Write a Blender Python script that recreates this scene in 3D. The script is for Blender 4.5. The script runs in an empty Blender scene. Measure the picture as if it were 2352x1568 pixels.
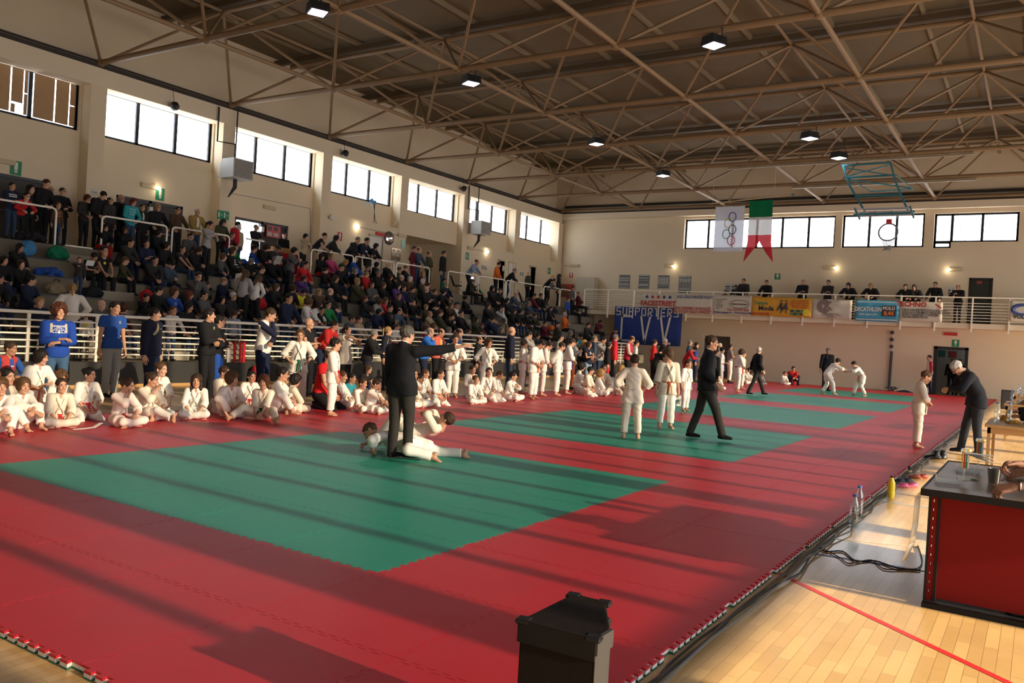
import bpy, math, random
import numpy as np
from math import radians as rad, sin, cos, pi
from mathutils import Matrix, Vector
SC = bpy.context.scene
COL = SC.collection
# ---------------------------------------------------------------- camera
CAMP = (1895.147, -.570, -.008, .058, 3.545, -4.07, 1.586)   # focal px, yaw, pitch, roll, position
def cam_axes():
    f, yaw, pitch, roll = CAMP[:4]
    fw = np.array([sin(yaw)*cos(pitch), cos(yaw)*cos(pitch), sin(pitch)])
    r = np.array([cos(yaw), -sin(yaw), 0.]); u = np.cross(r, fw)
    c, s = cos(roll), sin(roll)
    return c*r+s*u, -s*r+c*u, fw
CR, CU, CF = cam_axes()
cam = bpy.data.cameras.new('camera'); camo = bpy.data.objects.new('camera', cam); COL.objects.link(camo)
camo.matrix_world = Matrix([[CR[i], CU[i], -CF[i], CAMP[4+i]] for i in range(3)]+[[0, 0, 0, 1]])
cam.sensor_width = 36; cam.lens = CAMP[0]/2352*36; cam.clip_end = 500; cam.clip_start = .05
SC.camera = camo
CP = np.array(CAMP[4:7])
# ---------------------------------------------------------------- world, sun, exposure
SC.view_settings.view_transform = 'Standard'; SC.view_settings.look = 'None'
SC.view_settings.gamma = 1; SC.view_settings.use_curve_mapping = False
SC.view_settings.exposure = 0.12
w = bpy.data.worlds.new('sky'); SC.world = w; w.use_nodes = True
bg = w.node_tree.nodes['Background']
WN = w.node_tree; tc = WN.nodes.new('ShaderNodeTexCoord'); sx = WN.nodes.new('ShaderNodeSeparateXYZ')
rp_ = WN.nodes.new('ShaderNodeValToRGB'); WN.links.new(tc.outputs['Generated'], sx.inputs[0]); WN.links.new(sx.outputs['Z'], rp_.inputs[0])
rp_.color_ramp.elements[0].position = 0.0; rp_.color_ramp.elements[0].color = (.80, .80, .82, 1)
rp_.color_ramp.elements[1].position = .6; rp_.color_ramp.elements[1].color = (.72, .84, 1.0, 1)
WN.links.new(rp_.outputs[0], bg.inputs[0]); bg.inputs[1].default_value = 7.4
SUN_EL, SUN_AZ = 17.8, 1.5        # elevation; the light travels towards -x, turned a little to +y
sun = bpy.data.lights.new('sun', 'SUN'); suno = bpy.data.objects.new('sun', sun); COL.objects.link(suno)
sd = Vector((-cos(rad(SUN_AZ))*cos(rad(SUN_EL)), sin(rad(SUN_AZ))*cos(rad(SUN_EL)), -sin(rad(SUN_EL))))
suno.rotation_euler = sd.to_track_quat('-Z', 'Y').to_euler()
sun.energy = 19.0; sun.angle = rad(.6); sun.color = (1.0, .80, .55)
# ---------------------------------------------------------------- pixel <-> place helpers (the survey of the hall)
def ray(u, v):
    return CR*((u-1176)/CAMP[0]) - CU*((v-784)/CAMP[0]) + CF
def hit(u, v, ax, val):
    r = ray(u, v); i = 'xyz'.index(ax); return CP+(val-CP[i])/r[i]*r
def zat(u, v, x, y):             # height of a seen point that stands over (x, y)
    r = ray(u, v); d = (x-CP[0])*CF[0]+(y-CP[1])*CF[1]
    t = d/(r[0]*CF[0]+r[1]*CF[1]); return CP[2]+t*r[2]
# ---------------------------------------------------------------- materials
MATS = {}
def mat(name, col=(.5, .5, .5), rough=.7, metal=0., emit=None, es=1., alpha=1., bump=0., bscale=60., var=0., vscale=4., spec=None, trans=None, stripes=None, sheen=0):
    key = (name, tuple(round(c, 3) for c in col), rough, metal)
    if key in MATS: return MATS[key]
    m = bpy.data.materials.new(name); m.use_nodes = True; N = m.node_tree; b = N.nodes['Principled BSDF']
    b.inputs['Base Color'].default_value = (*col, 1); b.inputs['Roughness'].default_value = rough; b.inputs['Metallic'].default_value = metal
    if spec is not None: b.inputs['Specular IOR Level'].default_value = spec
    if sheen: b.inputs['Sheen Weight'].default_value = sheen
    if emit: b.inputs['Emission Color'].default_value = (*emit, 1); b.inputs['Emission Strength'].default_value = es
    if alpha < 1: b.inputs['Alpha'].default_value = alpha
    if trans: b.inputs['Transmission Weight'].default_value = trans
    L = N.links
    if bump or var or stripes:
        t = N.nodes.new('ShaderNodeTexCoord')
    if var:
        n = N.nodes.new('ShaderNodeTexNoise'); n.inputs['Scale'].default_value = vscale; n.inputs['Detail'].default_value = 4
        L.new(t.outputs['Object'], n.inputs['Vector'])
        x = N.nodes.new('ShaderNodeMix'); x.data_type = 'RGBA'; x.inputs[6].default_value = (*[c*(1-var) for c in col], 1); x.inputs[7].default_value = (*[min(1, c*(1+var)) for c in col], 1)
        L.new(n.outputs['Fac'], x.inputs[0]); L.new(x.outputs[2], b.inputs['Base Color'])
    if stripes:
        ax, c2, freq, duty = stripes
        s = N.nodes.new('ShaderNodeSeparateXYZ'); L.new(t.outputs['Object'], s.inputs[0])
        mu = N.nodes.new('ShaderNodeMath'); mu.operation = 'MULTIPLY'; mu.inputs[1].default_value = freq; L.new(s.outputs[ax], mu.inputs[0])
        fr = N.nodes.new('ShaderNodeMath'); fr.operation = 'FRACT'; L.new(mu.outputs[0], fr.inputs[0])
        gt = N.nodes.new('ShaderNodeMath'); gt.operation = 'GREATER_THAN'; gt.inputs[1].default_value = duty; L.new(fr.outputs[0], gt.inputs[0])
        x = N.nodes.new('ShaderNodeMix'); x.data_type = 'RGBA'; x.inputs[6].default_value = (*col, 1); x.inputs[7].default_value = (*c2, 1)
        L.new(gt.outputs[0], x.inputs[0]); L.new(x.outputs[2], b.inputs['Base Color'])
    if bump:
        n = N.nodes.new('ShaderNodeTexNoise'); n.inputs['Scale'].default_value = bscale; n.inputs['Detail'].default_value = 3
        L.new(t.outputs['Object'], n.inputs['Vector'])
        bp = N.nodes.new('ShaderNodeBump'); bp.inputs['Strength'].default_value = bump; bp.inputs['Distance'].default_value = .01
        L.new(n.outputs['Fac'], bp.inputs['Height']); L.new(bp.outputs[0], b.inputs['Normal'])
    MATS[key] = m; return m
def glass(name, tint=(1, 1, 1), gl=.06):
    if name in MATS: return MATS[name]
    m = bpy.data.materials.new(name); m.use_nodes = True; N = m.node_tree; N.nodes.clear()
    o = N.nodes.new('ShaderNodeOutputMaterial'); mx = N.nodes.new('ShaderNodeMixShader'); t = N.nodes.new('ShaderNodeBsdfTransparent'); g = N.nodes.new('ShaderNodeBsdfGlossy')
    g.inputs['Roughness'].default_value = .03; t.inputs[0].default_value = (*tint, 1); mx.inputs[0].default_value = gl
    N.links.new(t.outputs[0], mx.inputs[1]); N.links.new(g.outputs[0], mx.inputs[2]); N.links.new(mx.outputs[0], o.inputs[0])
    MATS[name] = m; return m
# ---------------------------------------------------------------- mesh building
class MB:
    def __init__(s): s.v = []; s.f = []; s.m = []
    def add(s, vs, fs, mi=0):
        o = len(s.v); s.v += [tuple(map(float, p)) for p in vs]; s.f += [tuple(i+o for i in f) for f in fs]; s.m += [mi]*len(fs)
    def box(s, x0, y0, z0, x1, y1, z1, mi=0):
        s.add([(x0, y0, z0), (x1, y0, z0), (x1, y1, z0), (x0, y1, z0), (x0, y0, z1), (x1, y0, z1), (x1, y1, z1), (x0, y1, z1)],
              [(3, 2, 1, 0), (4, 5, 6, 7), (0, 1, 5, 4), (1, 2, 6, 5), (2, 3, 7, 6), (3, 0, 4, 7)], mi)
    def obox(s, c, sz, R=None, mi=0):   # centred, oriented box
        o = len(s.v); s.box(-sz[0]/2, -sz[1]/2, -sz[2]/2, sz[0]/2, sz[1]/2, sz[2]/2, mi)
        for i in range(o, o+8):
            p = Vector(s.v[i]); p = (R @ p if R is not None else p)+Vector(c); s.v[i] = tuple(p)
    def tube(s, pts, r, n=10, mi=0, cap=True, flat=None):
        pts = [Vector(p) for p in pts]; rr = r if isinstance(r, (list, tuple)) else [r]*len(pts)
        rings = []; prev = None
        for i, p in enumerate(pts):
            d = (pts[min(i+1, len(pts)-1)]-pts[max(i-1, 0)])
            if d.length < 1e-9: d = Vector((0, 0, 1))
            d.normalize()
            if prev is None:
                a = Vector((0, 0, 1)) if abs(d.z) < .95 else Vector((0, 1, 0)); a = a-d*a.dot(d)
            else: a = prev-d*prev.dot(d)
            if a.length < 1e-6: a = d.orthogonal()
            a.normalize(); prev = a; b = d.cross(a)
            fl = flat or 1
            rings.append([p+(a*cos(2*pi*k/n)*rr[i]*fl+b*sin(2*pi*k/n)*rr[i]) for k in range(n)])
        vs = [q for rg in rings for q in rg]; fs = []
        for i in range(len(rings)-1):
            for k in range(n): fs.append((i*n+k, i*n+(k+1) % n, (i+1)*n+(k+1) % n, (i+1)*n+k))
        if cap: fs.append(tuple(range(n-1, -1, -1))); fs.append(tuple((len(rings)-1)*n+k for k in range(n)))
        s.add(vs, fs, mi)
    def lathe(s, c, prof, n=16, mi=0, axis=None):   # prof: (r, z)
        vs = []; fs = []
        for r, z in prof:
            for k in range(n): vs.append((r*cos(2*pi*k/n), r*sin(2*pi*k/n), z))
        for i in range(len(prof)-1):
            for k in range(n): fs.append((i*n+k, i*n+(k+1) % n, (i+1)*n+(k+1) % n, (i+1)*n+k))
        fs.append(tuple(range(n-1, -1, -1))); fs.append(tuple((len(prof)-1)*n+k for k in range(n)))
        if axis is not None:
            R = Vector(axis).to_track_quat('Z', 'Y').to_matrix(); vs = [tuple(R @ Vector(v)) for v in vs]
        s.add([(v[0]+c[0], v[1]+c[1], v[2]+c[2]) for v in vs], fs, mi)
    def prism(s, poly, d0, d1, mi=0, plane='xy'):
        f = {'xy': lambda a, b, d: (a, b, d), 'xz': lambda a, b, d: (a, d, b), 'yz': lambda a, b, d: (d, a, b)}[plane]
        n = len(poly); vs = [f(a, b, d0) for a, b in poly]+[f(a, b, d1) for a, b in poly]
        s.add(vs, [tuple(range(n-1, -1, -1)), tuple(range(n, 2*n))]+[(i, (i+1) % n, (i+1) % n+n, i+n) for i in range(n)], mi)
    def mesh(s, name, mats, smooth=False):
        me = bpy.data.meshes.new(name); me.from_pydata(s.v, [], s.f)
        for m in (mats if isinstance(mats, (list, tuple)) else [mats]): me.materials.append(m)
        if any(s.m): me.polygons.foreach_set('material_index', s.m)
        if smooth:
            me.shade_smooth()
            try: me.set_sharp_from_angle(angle=rad(40))
            except Exception: pass
        me.update(); return me
    def build(s, name, mats, parent=None, smooth=False, loc=None, rz=None):
        return link(name, s.mesh(name, mats, smooth), parent, loc, rz)
def link(name, me, parent=None, loc=None, rz=None):
    o = bpy.data.objects.new(name, me); COL.objects.link(o)
    if parent is not None: o.parent = parent
    if loc is not None: o.location = loc
    if rz is not None: o.rotation_euler = (0, 0, rz)
    return o
def tag(o, label=None, cat=None, group=None, kind=None):
    if label: o['label'] = label
    if cat: o['category'] = cat
    if group: o['group'] = group
    if kind: o['kind'] = kind
    return o
def thing(name, label, cat, loc=(0, 0, 0), rz=0, group=None, kind=None):
    o = bpy.data.objects.new(name, None); COL.objects.link(o); o.location = loc; o.rotation_euler = (0, 0, rz); o.empty_display_size = .1
    return tag(o, label, cat, group, kind)
def struct(name, mb, m, smooth=False, label=None):
    o = mb.build(name, m, None, smooth); o['kind'] = 'structure'
    if label: o['label'] = label
    return o
def text(s, size, name='lettering', m=None, parent=None, M=None, ext=.002, bold=0., align='CENTER', sx_=1.):
    c = bpy.data.curves.new(name, 'FONT'); c.body = s; c.size = size; c.extrude = ext; c.offset = bold; c.align_x = align; c.align_y = 'CENTER'; c.resolution_u = 2
    o = bpy.data.objects.new(name, c); c.materials.append(m); me = bpy.data.meshes.new_from_object(o); bpy.data.objects.remove(o); bpy.data.curves.remove(c)
    if not me.materials: me.materials.append(m)
    o = bpy.data.objects.new(name, me); COL.objects.link(o)
    if parent is not None: o.parent = parent
    if M is not None: o.matrix_local = M @ Matrix.Diagonal((sx_, 1, 1, 1))
    return o
def facing_y(x, y, z):     # text plane that faces -y
    return Matrix.Translation((x, y, z)) @ Matrix.Rotation(pi/2, 4, 'X')
def facing_x(x, y, z):     # text plane that faces +x
    return Matrix.Translation((x, y, z)) @ Matrix.Rotation(pi/2, 4, 'Z') @ Matrix.Rotation(pi/2, 4, 'X')
# ================================================================ THE HALL
XL, XW, XU = -20.68, -21.15, -21.4        # pillar face, recessed wall, outer skin
YB, YF, XR = 38.7, -9.4, 9.2
PK = lambda k: 9.95+4.74*k
cream = mat('cream_plaster', (.73, .61, .43), .85, bump=.25, bscale=9, var=.035, vscale=1.2)
cream2 = mat('cream_beam', (.74, .63, .46), .85, bump=.1, bscale=12)
dark_frame = mat('window_frame_dark', (.012, .014, .022), .45)
black = mat('matte_black', (.012, .012, .012), .6)
white_pipe = mat('white_tube', (.88, .83, .72), .4)
def panel(mb, axis, d0, d1, a0, a1, z0, z1, holes):
    A = sorted({a0, a1, *[min(max(h[i], a0), a1) for h in holes for i in (0, 1)]}); Z = sorted({z0, z1, *[min(max(h[i], z0), z1) for h in holes for i in (2, 3)]})
    for i in range(len(A)-1):
        for j in range(len(Z)-1):
            ac, zc = (A[i]+A[i+1])/2, (Z[j]+Z[j+1])/2
            if A[i+1]-A[i] < 1e-4 or Z[j+1]-Z[j] < 1e-4: continue
            if any(h[0] < ac < h[1] and h[2] < zc < h[3] for h in holes): continue
            if axis == 'x': mb.box(d0, A[i], Z[j], d1, A[i+1], Z[j+1])
            else: mb.box(A[i], d0, Z[j], A[i+1], d1, Z[j+1])
# ---- floor
fm = bpy.data.materials.new('parquet'); fm.use_nodes = True; N = fm.node_tree; b = N.nodes['Principled BSDF']; L = N.links
t = N.nodes.new('ShaderNodeTexCoord'); mp = N.nodes.new('ShaderNodeMapping'); mp.inputs['Rotation'].default_value = (0, 0, pi/2)
L.new(t.outputs['Object'], mp.inputs['Vector'])
br = N.nodes.new('ShaderNodeTexBrick'); L.new(mp.outputs[0], br.inputs['Vector'])
br.inputs['Color1'].default_value = (.52, .33, .13, 1); br.inputs['Color2'].default_value = (.68, .45, .19, 1); br.inputs['Mortar'].default_value = (.24, .13, .05, 1)
br.inputs['Scale'].default_value = 1; br.inputs['Mortar Size'].default_value = .0012; br.inputs['Brick Width'].default_value = .42; br.inputs['Row Height'].default_value = .07; br.inputs['Bias'].default_value = -.2; br.offset = .37
ns = N.nodes.new('ShaderNodeTexNoise'); ns.inputs['Scale'].default_value = 3; ns.inputs['Detail'].default_value = 6; L.new(mp.outputs[0], ns.inputs['Vector'])
hs = N.nodes.new('ShaderNodeHueSaturation'); L.new(br.outputs['Color'], hs.inputs['Color'])
mr = N.nodes.new('ShaderNodeMapRange'); mr.inputs[3].default_value = .8; mr.inputs[4].default_value = 1.15; L.new(ns.outputs['Fac'], mr.inputs[0]); L.new(mr.outputs[0], hs.inputs['Value']); L.new(hs.outputs[0], b.inputs['Base Color'])
b.inputs['Roughness'].default_value = .32; b.inputs['Coat Weight'].default_value = .25; b.inputs['Coat Roughness'].default_value = .12
m = MB(); m.box(-23, YF, -.3, XR+.3, YB+3.5, -.04); struct('floor', m, fm, label='pale varnished sports hall parquet floor')
# ---- left wall
m = MB()
flush = {2: 6.0, 4: 6.0, 5: 6.0}
doorsL = {-2: (1.2, 4.0), -1: (6.05, 8.8), 0: (10.95, 13.35), 1: (15.5, 18.0)}
smallL = {2: [(22.05, 22.9)], 4: [(31.95, 32.55), (33.0, 33.6)], 5: [(35.15, 35.75)]}
ZW = 3.25                                             # walkway
winholes = []
for k in range(-4, 6):
    y0, y1 = PK(k)+.25, PK(k+1)-.25
    if k == 5: y1 = YB
    winholes.append((y0+.02, y1-.05, 6.95, 8.42))
    hl = [(y0+.02, y1-.05, 6.95, 8.42)]
    if k in doorsL: hl.append((*doorsL[k], ZW, 5.27))
    if k == 3: panel(m, 'x', XU, XW+.12, y0, y1, 5.85, 8.42, hl)
    else: panel(m, 'x', XU, XW, y0, y1, 0, 8.42, hl+[(a, c, ZW, 5.45) for a, c in smallL.get(k, [])]+[(6, 6, 6, 6)])
    if k in flush: panel(m, 'x', XW, XL-.01, y0, y1, 0, flush[k], [(a, c, ZW, 5.45) for a, c in smallL[k]])
m.box(XU, YF, -.04, XL, YB, ZW-.01)
for k in range(-4, 7): m.box(XU, PK(k)-.25, -.04, XL, PK(k)+.25, 8.35)
m.box(XU, YF, 0, XW, PK(-4)-.25, 8.42)
m.box(XU-.1, YF, 8.42, -21.3, YB, 11.5)
# niche behind bay 3
m.box(-24.2, 24.2, ZW, -24, 28.7, 6.3); m.box(-24, 24.0, ZW, XU, 24.2, 6.3); m.box(-24, 28.7, ZW, XU, 28.9, 6.3); m.box(-24.2, 24, 5.9, XU, 28.9, 6.3)
m.box(-24.2, 24.0, 3.0, XU, 28.9, ZW)
struct('wall_left', m, cream, label='cream plaster wall with pillars behind the stands')
m = MB(); m.box(-21.35, YF, 8.33, XL+.02, YB-.3, 8.87); m.box(-21.3, YB-.34, 8.55, XR, YB, 8.87); struct('trim_1', m, cream2, label='cream concrete ring beam above the windows')
m = MB(); m.box(XL-.25, YF, 8.87, XL+.03, YB, 8.99); m.box(XL-.05, YF, 9.03, XL+.0, YB, 9.08); m.box(XL, YB-.36, 8.87, XR, YB-.02, 8.99); m.box(XL, YB-.12, 9.25, XR, YB-.02, 9.37); struct('trim_2', m, mat('dark_edge_steel', (.03, .022, .016), .6), label='dark steel rail on top of the ring beam')
wn = [0]
def window(axis, d, a0, a1, z0, z1, n, label, tint=None, cuts=None, t_=.09):
    wn[0] += 1; fr = MB(); dep = .07
    cuts = cuts or [a0+(a1-a0)*i/n for i in range(n+1)]
    def bx(p0, p1, q0, q1):
        if axis == 'x': fr.box(d-dep/2, p0, q0, d+dep/2, p1, q1)
        else: fr.box(p0, d-dep/2, q0, p1, d+dep/2, q1)
    bx(a0, a1, z0, z0+t_); bx(a0, a1, z1-t_, z1)
    for c in cuts: bx(max(a0, c-t_/2-.01), min(a1, c+t_/2+.01), z0, z1)
    bx(a0, a0+t_, z0, z1); bx(a1-t_, a1, z0, z1)
    o = struct('window_%d' % wn[0], fr, dark_frame, label=label)
    g = MB()
    for i in range(len(cuts)-1):
        g = MB()
        if axis == 'x': g.box(d-.006, cuts[i]+.03, z0+.05, d+.006, cuts[i+1]-.03, z1-.05)
        else: g.box(cuts[i]+.03, d-.006, z0+.05, cuts[i+1]-.03, d+.006, z1-.05)
        g.build('pane', glass(*tint) if tint else glass('clear_glass'), o)
    return o
card = mat('cardboard', (.42, .27, .14), .9, var=.12, vscale=3)
for k in range(-4, 6):
    y0, y1 = PK(k)+.27, (PK(k+1)-.3 if k < 5 else YB-.05)
    o = window('x', -21.3, y0, y1, 6.95, 8.42, 3, ['three-pane strip window above the stands, bay %s' % s for s in ['seven', 'six', 'two', 'covered with cardboard', 'beside the speaker', 'beside the heater', 'with bare branches outside', 'above the niche', 'behind the second heater', 'next to the corner']][k+4])
    if k in (-1, -2):
        w_ = (y1-y0)/3; rnd = random.Random(k)
        for i in range(3):
            a = y0+w_*i+.07; c = MB(); z0, z1 = 7.03, 8.34; e = a+w_-.14
            x_ = -21.262; s1 = a+(e-a)*[.42, .62, .5][i]; g_ = .022
            c.box(x_, a+.02, z0+.03, x_+.008, s1-g_, z1-.03); c.box(x_, s1+g_, z0+.03+(.3 if i == 1 else 0), x_+.008, (s1+e)/2+.12-g_, z1-.03)
            c.box(x_, (s1+e)/2+.12+.012, z0+.03, x_+.008, e-.02, z0+.62); c.box(x_, (s1+e)/2+.12+.012, z0+.65, x_+.008, e-.02, z1-.03)
            if i == 1: c.box(x_, s1+g_, z0+.03, x_+.008, (s1+e)/2-.1, z0+.27)
            tag(c.build('cardboard_sheet', card, o), 'brown cardboard taped over the pane')
# ---- doors on the left wall
def dbl_door(n, y0, y1, open_=False, label=''):
    m = MB(); x = XW-.12; z0, z1 = ZW, 5.27; yc = (y0+y1)/2
    m.box(x-.05, y0, z1-.09, x+.1, y1, z1); m.box(x-.05, y0, z0, x+.1, y0+.07, z1); m.box(x-.05, y1-.07, z0, x+.1, y1, z1); m.box(x-.05, yc-.05, z0, x+.1, yc+.05, z1)
    o = struct('door_%d' % n, m, mat('door_frame_grey', (.045, .05, .06), .5), label=label)
    leaf = mat('door_leaf_dark', (.05, .042, .034), .55)
    for i, (a, c) in enumerate(((y0+.07, yc-.05), (yc+.05, y1-.07))):
        if open_ and i == 0: continue
        l = MB(); l.box(x-.02, a, z0, x+.03, c, z1-.09); f = l.build('door_leaf', leaf, o)
        h = MB(); h.tube([(x+.09, a+.1, z0+1.0), (x+.09, c-.1, z0+1.0)], .02); h.box(x+.03, a+.1, z0+.96, x+.09, a+.14, z0+1.04); h.box(x+.03, c-.14, z0+.96, x+.09, c-.1, z0+1.04); h.build('push_bar', mat('steel', (.4, .4, .4), .3, 1.), f)
    c = MB(); c.box(x+.03, yc-.06, z1-.38, x+.16, yc+.06, z1-.2); c.build('door_closer', mat('offwhite_plastic', (.7, .68, .6), .5), o)
    return o
for n, k in enumerate((-2, -1, 0, 1)): dbl_door(n+1, *doorsL[k], open_=(k == 1), label=['dark double door behind the stands', 'dark double door behind the group with the striped jumper', 'dark double door behind the woman in the turquoise jumper', 'dark double door with one leaf open to daylight'][n])
whited = mat('white_door', (.72, .68, .6), .5)
dn = 5
for k in smallL:
    for i, (a, c) in enumerate(smallL[k]):
        m = MB(); x = XL-.01
        for q in ((a-.06, a), (c, c+.06)): m.box(x-.3, q[0], ZW, x+.03, q[1], 5.5)
        m.box(x-.3, a-.06, 5.45, x+.03, c+.06, 5.52)
        o = struct('door_%d' % dn, m, mat('beige_frame', (.55, .45, .30), .6), label='white door in beige frame at the far end of the walkway'); dn += 1
        l = MB(); op = (k, i) in ((4, 0), (5, 0))
        if op: l.box(x-.95, a+.01, ZW, x-.3, a+.05, 5.44)
        else: l.box(x-.07, a, ZW, x-.02, c, 5.45)
        f = l.build('door_leaf', whited, o)
        h = MB(); hx, hy = (x-.9, a+.07) if op else (x+.01, c-.1)
        h.tube([(hx-.03, hy, ZW+1.0), (hx, hy, ZW+1.0), (hx, hy-.1, ZW+1.0)], .012); h.build('door_handle', mat('steel', (.4, .4, .4), .3, 1.), f)
m = MB(); m.box(-23.5, 31.5, ZW-.3, -23.3, 36.5, 6.5); m.box(-23.5, 31.5, 5.8, XU-.0, 36.5, 6.0); m.box(-23.5, 31.3, ZW-.3, XU, 31.5, 6); m.box(-23.5, 36.5, ZW-.3, XU, 36.7, 6); struct('wall_corridor', m, mat('corridor_grey', (.35, .36, .36), .8))
# ---- back wall
BX = lambda u, v=700: hit(u, v, 'y', YB)[0]
bw = [(-13.15, -5.33, 6.8, 8.42), (-5.0, -1.36, 6.8, 8.42), (-.95, 2.42, 7.02, 8.36), (-.95, -.22, 6.75, 8.36)]
bd = [(.62, 1.56, 3.3, 5.38), (-11.75, -10.25, -.04, 2.15), (-.58, .72, -.04, 2.15)]
m = MB(); panel(m, 'y', YB, YB+.35, -21.4, XR+.3, -.3, 11.5, bw+bd); struct('wall_back', m, cream, label='cream plaster end wall with high windows')
window('y', YB+.22, -13.15, -5.33, 6.8, 8.42, 6, 'long strip window behind the hanging flags')
window('y', YB+.22, -5.0, -1.36, 6.8, 8.42, 3, 'strip window behind the folded basketball hoop')
window('y', YB+.22, -.95, 2.42, 7.02, 8.36, 3, 'strip window with scaffolding outside', cuts=[-.95, -.22, 1.0, 2.42])
window('y', YB+.2, -.95, -.22, 6.75, 7.06, 1, 'lower light of the scaffolding window')
m = MB(); x0, x1 = .62, 1.56
m.box(x0, YB-.02, 3.25, x0+.07, YB+.2, 5.38); m.box(x1-.07, YB-.02, 3.25, x1, YB+.2, 5.38); m.box(x0, YB-.02, 5.3, x1, YB+.2, 5.38)
o = struct('door_%d' % dn, m, black, label='black gallery door'); dn += 1
l = MB(); l.box(x0+.07, YB+.1, 3.25, x1-.07, YB+.15, 5.3); f = l.build('door_leaf', mat('door_leaf_green_black', (.02, .024, .018), .5), o)
l = MB(); l.box(x0+.3, YB+.08, 5.12, x0+.5, YB+.1, 5.26); l.build('sign_plate', mat('dull_red', (.3, .05, .03), .6), f)
m = MB(); x0, x1 = -.58, .72
m.box(x0-.05, YB-.05, -.04, x0+.09, YB+.3, 2.2); m.box(x1-.09, YB-.05, -.04, x1+.05, YB+.3, 2.2); m.box(x0-.05, YB-.05, 2.08, x1+.05, YB+.3, 2.2)
struct('door_%d' % dn, m, black, label='black framed doorway under the gallery'); dn += 1
m = MB(); m.box(-2.6, YB+3, -.04, 3.4, YB+3.2, 3); m.box(-2.6, YB+.35, -.04, -2.4, YB+3, 3); m.box(3.2, YB+.35, -.04, 3.4, YB+3, 3); m.box(-2.6, YB+.35, 2.7, 3.4, YB+3.2, 2.9)
m.box(-12.5, YB+1.5, -.04, -9.4, YB+1.7, 2.6); m.box(-12.5, YB+.35, -.04, -12.3, YB+1.5, 2.6); m.box(-9.6, YB+.35, -.04, -9.4, YB+1.5, 2.6); m.box(-12.5, YB+.35, 2.4, -9.4, YB+1.5, 2.6); struct('wall_passage', m, mat('passage_grey', (.3, .3, .29), .8))
l = bpy.data.lights.new('passage_fill', 'POINT'); l.energy = 22; l.shadow_soft_size = .2; o = link('passage_fill', l); o.location = (1.8, YB+2.0, 2.4)  # added fill light, no fixture seen; brightens the passage behind the doorway
# ---- right wall (glazed; unseen pillars, bars and tint shaped for the sun stripes) and front wall: the daylight comes from here
PR = lambda k: PK(k)-1.0
m = MB(); hl = []
for k in range(-4, 6):
    hl += [(PR(k)+.12, PR(k+1)-.12, .5, 8.65)]
panel(m, 'x', XR, XR+.35, YF-.3, YB+.35, -.3, 11.5, hl); struct('wall_right', m, cream, label='cream wall with tall glazing opposite the stands')
for k in range(-4, 6):
    window('x', XR+.15, PR(k)+.12, PR(k+1)-.12, .5, 2.32, 2, 'lower glazing of the sunny side', t_=.07)
    window('x', XR+.15, PR(k)+.12, PR(k+1)-.12, 2.28, 8.65, 5, 'upper tinted glazing of the sunny side', t_=.13, tint=('sun_dimming_glass', (.50, .50, .50), .06))  # unseen panes, tint added to weaken the sun on the mats
m = MB(); m.box(-23, YF-.3, -.3, XR+.3, YF, 11.5); struct('wall_front', m, cream, label='cream wall behind the viewer')
# ---- ceiling
m = MB(); m.box(-23, YF-.3, 11.45, XR+.3, YB+.4, 11.7)
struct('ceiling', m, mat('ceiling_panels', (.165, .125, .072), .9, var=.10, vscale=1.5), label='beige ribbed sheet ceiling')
steel = mat('painted_steel', (.27, .175, .09), .55, var=.06, vscale=2)
steel_d = mat('painted_steel_dark', (.12, .085, .05), .6)
m = MB()
for j in range(0, 12):
    x = XL+4.93*j/2+1.2
    m.box(x-.05, YF, 11.33, x+.05, YB, 11.45)
struct('trim_3', m, mat('rib_beige', (.25, .19, .11), .7), label='thin beige ceiling ribs running down the hall')
tr = thing('space_frame', 'brown tubular steel space frame carrying the roof', 'roof truss', (0, 0, 0))
BXn = [XL+4.93*i for i in range(7)]; BYn = [PK(k) for k in range(-4, 7)]; TXn = [XL+4.93*(i+.5) for i in range(6)]; TYn = [PK(k+.5) for k in range(-4, 6)]
ZB, ZT = 9.03, 11.02
for k, y in enumerate(BYn):
    m = MB(); m.tube([(BXn[0], y, ZB), (BXn[-1]+.2, y, ZB)], .085, 12); m.build('bottom_chord', steel, tr, True)
for i, x in enumerate(BXn[1:]):
    m = MB(); m.tube([(x, YF, ZB+.02), (x, YB-.3, ZB+.02)], .065, 12); m.build('bottom_chord', steel, tr, True)
for y in TYn:
    m = MB(); m.tube([(TXn[0]-2.2, y, ZT), (TXn[-1]+2, y, ZT)], .075, 12); m.build('top_chord', steel, tr, True)
    m = MB(); m.box(XL-.6, y-.09, 11.16, XR, y+.09, 11.34); m.build('purlin', steel_d, tr)
for x in TXn:
    m = MB(); m.tube([(x, YF, ZT), (x, YB, ZT)], .05, 10); m.build('top_chord', steel, tr, True)
seg = []
for i, x in enumerate(BXn):
    for y in BYn:
        for tx in TXn:
            for ty in TYn:
                if abs(tx-x) < 3 and abs(ty-y) < 3: seg.append(((x, y, ZB), (tx, ty, ZT)))
def segkey(s):
    c = (np.array(s[0])+np.array(s[1]))/2-CP; d = c@CF; 
    if d < 1: return 1e3+abs(d)
    u, v = c@CR/d*CAMP[0], -c@CU/d*CAMP[0]
    return d if abs(u) < 1300 and abs(v) < 900 else 500+d
seg.sort(key=segkey); rest = MB()
for i, (a, c) in enumerate(seg):
    if i < 100: m = MB(); m.tube([a, c], .045, 8); m.build('diagonal', steel, tr, True)
    else: rest.tube([a, c], .045, 8)
rest.build('diagonal', steel, tr, True)['kind'] = 'stuff'
for p in [(x, y, ZB) for x in BXn for y in BYn[3:]][:70]:
    m = MB(); m.lathe(p, [(.02, -.13), (.10, -.09), (.12, 0), (.10, .09), (.02, .13)], 10); m.build('joint', steel, tr, True)
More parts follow.
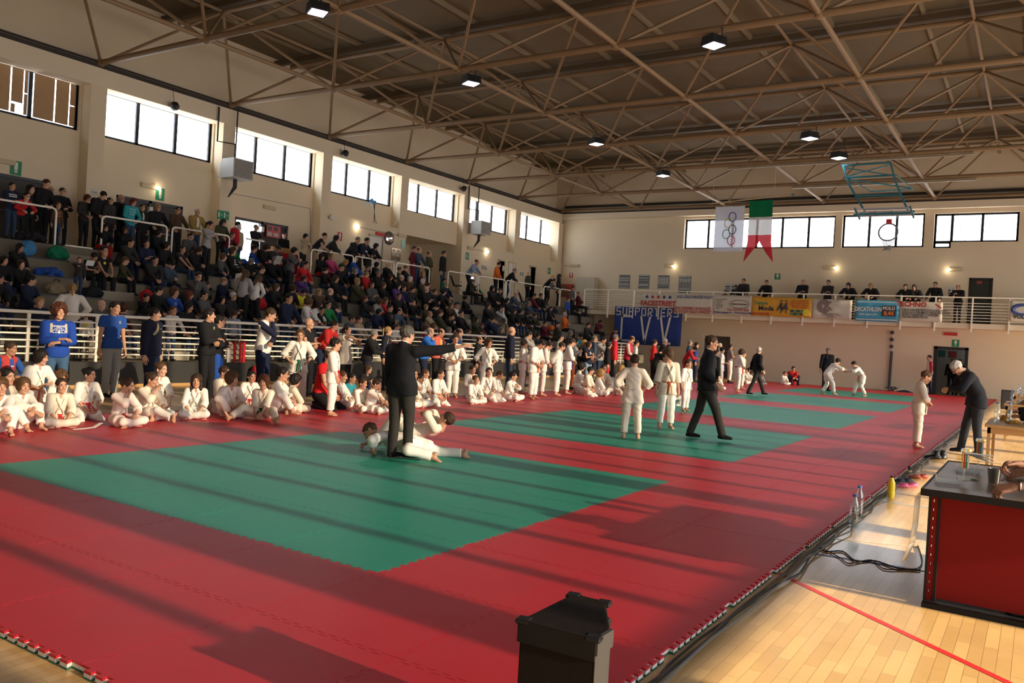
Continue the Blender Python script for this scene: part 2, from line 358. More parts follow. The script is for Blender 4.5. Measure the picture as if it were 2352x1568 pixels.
# ---- flood lights
lampm = mat('flood_lens', (.9, .85, 1), .4, emit=(.86, .80, 1.0), es=9)
def flood(u, v, label):
    x, y, z = hit(u, v, 'z', 8.72); t = thing('flood_light', label, 'flood light', (x, y, z), rad(-28), 'flood lights under the roof')
    m = MB(); m.prism([(-.17, .16), (.17, .16), (.23, -.05), (-.23, -.05)], -.22, .22, 0, 'xz'); m.build('housing', black, t)
    m = MB(); m.box(-.19, -.18, -.062, .19, .18, -.052); m.build('lens', lampm, t)
    m = MB(); m.tube([(-.26, 0, .0), (-.26, 0, .3), (.26, 0, .3), (.26, 0, 0)], .015, 6); m.build('bracket', black, t)
    l = bpy.data.lights.new('flood', 'SPOT'); l.energy = 60; l.color = (.9, .88, 1); l.spot_size = rad(130); l.shadow_soft_size = .2; lo = link('flood_lamp', l, t); lo.location = (0, 0, -.09)
for u, v, s in [(730, 24, 'nearest black flood light above the stands row'), (1082, 188, 'second black flood light above the stands row'), (1370, 328, 'third flood light of the row above the stands'), (1523, 401, 'farthest flood light of the row above the stands'),
                (1640, 100, 'large flood light hanging over the middle mats'), (1860, 315, 'flood light between the hanging flags and the basketball frame'), (1927, 360, 'flood light just above the folded basketball frame')]: flood(u, v, s)
# ================================================================ MATS
def matcol(name, c, b_=.02):
    m = mat(name, c, .48, bump=b_, bscale=180, spec=.32); 
    N = m.node_tree; b = N.nodes['Principled BSDF']; t = N.nodes.new('ShaderNodeTexCoord'); n = N.nodes.new('ShaderNodeTexNoise'); n.inputs['Scale'].default_value = .9; n.inputs['Detail'].default_value = 7; n.inputs['Roughness'].default_value = .62
    oi = N.nodes.new('ShaderNodeObjectInfo'); ad = N.nodes.new('ShaderNodeVectorMath'); ad.operation = 'MULTIPLY_ADD'; N.links.new(oi.outputs['Location'], ad.inputs[0]); ad.inputs[1].default_value = (1, 1, 1); N.links.new(t.outputs['Object'], ad.inputs[2]); N.links.new(ad.outputs[0], n.inputs['Vector'])
    x = N.nodes.new('ShaderNodeMix'); x.data_type = 'RGBA'; x.inputs[6].default_value = (*[q*.86 for q in c], 1); x.inputs[7].default_value = (*[min(1, q*1.12+.003) for q in c], 1)
    N.links.new(n.outputs['Fac'], x.inputs[0]); N.links.new(x.outputs[2], b.inputs['Base Color']); return m
redm = matcol('mat_red', (.50, .016, .030)); grnm = matcol('mat_green', (.008, .26, .175))
whitem = mat('mat_core_white', (.62, .60, .55), .7); grn_e = mat('mat_back_green', (.02, .12, .08), .7)
def tile_outline(g=.0022, n=10):
    # dovetail teeth on all four sides of a unit tile, complementary on opposite sides
    p = .9/n; pts = []
    side = []
    for i in range(n):
        a = .05+i*p; side += [(a+p*.30, 0), (a+p*.18, .028), (a+p*.82, .028), (a+p*.70, 0)]
    bot = [(x, -y-g*0+g) for x, y in side]; top = [(x, 1-y-g) for x, y in side]         # teeth out at the bottom, notches at the top
    lef = [(y+g, x) for x, y in side]; rig = [(1+y-g, x) for x, y in side]
    pts = [(g, g)]+bot+[(1-g, g)]+rig+[(1-g, 1-g)]+top[::-1]+[(g, 1-g)]+lef[::-1]
    return pts
def tile_mesh(name, topm, sc):
    m = MB(); o = tile_outline(); n = len(o)
    zs = [(-.04, -.029, 2), (-.029, -.012, 1), (-.012, 0, 0)]
    for z0, z1, mi in zs:
        vs = [(x, y, z0) for x, y in o]+[(x, y, z1) for x, y in o]
        m.add(vs, [(i, (i+1) % n, (i+1) % n+n, i+n) for i in range(n)], mi)
    m.add([(x, y, 0) for x, y in o], [tuple(range(n))], 0)
    return m.mesh(name, [topm, whitem, grn_e if topm is redm else redm])
me_r, me_g = tile_mesh('mat_tile_red', redm, 1), tile_mesh('mat_tile_green', grnm, 1)
XS = [(-8.6+1.139*i, 1.139) for i in range(3)]+[(-5.182+1.0364*i, 1.0364) for i in range(5)]+[(.992*i, .992) for i in range(2)]
YS = [(-1.96, .98), (-.98, .98)]; rows_g = []
y = 0.
for q in range(5):
    for i in range(5): YS.append((y, 1.)); rows_g.append(len(YS)-1); y += 1.
    if q < 4:
        for i in range(2): YS.append((y, 1.109)); y += 1.109
for i in range(4): YS.append((y, 1.0)); y += 1.0
tiles = []
for j, (ty, dy) in enumerate(YS):
    for i, (tx, dx) in enumerate(XS): tiles.append((tx, dx, ty, dy, 3 <= i <= 7 and j in rows_g))
far = []
ORD = ['first', 'second', 'third', 'fourth', 'fifth', 'sixth', 'seventh', 'eighth', 'ninth', 'tenth']
ORDN = lambda r: (ORD+['eleventh', 'twelfth', 'thirteenth', 'fourteenth', 'fifteenth', 'sixteenth', 'seventeenth', 'eighteenth', 'nineteenth', 'twentieth'])[r] if r < 20 else ('twenty-'+ORD[r-20] if r < 29 else ('thirtieth' if r == 29 else 'thirty-'+ORD[r-30]))
for n, (tx, dx, ty, dy, g) in enumerate(tiles):
    if n < 300:
        o = link('judo_mat_tile', me_g if g else me_r); o.location = (tx, ty, 0); o.scale = (dx, dy, 1); row, c_ = n//10, n % 10
        if g: q = row-2; lb = 'green judo mat tile, %s green square, %s row, %s column from the tables' % (ORD[q//7], ORD[q % 7], ORD[7-c_])
        else: lb = 'red judo mat tile, %s row from the viewer, %s column from the tables' % (ORDN(row), ORD[9-c_])
        tag(o, lb, 'judo mat', 'green judo mat tiles' if g else 'red judo mat tiles')
    else: far.append((tx, dx, ty, dy, g))
m = MB(); o_ = tile_outline(); n_ = len(o_)
for tx, dx, ty, dy, g in far:
    mi = 1 if g else 0
    vs = [(tx+x*dx, ty+y_*dy, z) for z in (-.04, 0) for x, y_ in o_]
    m.add(vs, [(i, (i+1) % n_, (i+1) % n_+n_, i+n_) for i in range(n_)]+[tuple(range(n_, 2*n_))], mi)
tag(m.build('judo_mat_tiles_far', [redm, grnm]), 'red and green foam judo mat tiles at the far end of the hall', 'judo mat', kind='stuff')
# ---- court lines on the parquet
def line_on_floor(pts, w_, col, label):
    m = MB()
    for a, c in zip(pts, pts[1:]):
        a, c = Vector(a), Vector(c); d = (c-a).normalized(); n = Vector((-d.y, d.x))*w_/2
        m.add([(*(a+n), -.0385), (*(a-n), -.0385), (*(c-n), -.0385), (*(c+n), -.0385)], [(0, 1, 2, 3)])
    return struct('trim_%d' % next(TRIM), m, mat('line_%s' % col[0], col[1], .4), label=label)
import itertools
TRIM = itertools.count(4)
P2 = lambda u, v: tuple(hit(u, v, 'z', -.04)[:2])
a, c = P2(1800, 1322), P2(2300, 1560); d = (c[0]-a[0], c[1]-a[1])
line_on_floor([(a[0]-d[0]*.3, a[1]-d[1]*.3), (a[0]+d[0]*2.2, a[1]+d[1]*2.2)], .05, ('red', (.55, .03, .03)), 'red court line on the parquet')
line_on_floor([P2(1850, 1268), P2(2125, 1312)], .05, ('blue', (.05, .14, .35)), 'blue court line on the parquet')
line_on_floor([P2(2000, 1148), P2(2140, 1166)], .04, ('pale blue', (.35, .5, .6)), 'pale blue court line on the parquet')
line_on_floor([P2(1920, 1238), P2(2130, 1258)], .02, ('white', (.7, .65, .55)), 'thin white court line on the parquet')
# ================================================================ STANDS
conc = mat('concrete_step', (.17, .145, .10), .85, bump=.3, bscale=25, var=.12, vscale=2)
seatm = mat('dark_seat_board', (.03, .028, .034), .55)
FX = -13.5
LV = [(-18.3+.8*k, 3.25-.46*k) for k in range(1, 6)]          # front x and height of the five seat levels
SY0, SY1 = 1.2, 36.9
st = thing('bleachers', 'grey stepped concrete spectator stand with dark seat boards along the hall', 'bleachers', (0, 0, 0))
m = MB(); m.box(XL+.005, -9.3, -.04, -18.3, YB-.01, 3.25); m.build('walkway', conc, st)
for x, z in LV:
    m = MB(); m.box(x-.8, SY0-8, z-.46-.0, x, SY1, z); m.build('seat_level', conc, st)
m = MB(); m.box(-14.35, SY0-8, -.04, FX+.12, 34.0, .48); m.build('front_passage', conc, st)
m = MB(); m.box(FX+.12, SY0-8, -.04, FX+.2, 34.0, .50); m.build('front_wall', mat('stand_front_black', (.018, .017, .016), .6), st)
m = MB(); m.box(FX+.2, SY0-8, -.04, FX+.23, 34.0, .02); m.build('skirting', mat('skirting_wood', (.45, .26, .09), .5), st)
AIS = [(7.55, 8.75), (14.9, 16.3), (22.4, 23.8), (28.6, 30.0)]
gaps = [(SY0-8, AIS[0][0])]+[(AIS[i][1], AIS[i+1][0]) for i in range(3)]+[(AIS[3][1], SY1)]
for x, z in LV:
    for a, c in gaps:
        m = MB(); m.box(x-.42, a, z, x+.02, c, z+.035); m.build('seat_board', seatm, st)
        m = MB(); m.box(x, a, z-.41, x+.012, c, z-.02); 
for a, c in AIS:
    for x, z in [(-18.3, 3.25)]+LV:
        m = MB(); m.box(x, a+.1, z-.46, x+.38, c-.1, z-.23); m.build('aisle_step', mat('pale_step', (.32, .275, .20), .8, bump=.2, bscale=30), st)
def fence(x, y0, y1, zt, zb, n, label, posts):
    t = thing('fence_rail', label, 'railing')
    m = MB(); m.tube([(x, y0, zt), (x, y1, zt)], .034, 12); m.build('top_rail', white_pipe, t, True)
    for i in range(n):
        z = zb+(zt-.16-zb)*i/(n-1)
        m = MB(); m.tube([(x, y0, z), (x, y1, z)], .018, 8); m.build('rail_bar', white_pipe, t, True)
    for y in posts:
        m = MB(); m.box(x-.045, y-.012, zb-.22, x-.0, y+.05, zt-.02); m.build('post', white_pipe, t)
    return t
PY = [hit(u, 770, 'x', FX)[1] for u in (57, 215)]+[hit(u, 790, 'x', FX)[1] for u in (682, 769, 1053, 1110, 1258)]
fence(FX+.1, -5, 22.9, 1.49, .66, 6, 'white tubular fence along the front of the stands', [PY[0]-3.2]+PY)
fence(FX+.1, hit(1395, 790, 'x', FX)[1]-1.5, 34.0, 1.49, .66, 6, 'far stretch of the white tubular fence near the blue supporters banner', [30.2, 32.1, 33.9])
def loop_rail(u0, v0, u1, v1, label, x=-18.33, ends=(1, 1)):
    y0 = hit(u0, v0, 'x', x)[1]; y1 = hit(u1, v1, 'x', x)[1]; zt = 4.2
    m = MB(); r = .1; pts = []
    if ends[0]: pts += [(x, y0, 3.25), (x, y0, zt-r), (x, y0+r*.3, zt-r*.3)]
    pts += [(x, y0+r, zt), (x, y1-r, zt)]
    if ends[1]: pts += [(x, y1-r*.3, zt-r*.3), (x, y1, zt-r), (x, y1, 3.25)]
    m.tube(pts, .028, 10); tag(m.build('guard_rail', white_pipe, None, True), label, 'railing', 'white looped guard rails along the walkway edge')
loop_rail(-60, 455, 130, 475, 'white looped guard rail under the boy in the red jacket')
loop_rail(235, 500, 384, 520, 'white looped guard rail in front of the woman in turquoise')
loop_rail(396, 524, 527, 548, 'white looped guard rail gripped by the bearded man in the brown gilet')
loop_rail(560, 547, 612, 556, 'short white guard rail before the open door', ends=(0, 0))
loop_rail(716, 570, 812, 590, 'white guard rail where the man in the black tee leans')
loop_rail(816, 587, 905, 604, 'white guard rail under the two men in dark jackets')
loop_rail(911, 602, 987, 614, 'white guard rail in front of the maroon tracksuit')
loop_rail(1030, 620, 1096, 630, 'white guard rail beside the folded pushchair')
loop_rail(1100, 631, 1161, 640, 'white guard rail in front of the orange top')
loop_rail(1164, 640, 1245, 652, 'white guard rail in front of the green coat')
loop_rail(1250, 652, 1286, 657, 'short white guard rail where the grey hoodie leans')
loop_rail(1288, 657, 1322, 664, 'last white guard rail before the gallery')
m = MB(); m.box(-18.34, hit(150, 564, 'x', -18.3)[1], 3.25, -18.28, hit(212, 573, 'x', -18.3)[1], 3.285); tag(m.build('step_nosing', white_pipe), 'white metal nosing on the walkway edge between two guard rails', 'step edge')
# ================================================================ GALLERY
GY = 37.2
m = MB(); m.box(-18.3, GY, 3.02, XR, YB, 3.25); struct('trim_%d' % next(TRIM), m, cream2, label='cream gallery slab along the end wall')
gx = lambda u, v=700: hit(u, v, 'y', GY-.06)[0]
t = thing('gallery_railing', 'white tubular railing along the end wall gallery, hung with banners', 'railing')
x0, x1 = gx(1341), XR; zt = 4.38
m = MB(); m.tube([(x0, GY-.06, zt), (x1, GY-.06, zt)], .028, 10); m.build('top_rail', white_pipe, t, True)
for i in range(7):
    m = MB(); z = 3.36+i*.128; m.tube([(x0, GY-.06, z), (x1, GY-.06, z)], .014, 8); m.build('rail_bar', white_pipe, t, True)
ux = [1341, 1396, 1455, 1514, 1577, 1638, 1705, 1773, 1845, 1918, 1994, 2070, 2149, 2234, 2320, 2410]
for u in ux:
    x = gx(u); m = MB(); m.box(x-.03, GY-.11, 2.85, x+.03, GY-.01, zt-.02); m.build('post', white_pipe, t)
def banner(u0, v0, u1, v1, vb1, label, base, name='banner', dy=-.14, sag=.02, v0r=None):
    xa, za = hit(u0, v0, 'y', GY+dy)[[0, 2]]; xb, zb = hit(u1, v1, 'y', GY+dy)[[0, 2]]
    za2 = hit(u0, vb1, 'y', GY+dy)[2]; zb2 = hit(u1, v0r or (vb1+(v1-v0)), 'y', GY+dy)[2]
    t = thing(name, label, 'banner', (xa, GY+dy, 0)); w_ = xb-xa; nx = 14; m = MB(); vs = []; rnd = random.Random(u0)
    for j in range(5):
        for i in range(nx+1):
            f = i/nx; zt_ = za+(zb-za)*f; zl = za2+(zb2-za2)*f; g = j/4
            vs.append((w_*f, .012*sin(f*14+j+rnd.random()), zt_+(zl-zt_)*g-sag*sin(pi*f*2)**2*(1-g)))
    m.add(vs, [(j*(nx+1)+i, (j+1)*(nx+1)+i, (j+1)*(nx+1)+i+1, j*(nx+1)+i+1) for j in range(4) for i in range(nx)])
    o = m.build('cloth', base, t, True); s = o.modifiers.new('s', 'SOLIDIFY'); s.thickness = .006
    return t, w_, min(za, zb), max(za2, zb2)
wcl = mat('banner_white', (.62, .56, .46), .7, var=.06, vscale=2); inkr = mat('ink_red', (.45, .03, .03), .6); inkb = mat('ink_navy', (.03, .06, .22), .6); inkk = mat('ink_dark', (.05, .05, .06), .6); inkg = mat('ink_green', (.05, .25, .12), .6); inkw = mat('ink_white', (.75, .72, .65), .6)
def bt(t, s, x, z, size, m_, sx=1., bold=.004, al='CENTER'): return text(s, size, 'lettering', m_, t, facing_y(x, -.035, z), .002, bold, al, sx)
t, w_, z1, z0 = banner(1477, 674, 1550, 676, 703, 'white FACESTREET banner on the gallery railing', wcl); W_, H = w_, z1-z0
bt(t, 'FACESTREET', w_/2, z0+.15*H+.06, .36, inkr, 1.0, .012); 
for i in range(5):
    m = MB(); m.lathe((w_*(.14+.18*i), -.03, z1-.24*H), [(.02, -.01), (.085, -.005), (.02, 0)], 10, 0, (0, -1, 0)); m.build('crest', [inkb, inkr, inkr, inkk, inkb][i], t)
t, w_, z1, z0 = banner(1552, 673, 1637, 676, 719, 'white volleyball club slogan banner next to FACESTREET', wcl, v0r=724, dy=-.17); H = z1-z0
bt(t, 'A.S.D. CELLE VARAZZE VOLLEY', w_*.53, z1-.16*H, .19, inkb, .74, .004); bt(t, '"NOI CREIAMO LE RAGAZZI', w_*.48, z0+.27*H, .2, inkr, .8, .004); bt(t, 'DEL VOLLEY CELLE VARAZZE"', w_*.48, z0+.1*H, .2, inkr, .78, .004)
t, w_, z1, z0 = banner(1640, 676, 1727, 679, 722, 'white banner with an oval logo and a phone number in red', wcl); H = z1-z0
for i, s in enumerate(['Serramenti PVC', 'Alluminio', 'Persiane', 'Zanzariere', 'Tapparelle', 'Porte']): bt(t, '-  '+s if 0 else s, .14, z1-.22*H-i*.095*H, .085, inkk, 1, .001, 'LEFT')
mm = MB(); mm.tube([(w_*.69+.5*cos(a*pi/12), -.03, z0+.56*H+.2*sin(a*pi/12)) for a in range(25)], .012, 5); mm.build('oval_logo', inkk, t)
bt(t, 'Mantero Serramenti', w_*.69, z0+.56*H, .12, inkk, .8); bt(t, 'Tel. 019.97.424', w_*.66, z0+.27*H, .17, inkr, 1.05, .004); bt(t, 'Via Montegrappa, 41 - 17019 Varazze (SV)', w_*.52, z0+.12*H, .13, inkb, .86, .003)
t, w_, z1, z0 = banner(1728, 680, 1866, 685, 724, 'orange and yellow shop banner with two dark walking figures', mat('banner_orange', (.72, .36, .03), .7, var=.15, vscale=1.1)); H = z1-z0
bt(t, 'Centro', w_*.16, z0+.68*H, .24, inkg, .95, .008); bt(t, 'Moda', w_*.25, z0+.4*H, .34, inkk, 1, .008); bt(t, 'COOP VARAZZE', w_*.14, z0+.1*H, .13, inkr, 1, .005)
for i, s in enumerate(['vieni a scoprire le', 'offerte del mese nei', 'negozi del centro e', 'ritira la tessera']): bt(t, s, w_*.8, z1-(.16+.11*i)*H, .11, inkr, 1, .002)
for i in range(2):
    c = w_*(.5+.085*i); m = MB(); m.tube([(c, -.03, z0+.14*H), (c+.02, -.03, z0+.42*H)], [.02, .03], 6); m.tube([(c, -.03, z0+.4*H), (c, -.03, z0+.52*H), (c, -.03, z0+.72*H)], [.12, .05, .06], 8); m.tube([(c, -.03, z0+.78*H), (c, -.03, z0+.85*H)], .05, 8); m.tube([(c-.06, -.03, z0+.62*H), (c-.17, -.03, z0+.4*H), (c-.17, -.03, z0+.3*H)], [.02, .02, .05], 6); m.build('printed_figure', inkk, t, True)
for i in range(4):
    for j in range(2): m = MB(); m.box(w_*(.66+.05*i), -.032, z0+(.08+.16*j)*H, w_*(.66+.05*i)+.13, -.028, z0+(.08+.16*j)*H+.12); m.build('printed_icon', inkk if (i+j) % 2 else inkg, t)
m = MB(); m.lathe((w_*.92, -.028, z0+.24*H), [(.02, -.004), (.17, 0), (.02, .004)], 14, 0, (0, -1, 0)); m.build('yellow_badge', mat('badge_yellow', (.8, .65, .05), .6), t)
t, w_, z1, z0 = banner(1867, 685, 1958, 689, 730, 'white banner with a round brown CK logo', wcl); H = z1-z0
gb = mat('ink_taupe', (.22, .17, .15), .6)
m = MB(); m.prism([(w_*.30+.33*cos(a), z0+.64*H+.33*sin(a)) for a in np.linspace(.7, 2*pi-.7, 20)]+[(w_*.30+.1*cos(a), z0+.64*H+.1*sin(a)) for a in np.linspace(2*pi-.7, .7, 8)], -.034, -.03, 0, 'xz'); m.build('round_logo', gb, t)
bt(t, 'K', w_*.40, z0+.64*H, .55, gb, 1, .02)
for i in range(3): bt(t, ['studio tecnico associato', 'Tel. 019 97 00 00  -  Varazze', 'via al mare 12'][i], w_*.5, z0+(.26-.09*i)*H, .075, inkk, 1, .001)
t, w_, z1, z0 = banner(1966, 687, 2066, 691, 736, 'light blue DECATHLON banner with an orange MOLO 8.44 box', mat('banner_blue', (.06, .33, .52), .7, var=.08, vscale=2)); H = z1-z0
bt(t, 'DECATHLON', w_*.30, z0+.56*H, .27, inkw, .72, .01); bt(t, 'Vado Ligure (SV)', w_*.30, z0+.33*H, .14, inkw, .85, .002)
m = MB(); m.box(w_*.61, -.034, z0+.25*H, w_*.94, -.03, z0+.76*H); m.build('dark_box', inkk, t)
text('MOLO', .21, 'lettering', inkw, t, facing_y(w_*.775, -.04, z0+.63*H), .002, .006, 'CENTER', .85); text('8.44', .26, 'lettering', mat('ink_orange', (.8, .2, .03), .6), t, facing_y(w_*.775, -.04, z0+.39*H), .002, .01, 'CENTER', .9)
for z in (.08, .92): m = MB(); m.box(.05, -.032, z0+(z-.02)*H, w_-.05, -.028, z0+(z+.02)*H); m.build('printed_stripe', inkw, t)
t, w_, z1, z0 = banner(2068, 691, 2166, 694, 737, 'white TECHNO banner with red title and black lines of text', wcl); H = z1-z0
bt(t, 'TECHNO', w_*.27, z1-.15*H, .3, inkr, 1.0, .01); m = MB(); m.obox((w_*.9, -.03, z1-.2*H), (.3, .004, .06), Matrix.Rotation(rad(35), 3, 'Y')); m.build('red_swoosh', inkr, t)
for i, s in enumerate(['STRUTTURE PER TETTI E SOLAI IN LEGNO', 'NOLEGGIO CON MEZZI E MANUTENZIONE', 'RISTRUTTURAZIONI, COPERTURE', 'CON MATERIALI PROPRI']): bt(t, s, w_*.06, z0+(.56-.12*i)*H, .125, inkk, .78, .003, 'LEFT')
t, w_, z1, z0 = banner(2321, 690, 2420, 694, 738, 'white VOLLEY club banner at the end of the gallery', wcl); H = z1-z0
bt(t, 'VOLLEY', w_*.33, z0+.24*H, .24, inkk, .9, .012); m = MB(); m.tube([(w_*.3+.36*cos(a), -.03, z0+.6*H+.2*sin(a)) for a in np.linspace(.4, 5.2, 20)], [.03+.05*sin(i/19*pi) for i in range(20)], 8); m.build('wave_logo', inkb, t)
t, w_, z1, z0 = banner(1413, 703, 1568, 707, 789, 'large blue SUPPORTERS C.V.V. banner hanging below the gallery', mat('banner_navy', (.012, .035, .20), .75, var=.12, vscale=1.5), dy=-.10, v0r=796); H = z1-z0
def strokes(segs, x, z, s, w=.085, sx=1.):
    m = MB()
    for a, c in segs:
        A = Vector((x+a[0]*s*sx, -.028, z+a[1]*s)); C_ = Vector((x+c[0]*s*sx, -.028, z+c[1]*s)); d = C_-A; L_ = d.length+w*.8; R = d.to_track_quat('X', 'Z').to_matrix(); m.obox((A+C_)/2, (L_, .006, w), R)
    m.build('letter', mat('banner_letter', (.66, .62, .54), .7), t)
LT = {'S': [((.8, 1), (0, 1)), ((0, 1), (0, .5)), ((0, .5), (.8, .5)), ((.8, .5), (.8, 0)), ((.8, 0), (0, 0))], 'U': [((0, 1), (0, 0)), ((0, 0), (.8, 0)), ((.8, 0), (.8, 1))], 'P': [((0, 0), (0, 1)), ((0, 1), (.8, 1)), ((.8, 1), (.8, .5)), ((.8, .5), (0, .5))],
      'O': [((0, 0), (0, 1)), ((0, 1), (.8, 1)), ((.8, 1), (.8, 0)), ((.8, 0), (0, 0))], 'R': [((0, 0), (0, 1)), ((0, 1), (.8, 1)), ((.8, 1), (.8, .5)), ((.8, .5), (0, .5)), ((.2, .5), (.8, 0))], 'T': [((0, 1), (.8, 1)), ((.4, 1), (.4, 0))], 'E': [((0, 0), (0, 1)), ((0, 1), (.8, 1)), ((0, .5), (.7, .5)), ((0, 0), (.8, 0))],
      'C': [((1, 1), (0, 1)), ((0, 1), (0, 0)), ((0, 0), (1, 0))], 'V': [((0, 1), (.5, 0)), ((.5, 0), (1, 1))]}
for i, ch in enumerate('SUPPORTERS'): strokes(LT[ch], w_*(.035+.095*i), z1-.225*H, .38, .062, .70)
strokes(LT['C'], w_*.12, z0+.08*H, 1.32, .10, .42); strokes(LT['V'], w_*.41, z0+.06*H, 1.34, .11, .38); strokes(LT['V'], w_*.70, z0+.06*H, 1.34, .11, .38)
for x in (.33, .62, .83): strokes([((0, 0), (.06, 0))], w_*x, z0+.06*H, 1, .12)
# ================================================================ WALL FITTINGS
sgreen = mat('sign_green', (.01, .22, .09), .5); sred = mat('sign_red', (.5, .03, .03), .5); plast = mat('offwhite_plastic', (.7, .68, .6), .5)
def wx(u, v, x=XW): return hit(u, v, 'x', x)
def exit_sign(u, v, w_, h_, label, x=XW, col=None, arrow=1):
    p = wx(u, v, x); t = thing('exit_sign' if col is None else 'wall_sign', label, 'sign', (x+.01, p[1], p[2]))
    m = MB(); m.box(-.008, -w_/2, -h_/2, .012, w_/2, h_/2); m.build('plate', col or sgreen, t)
    m = MB()
    if arrow:
        m.box(.012, -w_*.16, -h_*.12, .015, w_*.16, h_*.4); m.prism([(-.06*1, -h_*.2), (.06, -h_*.2), (0, -h_*.38)], .012, .015, 0, 'yz'); m.box(.012, -.015, -h_*.22, .015, .015, -h_*.1)
    else: m.box(.012, -w_*.36, -h_*.28, .015, -w_*.16, h_*.3); m.prism([(w_*.1, -h_*.08), (w_*.34, 0), (w_*.1, h_*.08)], .012, .015, 0, 'yz')
    m.build('pictogram', inkw, t)
exit_sign(36, 386, .3, .4, 'green exit sign with a down arrow above the left door')
exit_sign(367, 446, .3, .4, 'green exit sign with a down arrow above the door behind the turquoise jumper')
exit_sign(505.5, 493, .24, .3, 'first of two small green exit signs beside the open door', XL, None, 0)
exit_sign(518.5, 495, .24, .3, 'second of two small green exit signs beside the open door', XL, None, 0)
exit_sign(925, 561, .25, .38, 'pale green exit sign next to the convex mirror', XL, mat('sign_mint', (.3, .6, .5), .5))
exit_sign(1073, 588, .25, .34, 'small green exit sign above the man in the blue shirt', XL, None, 0)
exit_sign(1261, 622, .28, .36, 'small green exit sign near the far corner of the walkway', XL, None, 0)
exit_sign(780, 543, .25, .34, 'red and white fire sign beside the man in the black tee', XL, sred)
def emergency_lamp(u, v, label, axis='x', d=XW, lit=None, red=False):
    p = hit(u, v, axis, d); t = thing('emergency_light', label, 'lamp', tuple(p), 0 if axis == 'x' else -pi/2)
    m = MB(); m.box(0, -.27, -.07, .09, .27, .07); m.build('housing', mat('emergency_beige', (.55, .44, .28), .5) if not red else sred, t)
    if lit:
        m = MB(); m.lathe((.14, .3*lit, -.03), [(.01, -.06), (.055, -.04), (.07, 0), (.055, .04), (.01, .06)], 10); m.build('bulb', mat('lit_bulb', (1, .9, .7), .4, emit=(1, .86, .62), es=14), t, True)
        l = bpy.data.lights.new('bulb', 'POINT'); l.energy = 1.5; l.color = (1, .8, .55); l.shadow_soft_size = .06; o = link('bulb_glow', l, t); o.location = (.24, .3*lit, -.03)
    return t
emergency_lamp(10, 371, 'beige emergency light at the edge above the left door')
emergency_lamp(340, 427, 'beige emergency light with a glowing bulb above the second door', lit=1)
emergency_lamp(617, 477, 'beige unlit emergency light above the open door')
emergency_lamp(872, 538, 'dull red emergency sign box above the small white door', d=XL, red=True)
emergency_lamp(922, 541, 'pale emergency light next to the mint exit sign', d=XL)
emergency_lamp(1080, 570, 'pale emergency light at the start of a conduit above the far guard rails', d=XL)
for u, v, s in [(819, 521, 'round glowing bulb lamp above the walkway'), (1117, 578, 'small glowing bulb lamp near the far doors')]:
    p = wx(u, v, XL); t = thing('bulb_lamp', s, 'lamp', tuple(p)); m = MB(); m.lathe((.05, 0, 0), [(.02, -.08), (.08, -.05), (.095, 0), (.08, .05), (.02, .08)], 12); m.build('bulb', mat('lit_bulb', (1, .9, .7), .4, emit=(1, .86, .62), es=14), t, True); m = MB(); m.box(-.01, -.05, -.05, .03, .05, .05); m.build('base', plast, t)
    l = bpy.data.lights.new('bulb', 'POINT'); l.energy = 1.5; l.color = (1, .8, .55); l.shadow_soft_size = .06; o = link('bulb_glow', l, t); o.location = (.22, 0, 0)
emergency_lamp(1320, 609, 'white emergency light near the corner of the end wall', 'y', YB)
for u, v, s, li in [(1537, 611, 'emergency light with a glowing bulb above the four photo posters', 1), (1906, 615, 'emergency light with a glowing bulb above the gallery', 1), (2195, 619, 'emergency light with a glowing bulb beside the black gallery door', -1), (1806, 734, 'beige emergency box under the orange banner', 0), (2185, 748, 'beige emergency box above the lower doorway', 0)]: emergency_lamp(u, v, s, 'y', YB, li)
emergency_lamp(2184, 767, 'dull red emergency sign box above the lower doorway', 'y', YB, None, True)
def sign_y(u, v, w_, h_, col, label, arrow=True):
    p = hit(u, v, 'y', YB); t = thing('wall_sign', label, 'sign', tuple(p)); m = MB(); m.box(-w_/2, -.015, -h_/2, w_/2, 0, h_/2); m.build('plate', col, t)
    m = MB(); m.box(-.05, -.018, -.02, .05, -.015, .12); m.prism([(-.04, -.05), (.04, -.05), (0, -.13)], -.018, -.015, 0, 'xz'); m.build('pictogram', inkw, t)
sign_y(1312, 632, .22, .28, sred, 'red fire sign on the end wall in the far corner'); sign_y(1786, 635, .28, .3, sgreen, 'small green exit sign above the gallery'); sign_y(2195, 788, .3, .32, sgreen, 'green exit sign with down arrow above the lower doorway')
for u, v, c, s in [(2163, 812, mat('dim_green', (.02, .12, .1), .6), 'dim green sign inside the doorway'), (2189, 814, mat('dim_red', (.3, .04, .04), .6), 'dim red sign inside the doorway')]:
    p = hit(u, v, 'y', YB+3); m = MB(); m.box(p[0]-.16, YB+2.97, p[2]-.16, p[0]+.16, YB+3, p[2]+.16); tag(m.build('wall_sign', c), s, 'sign')
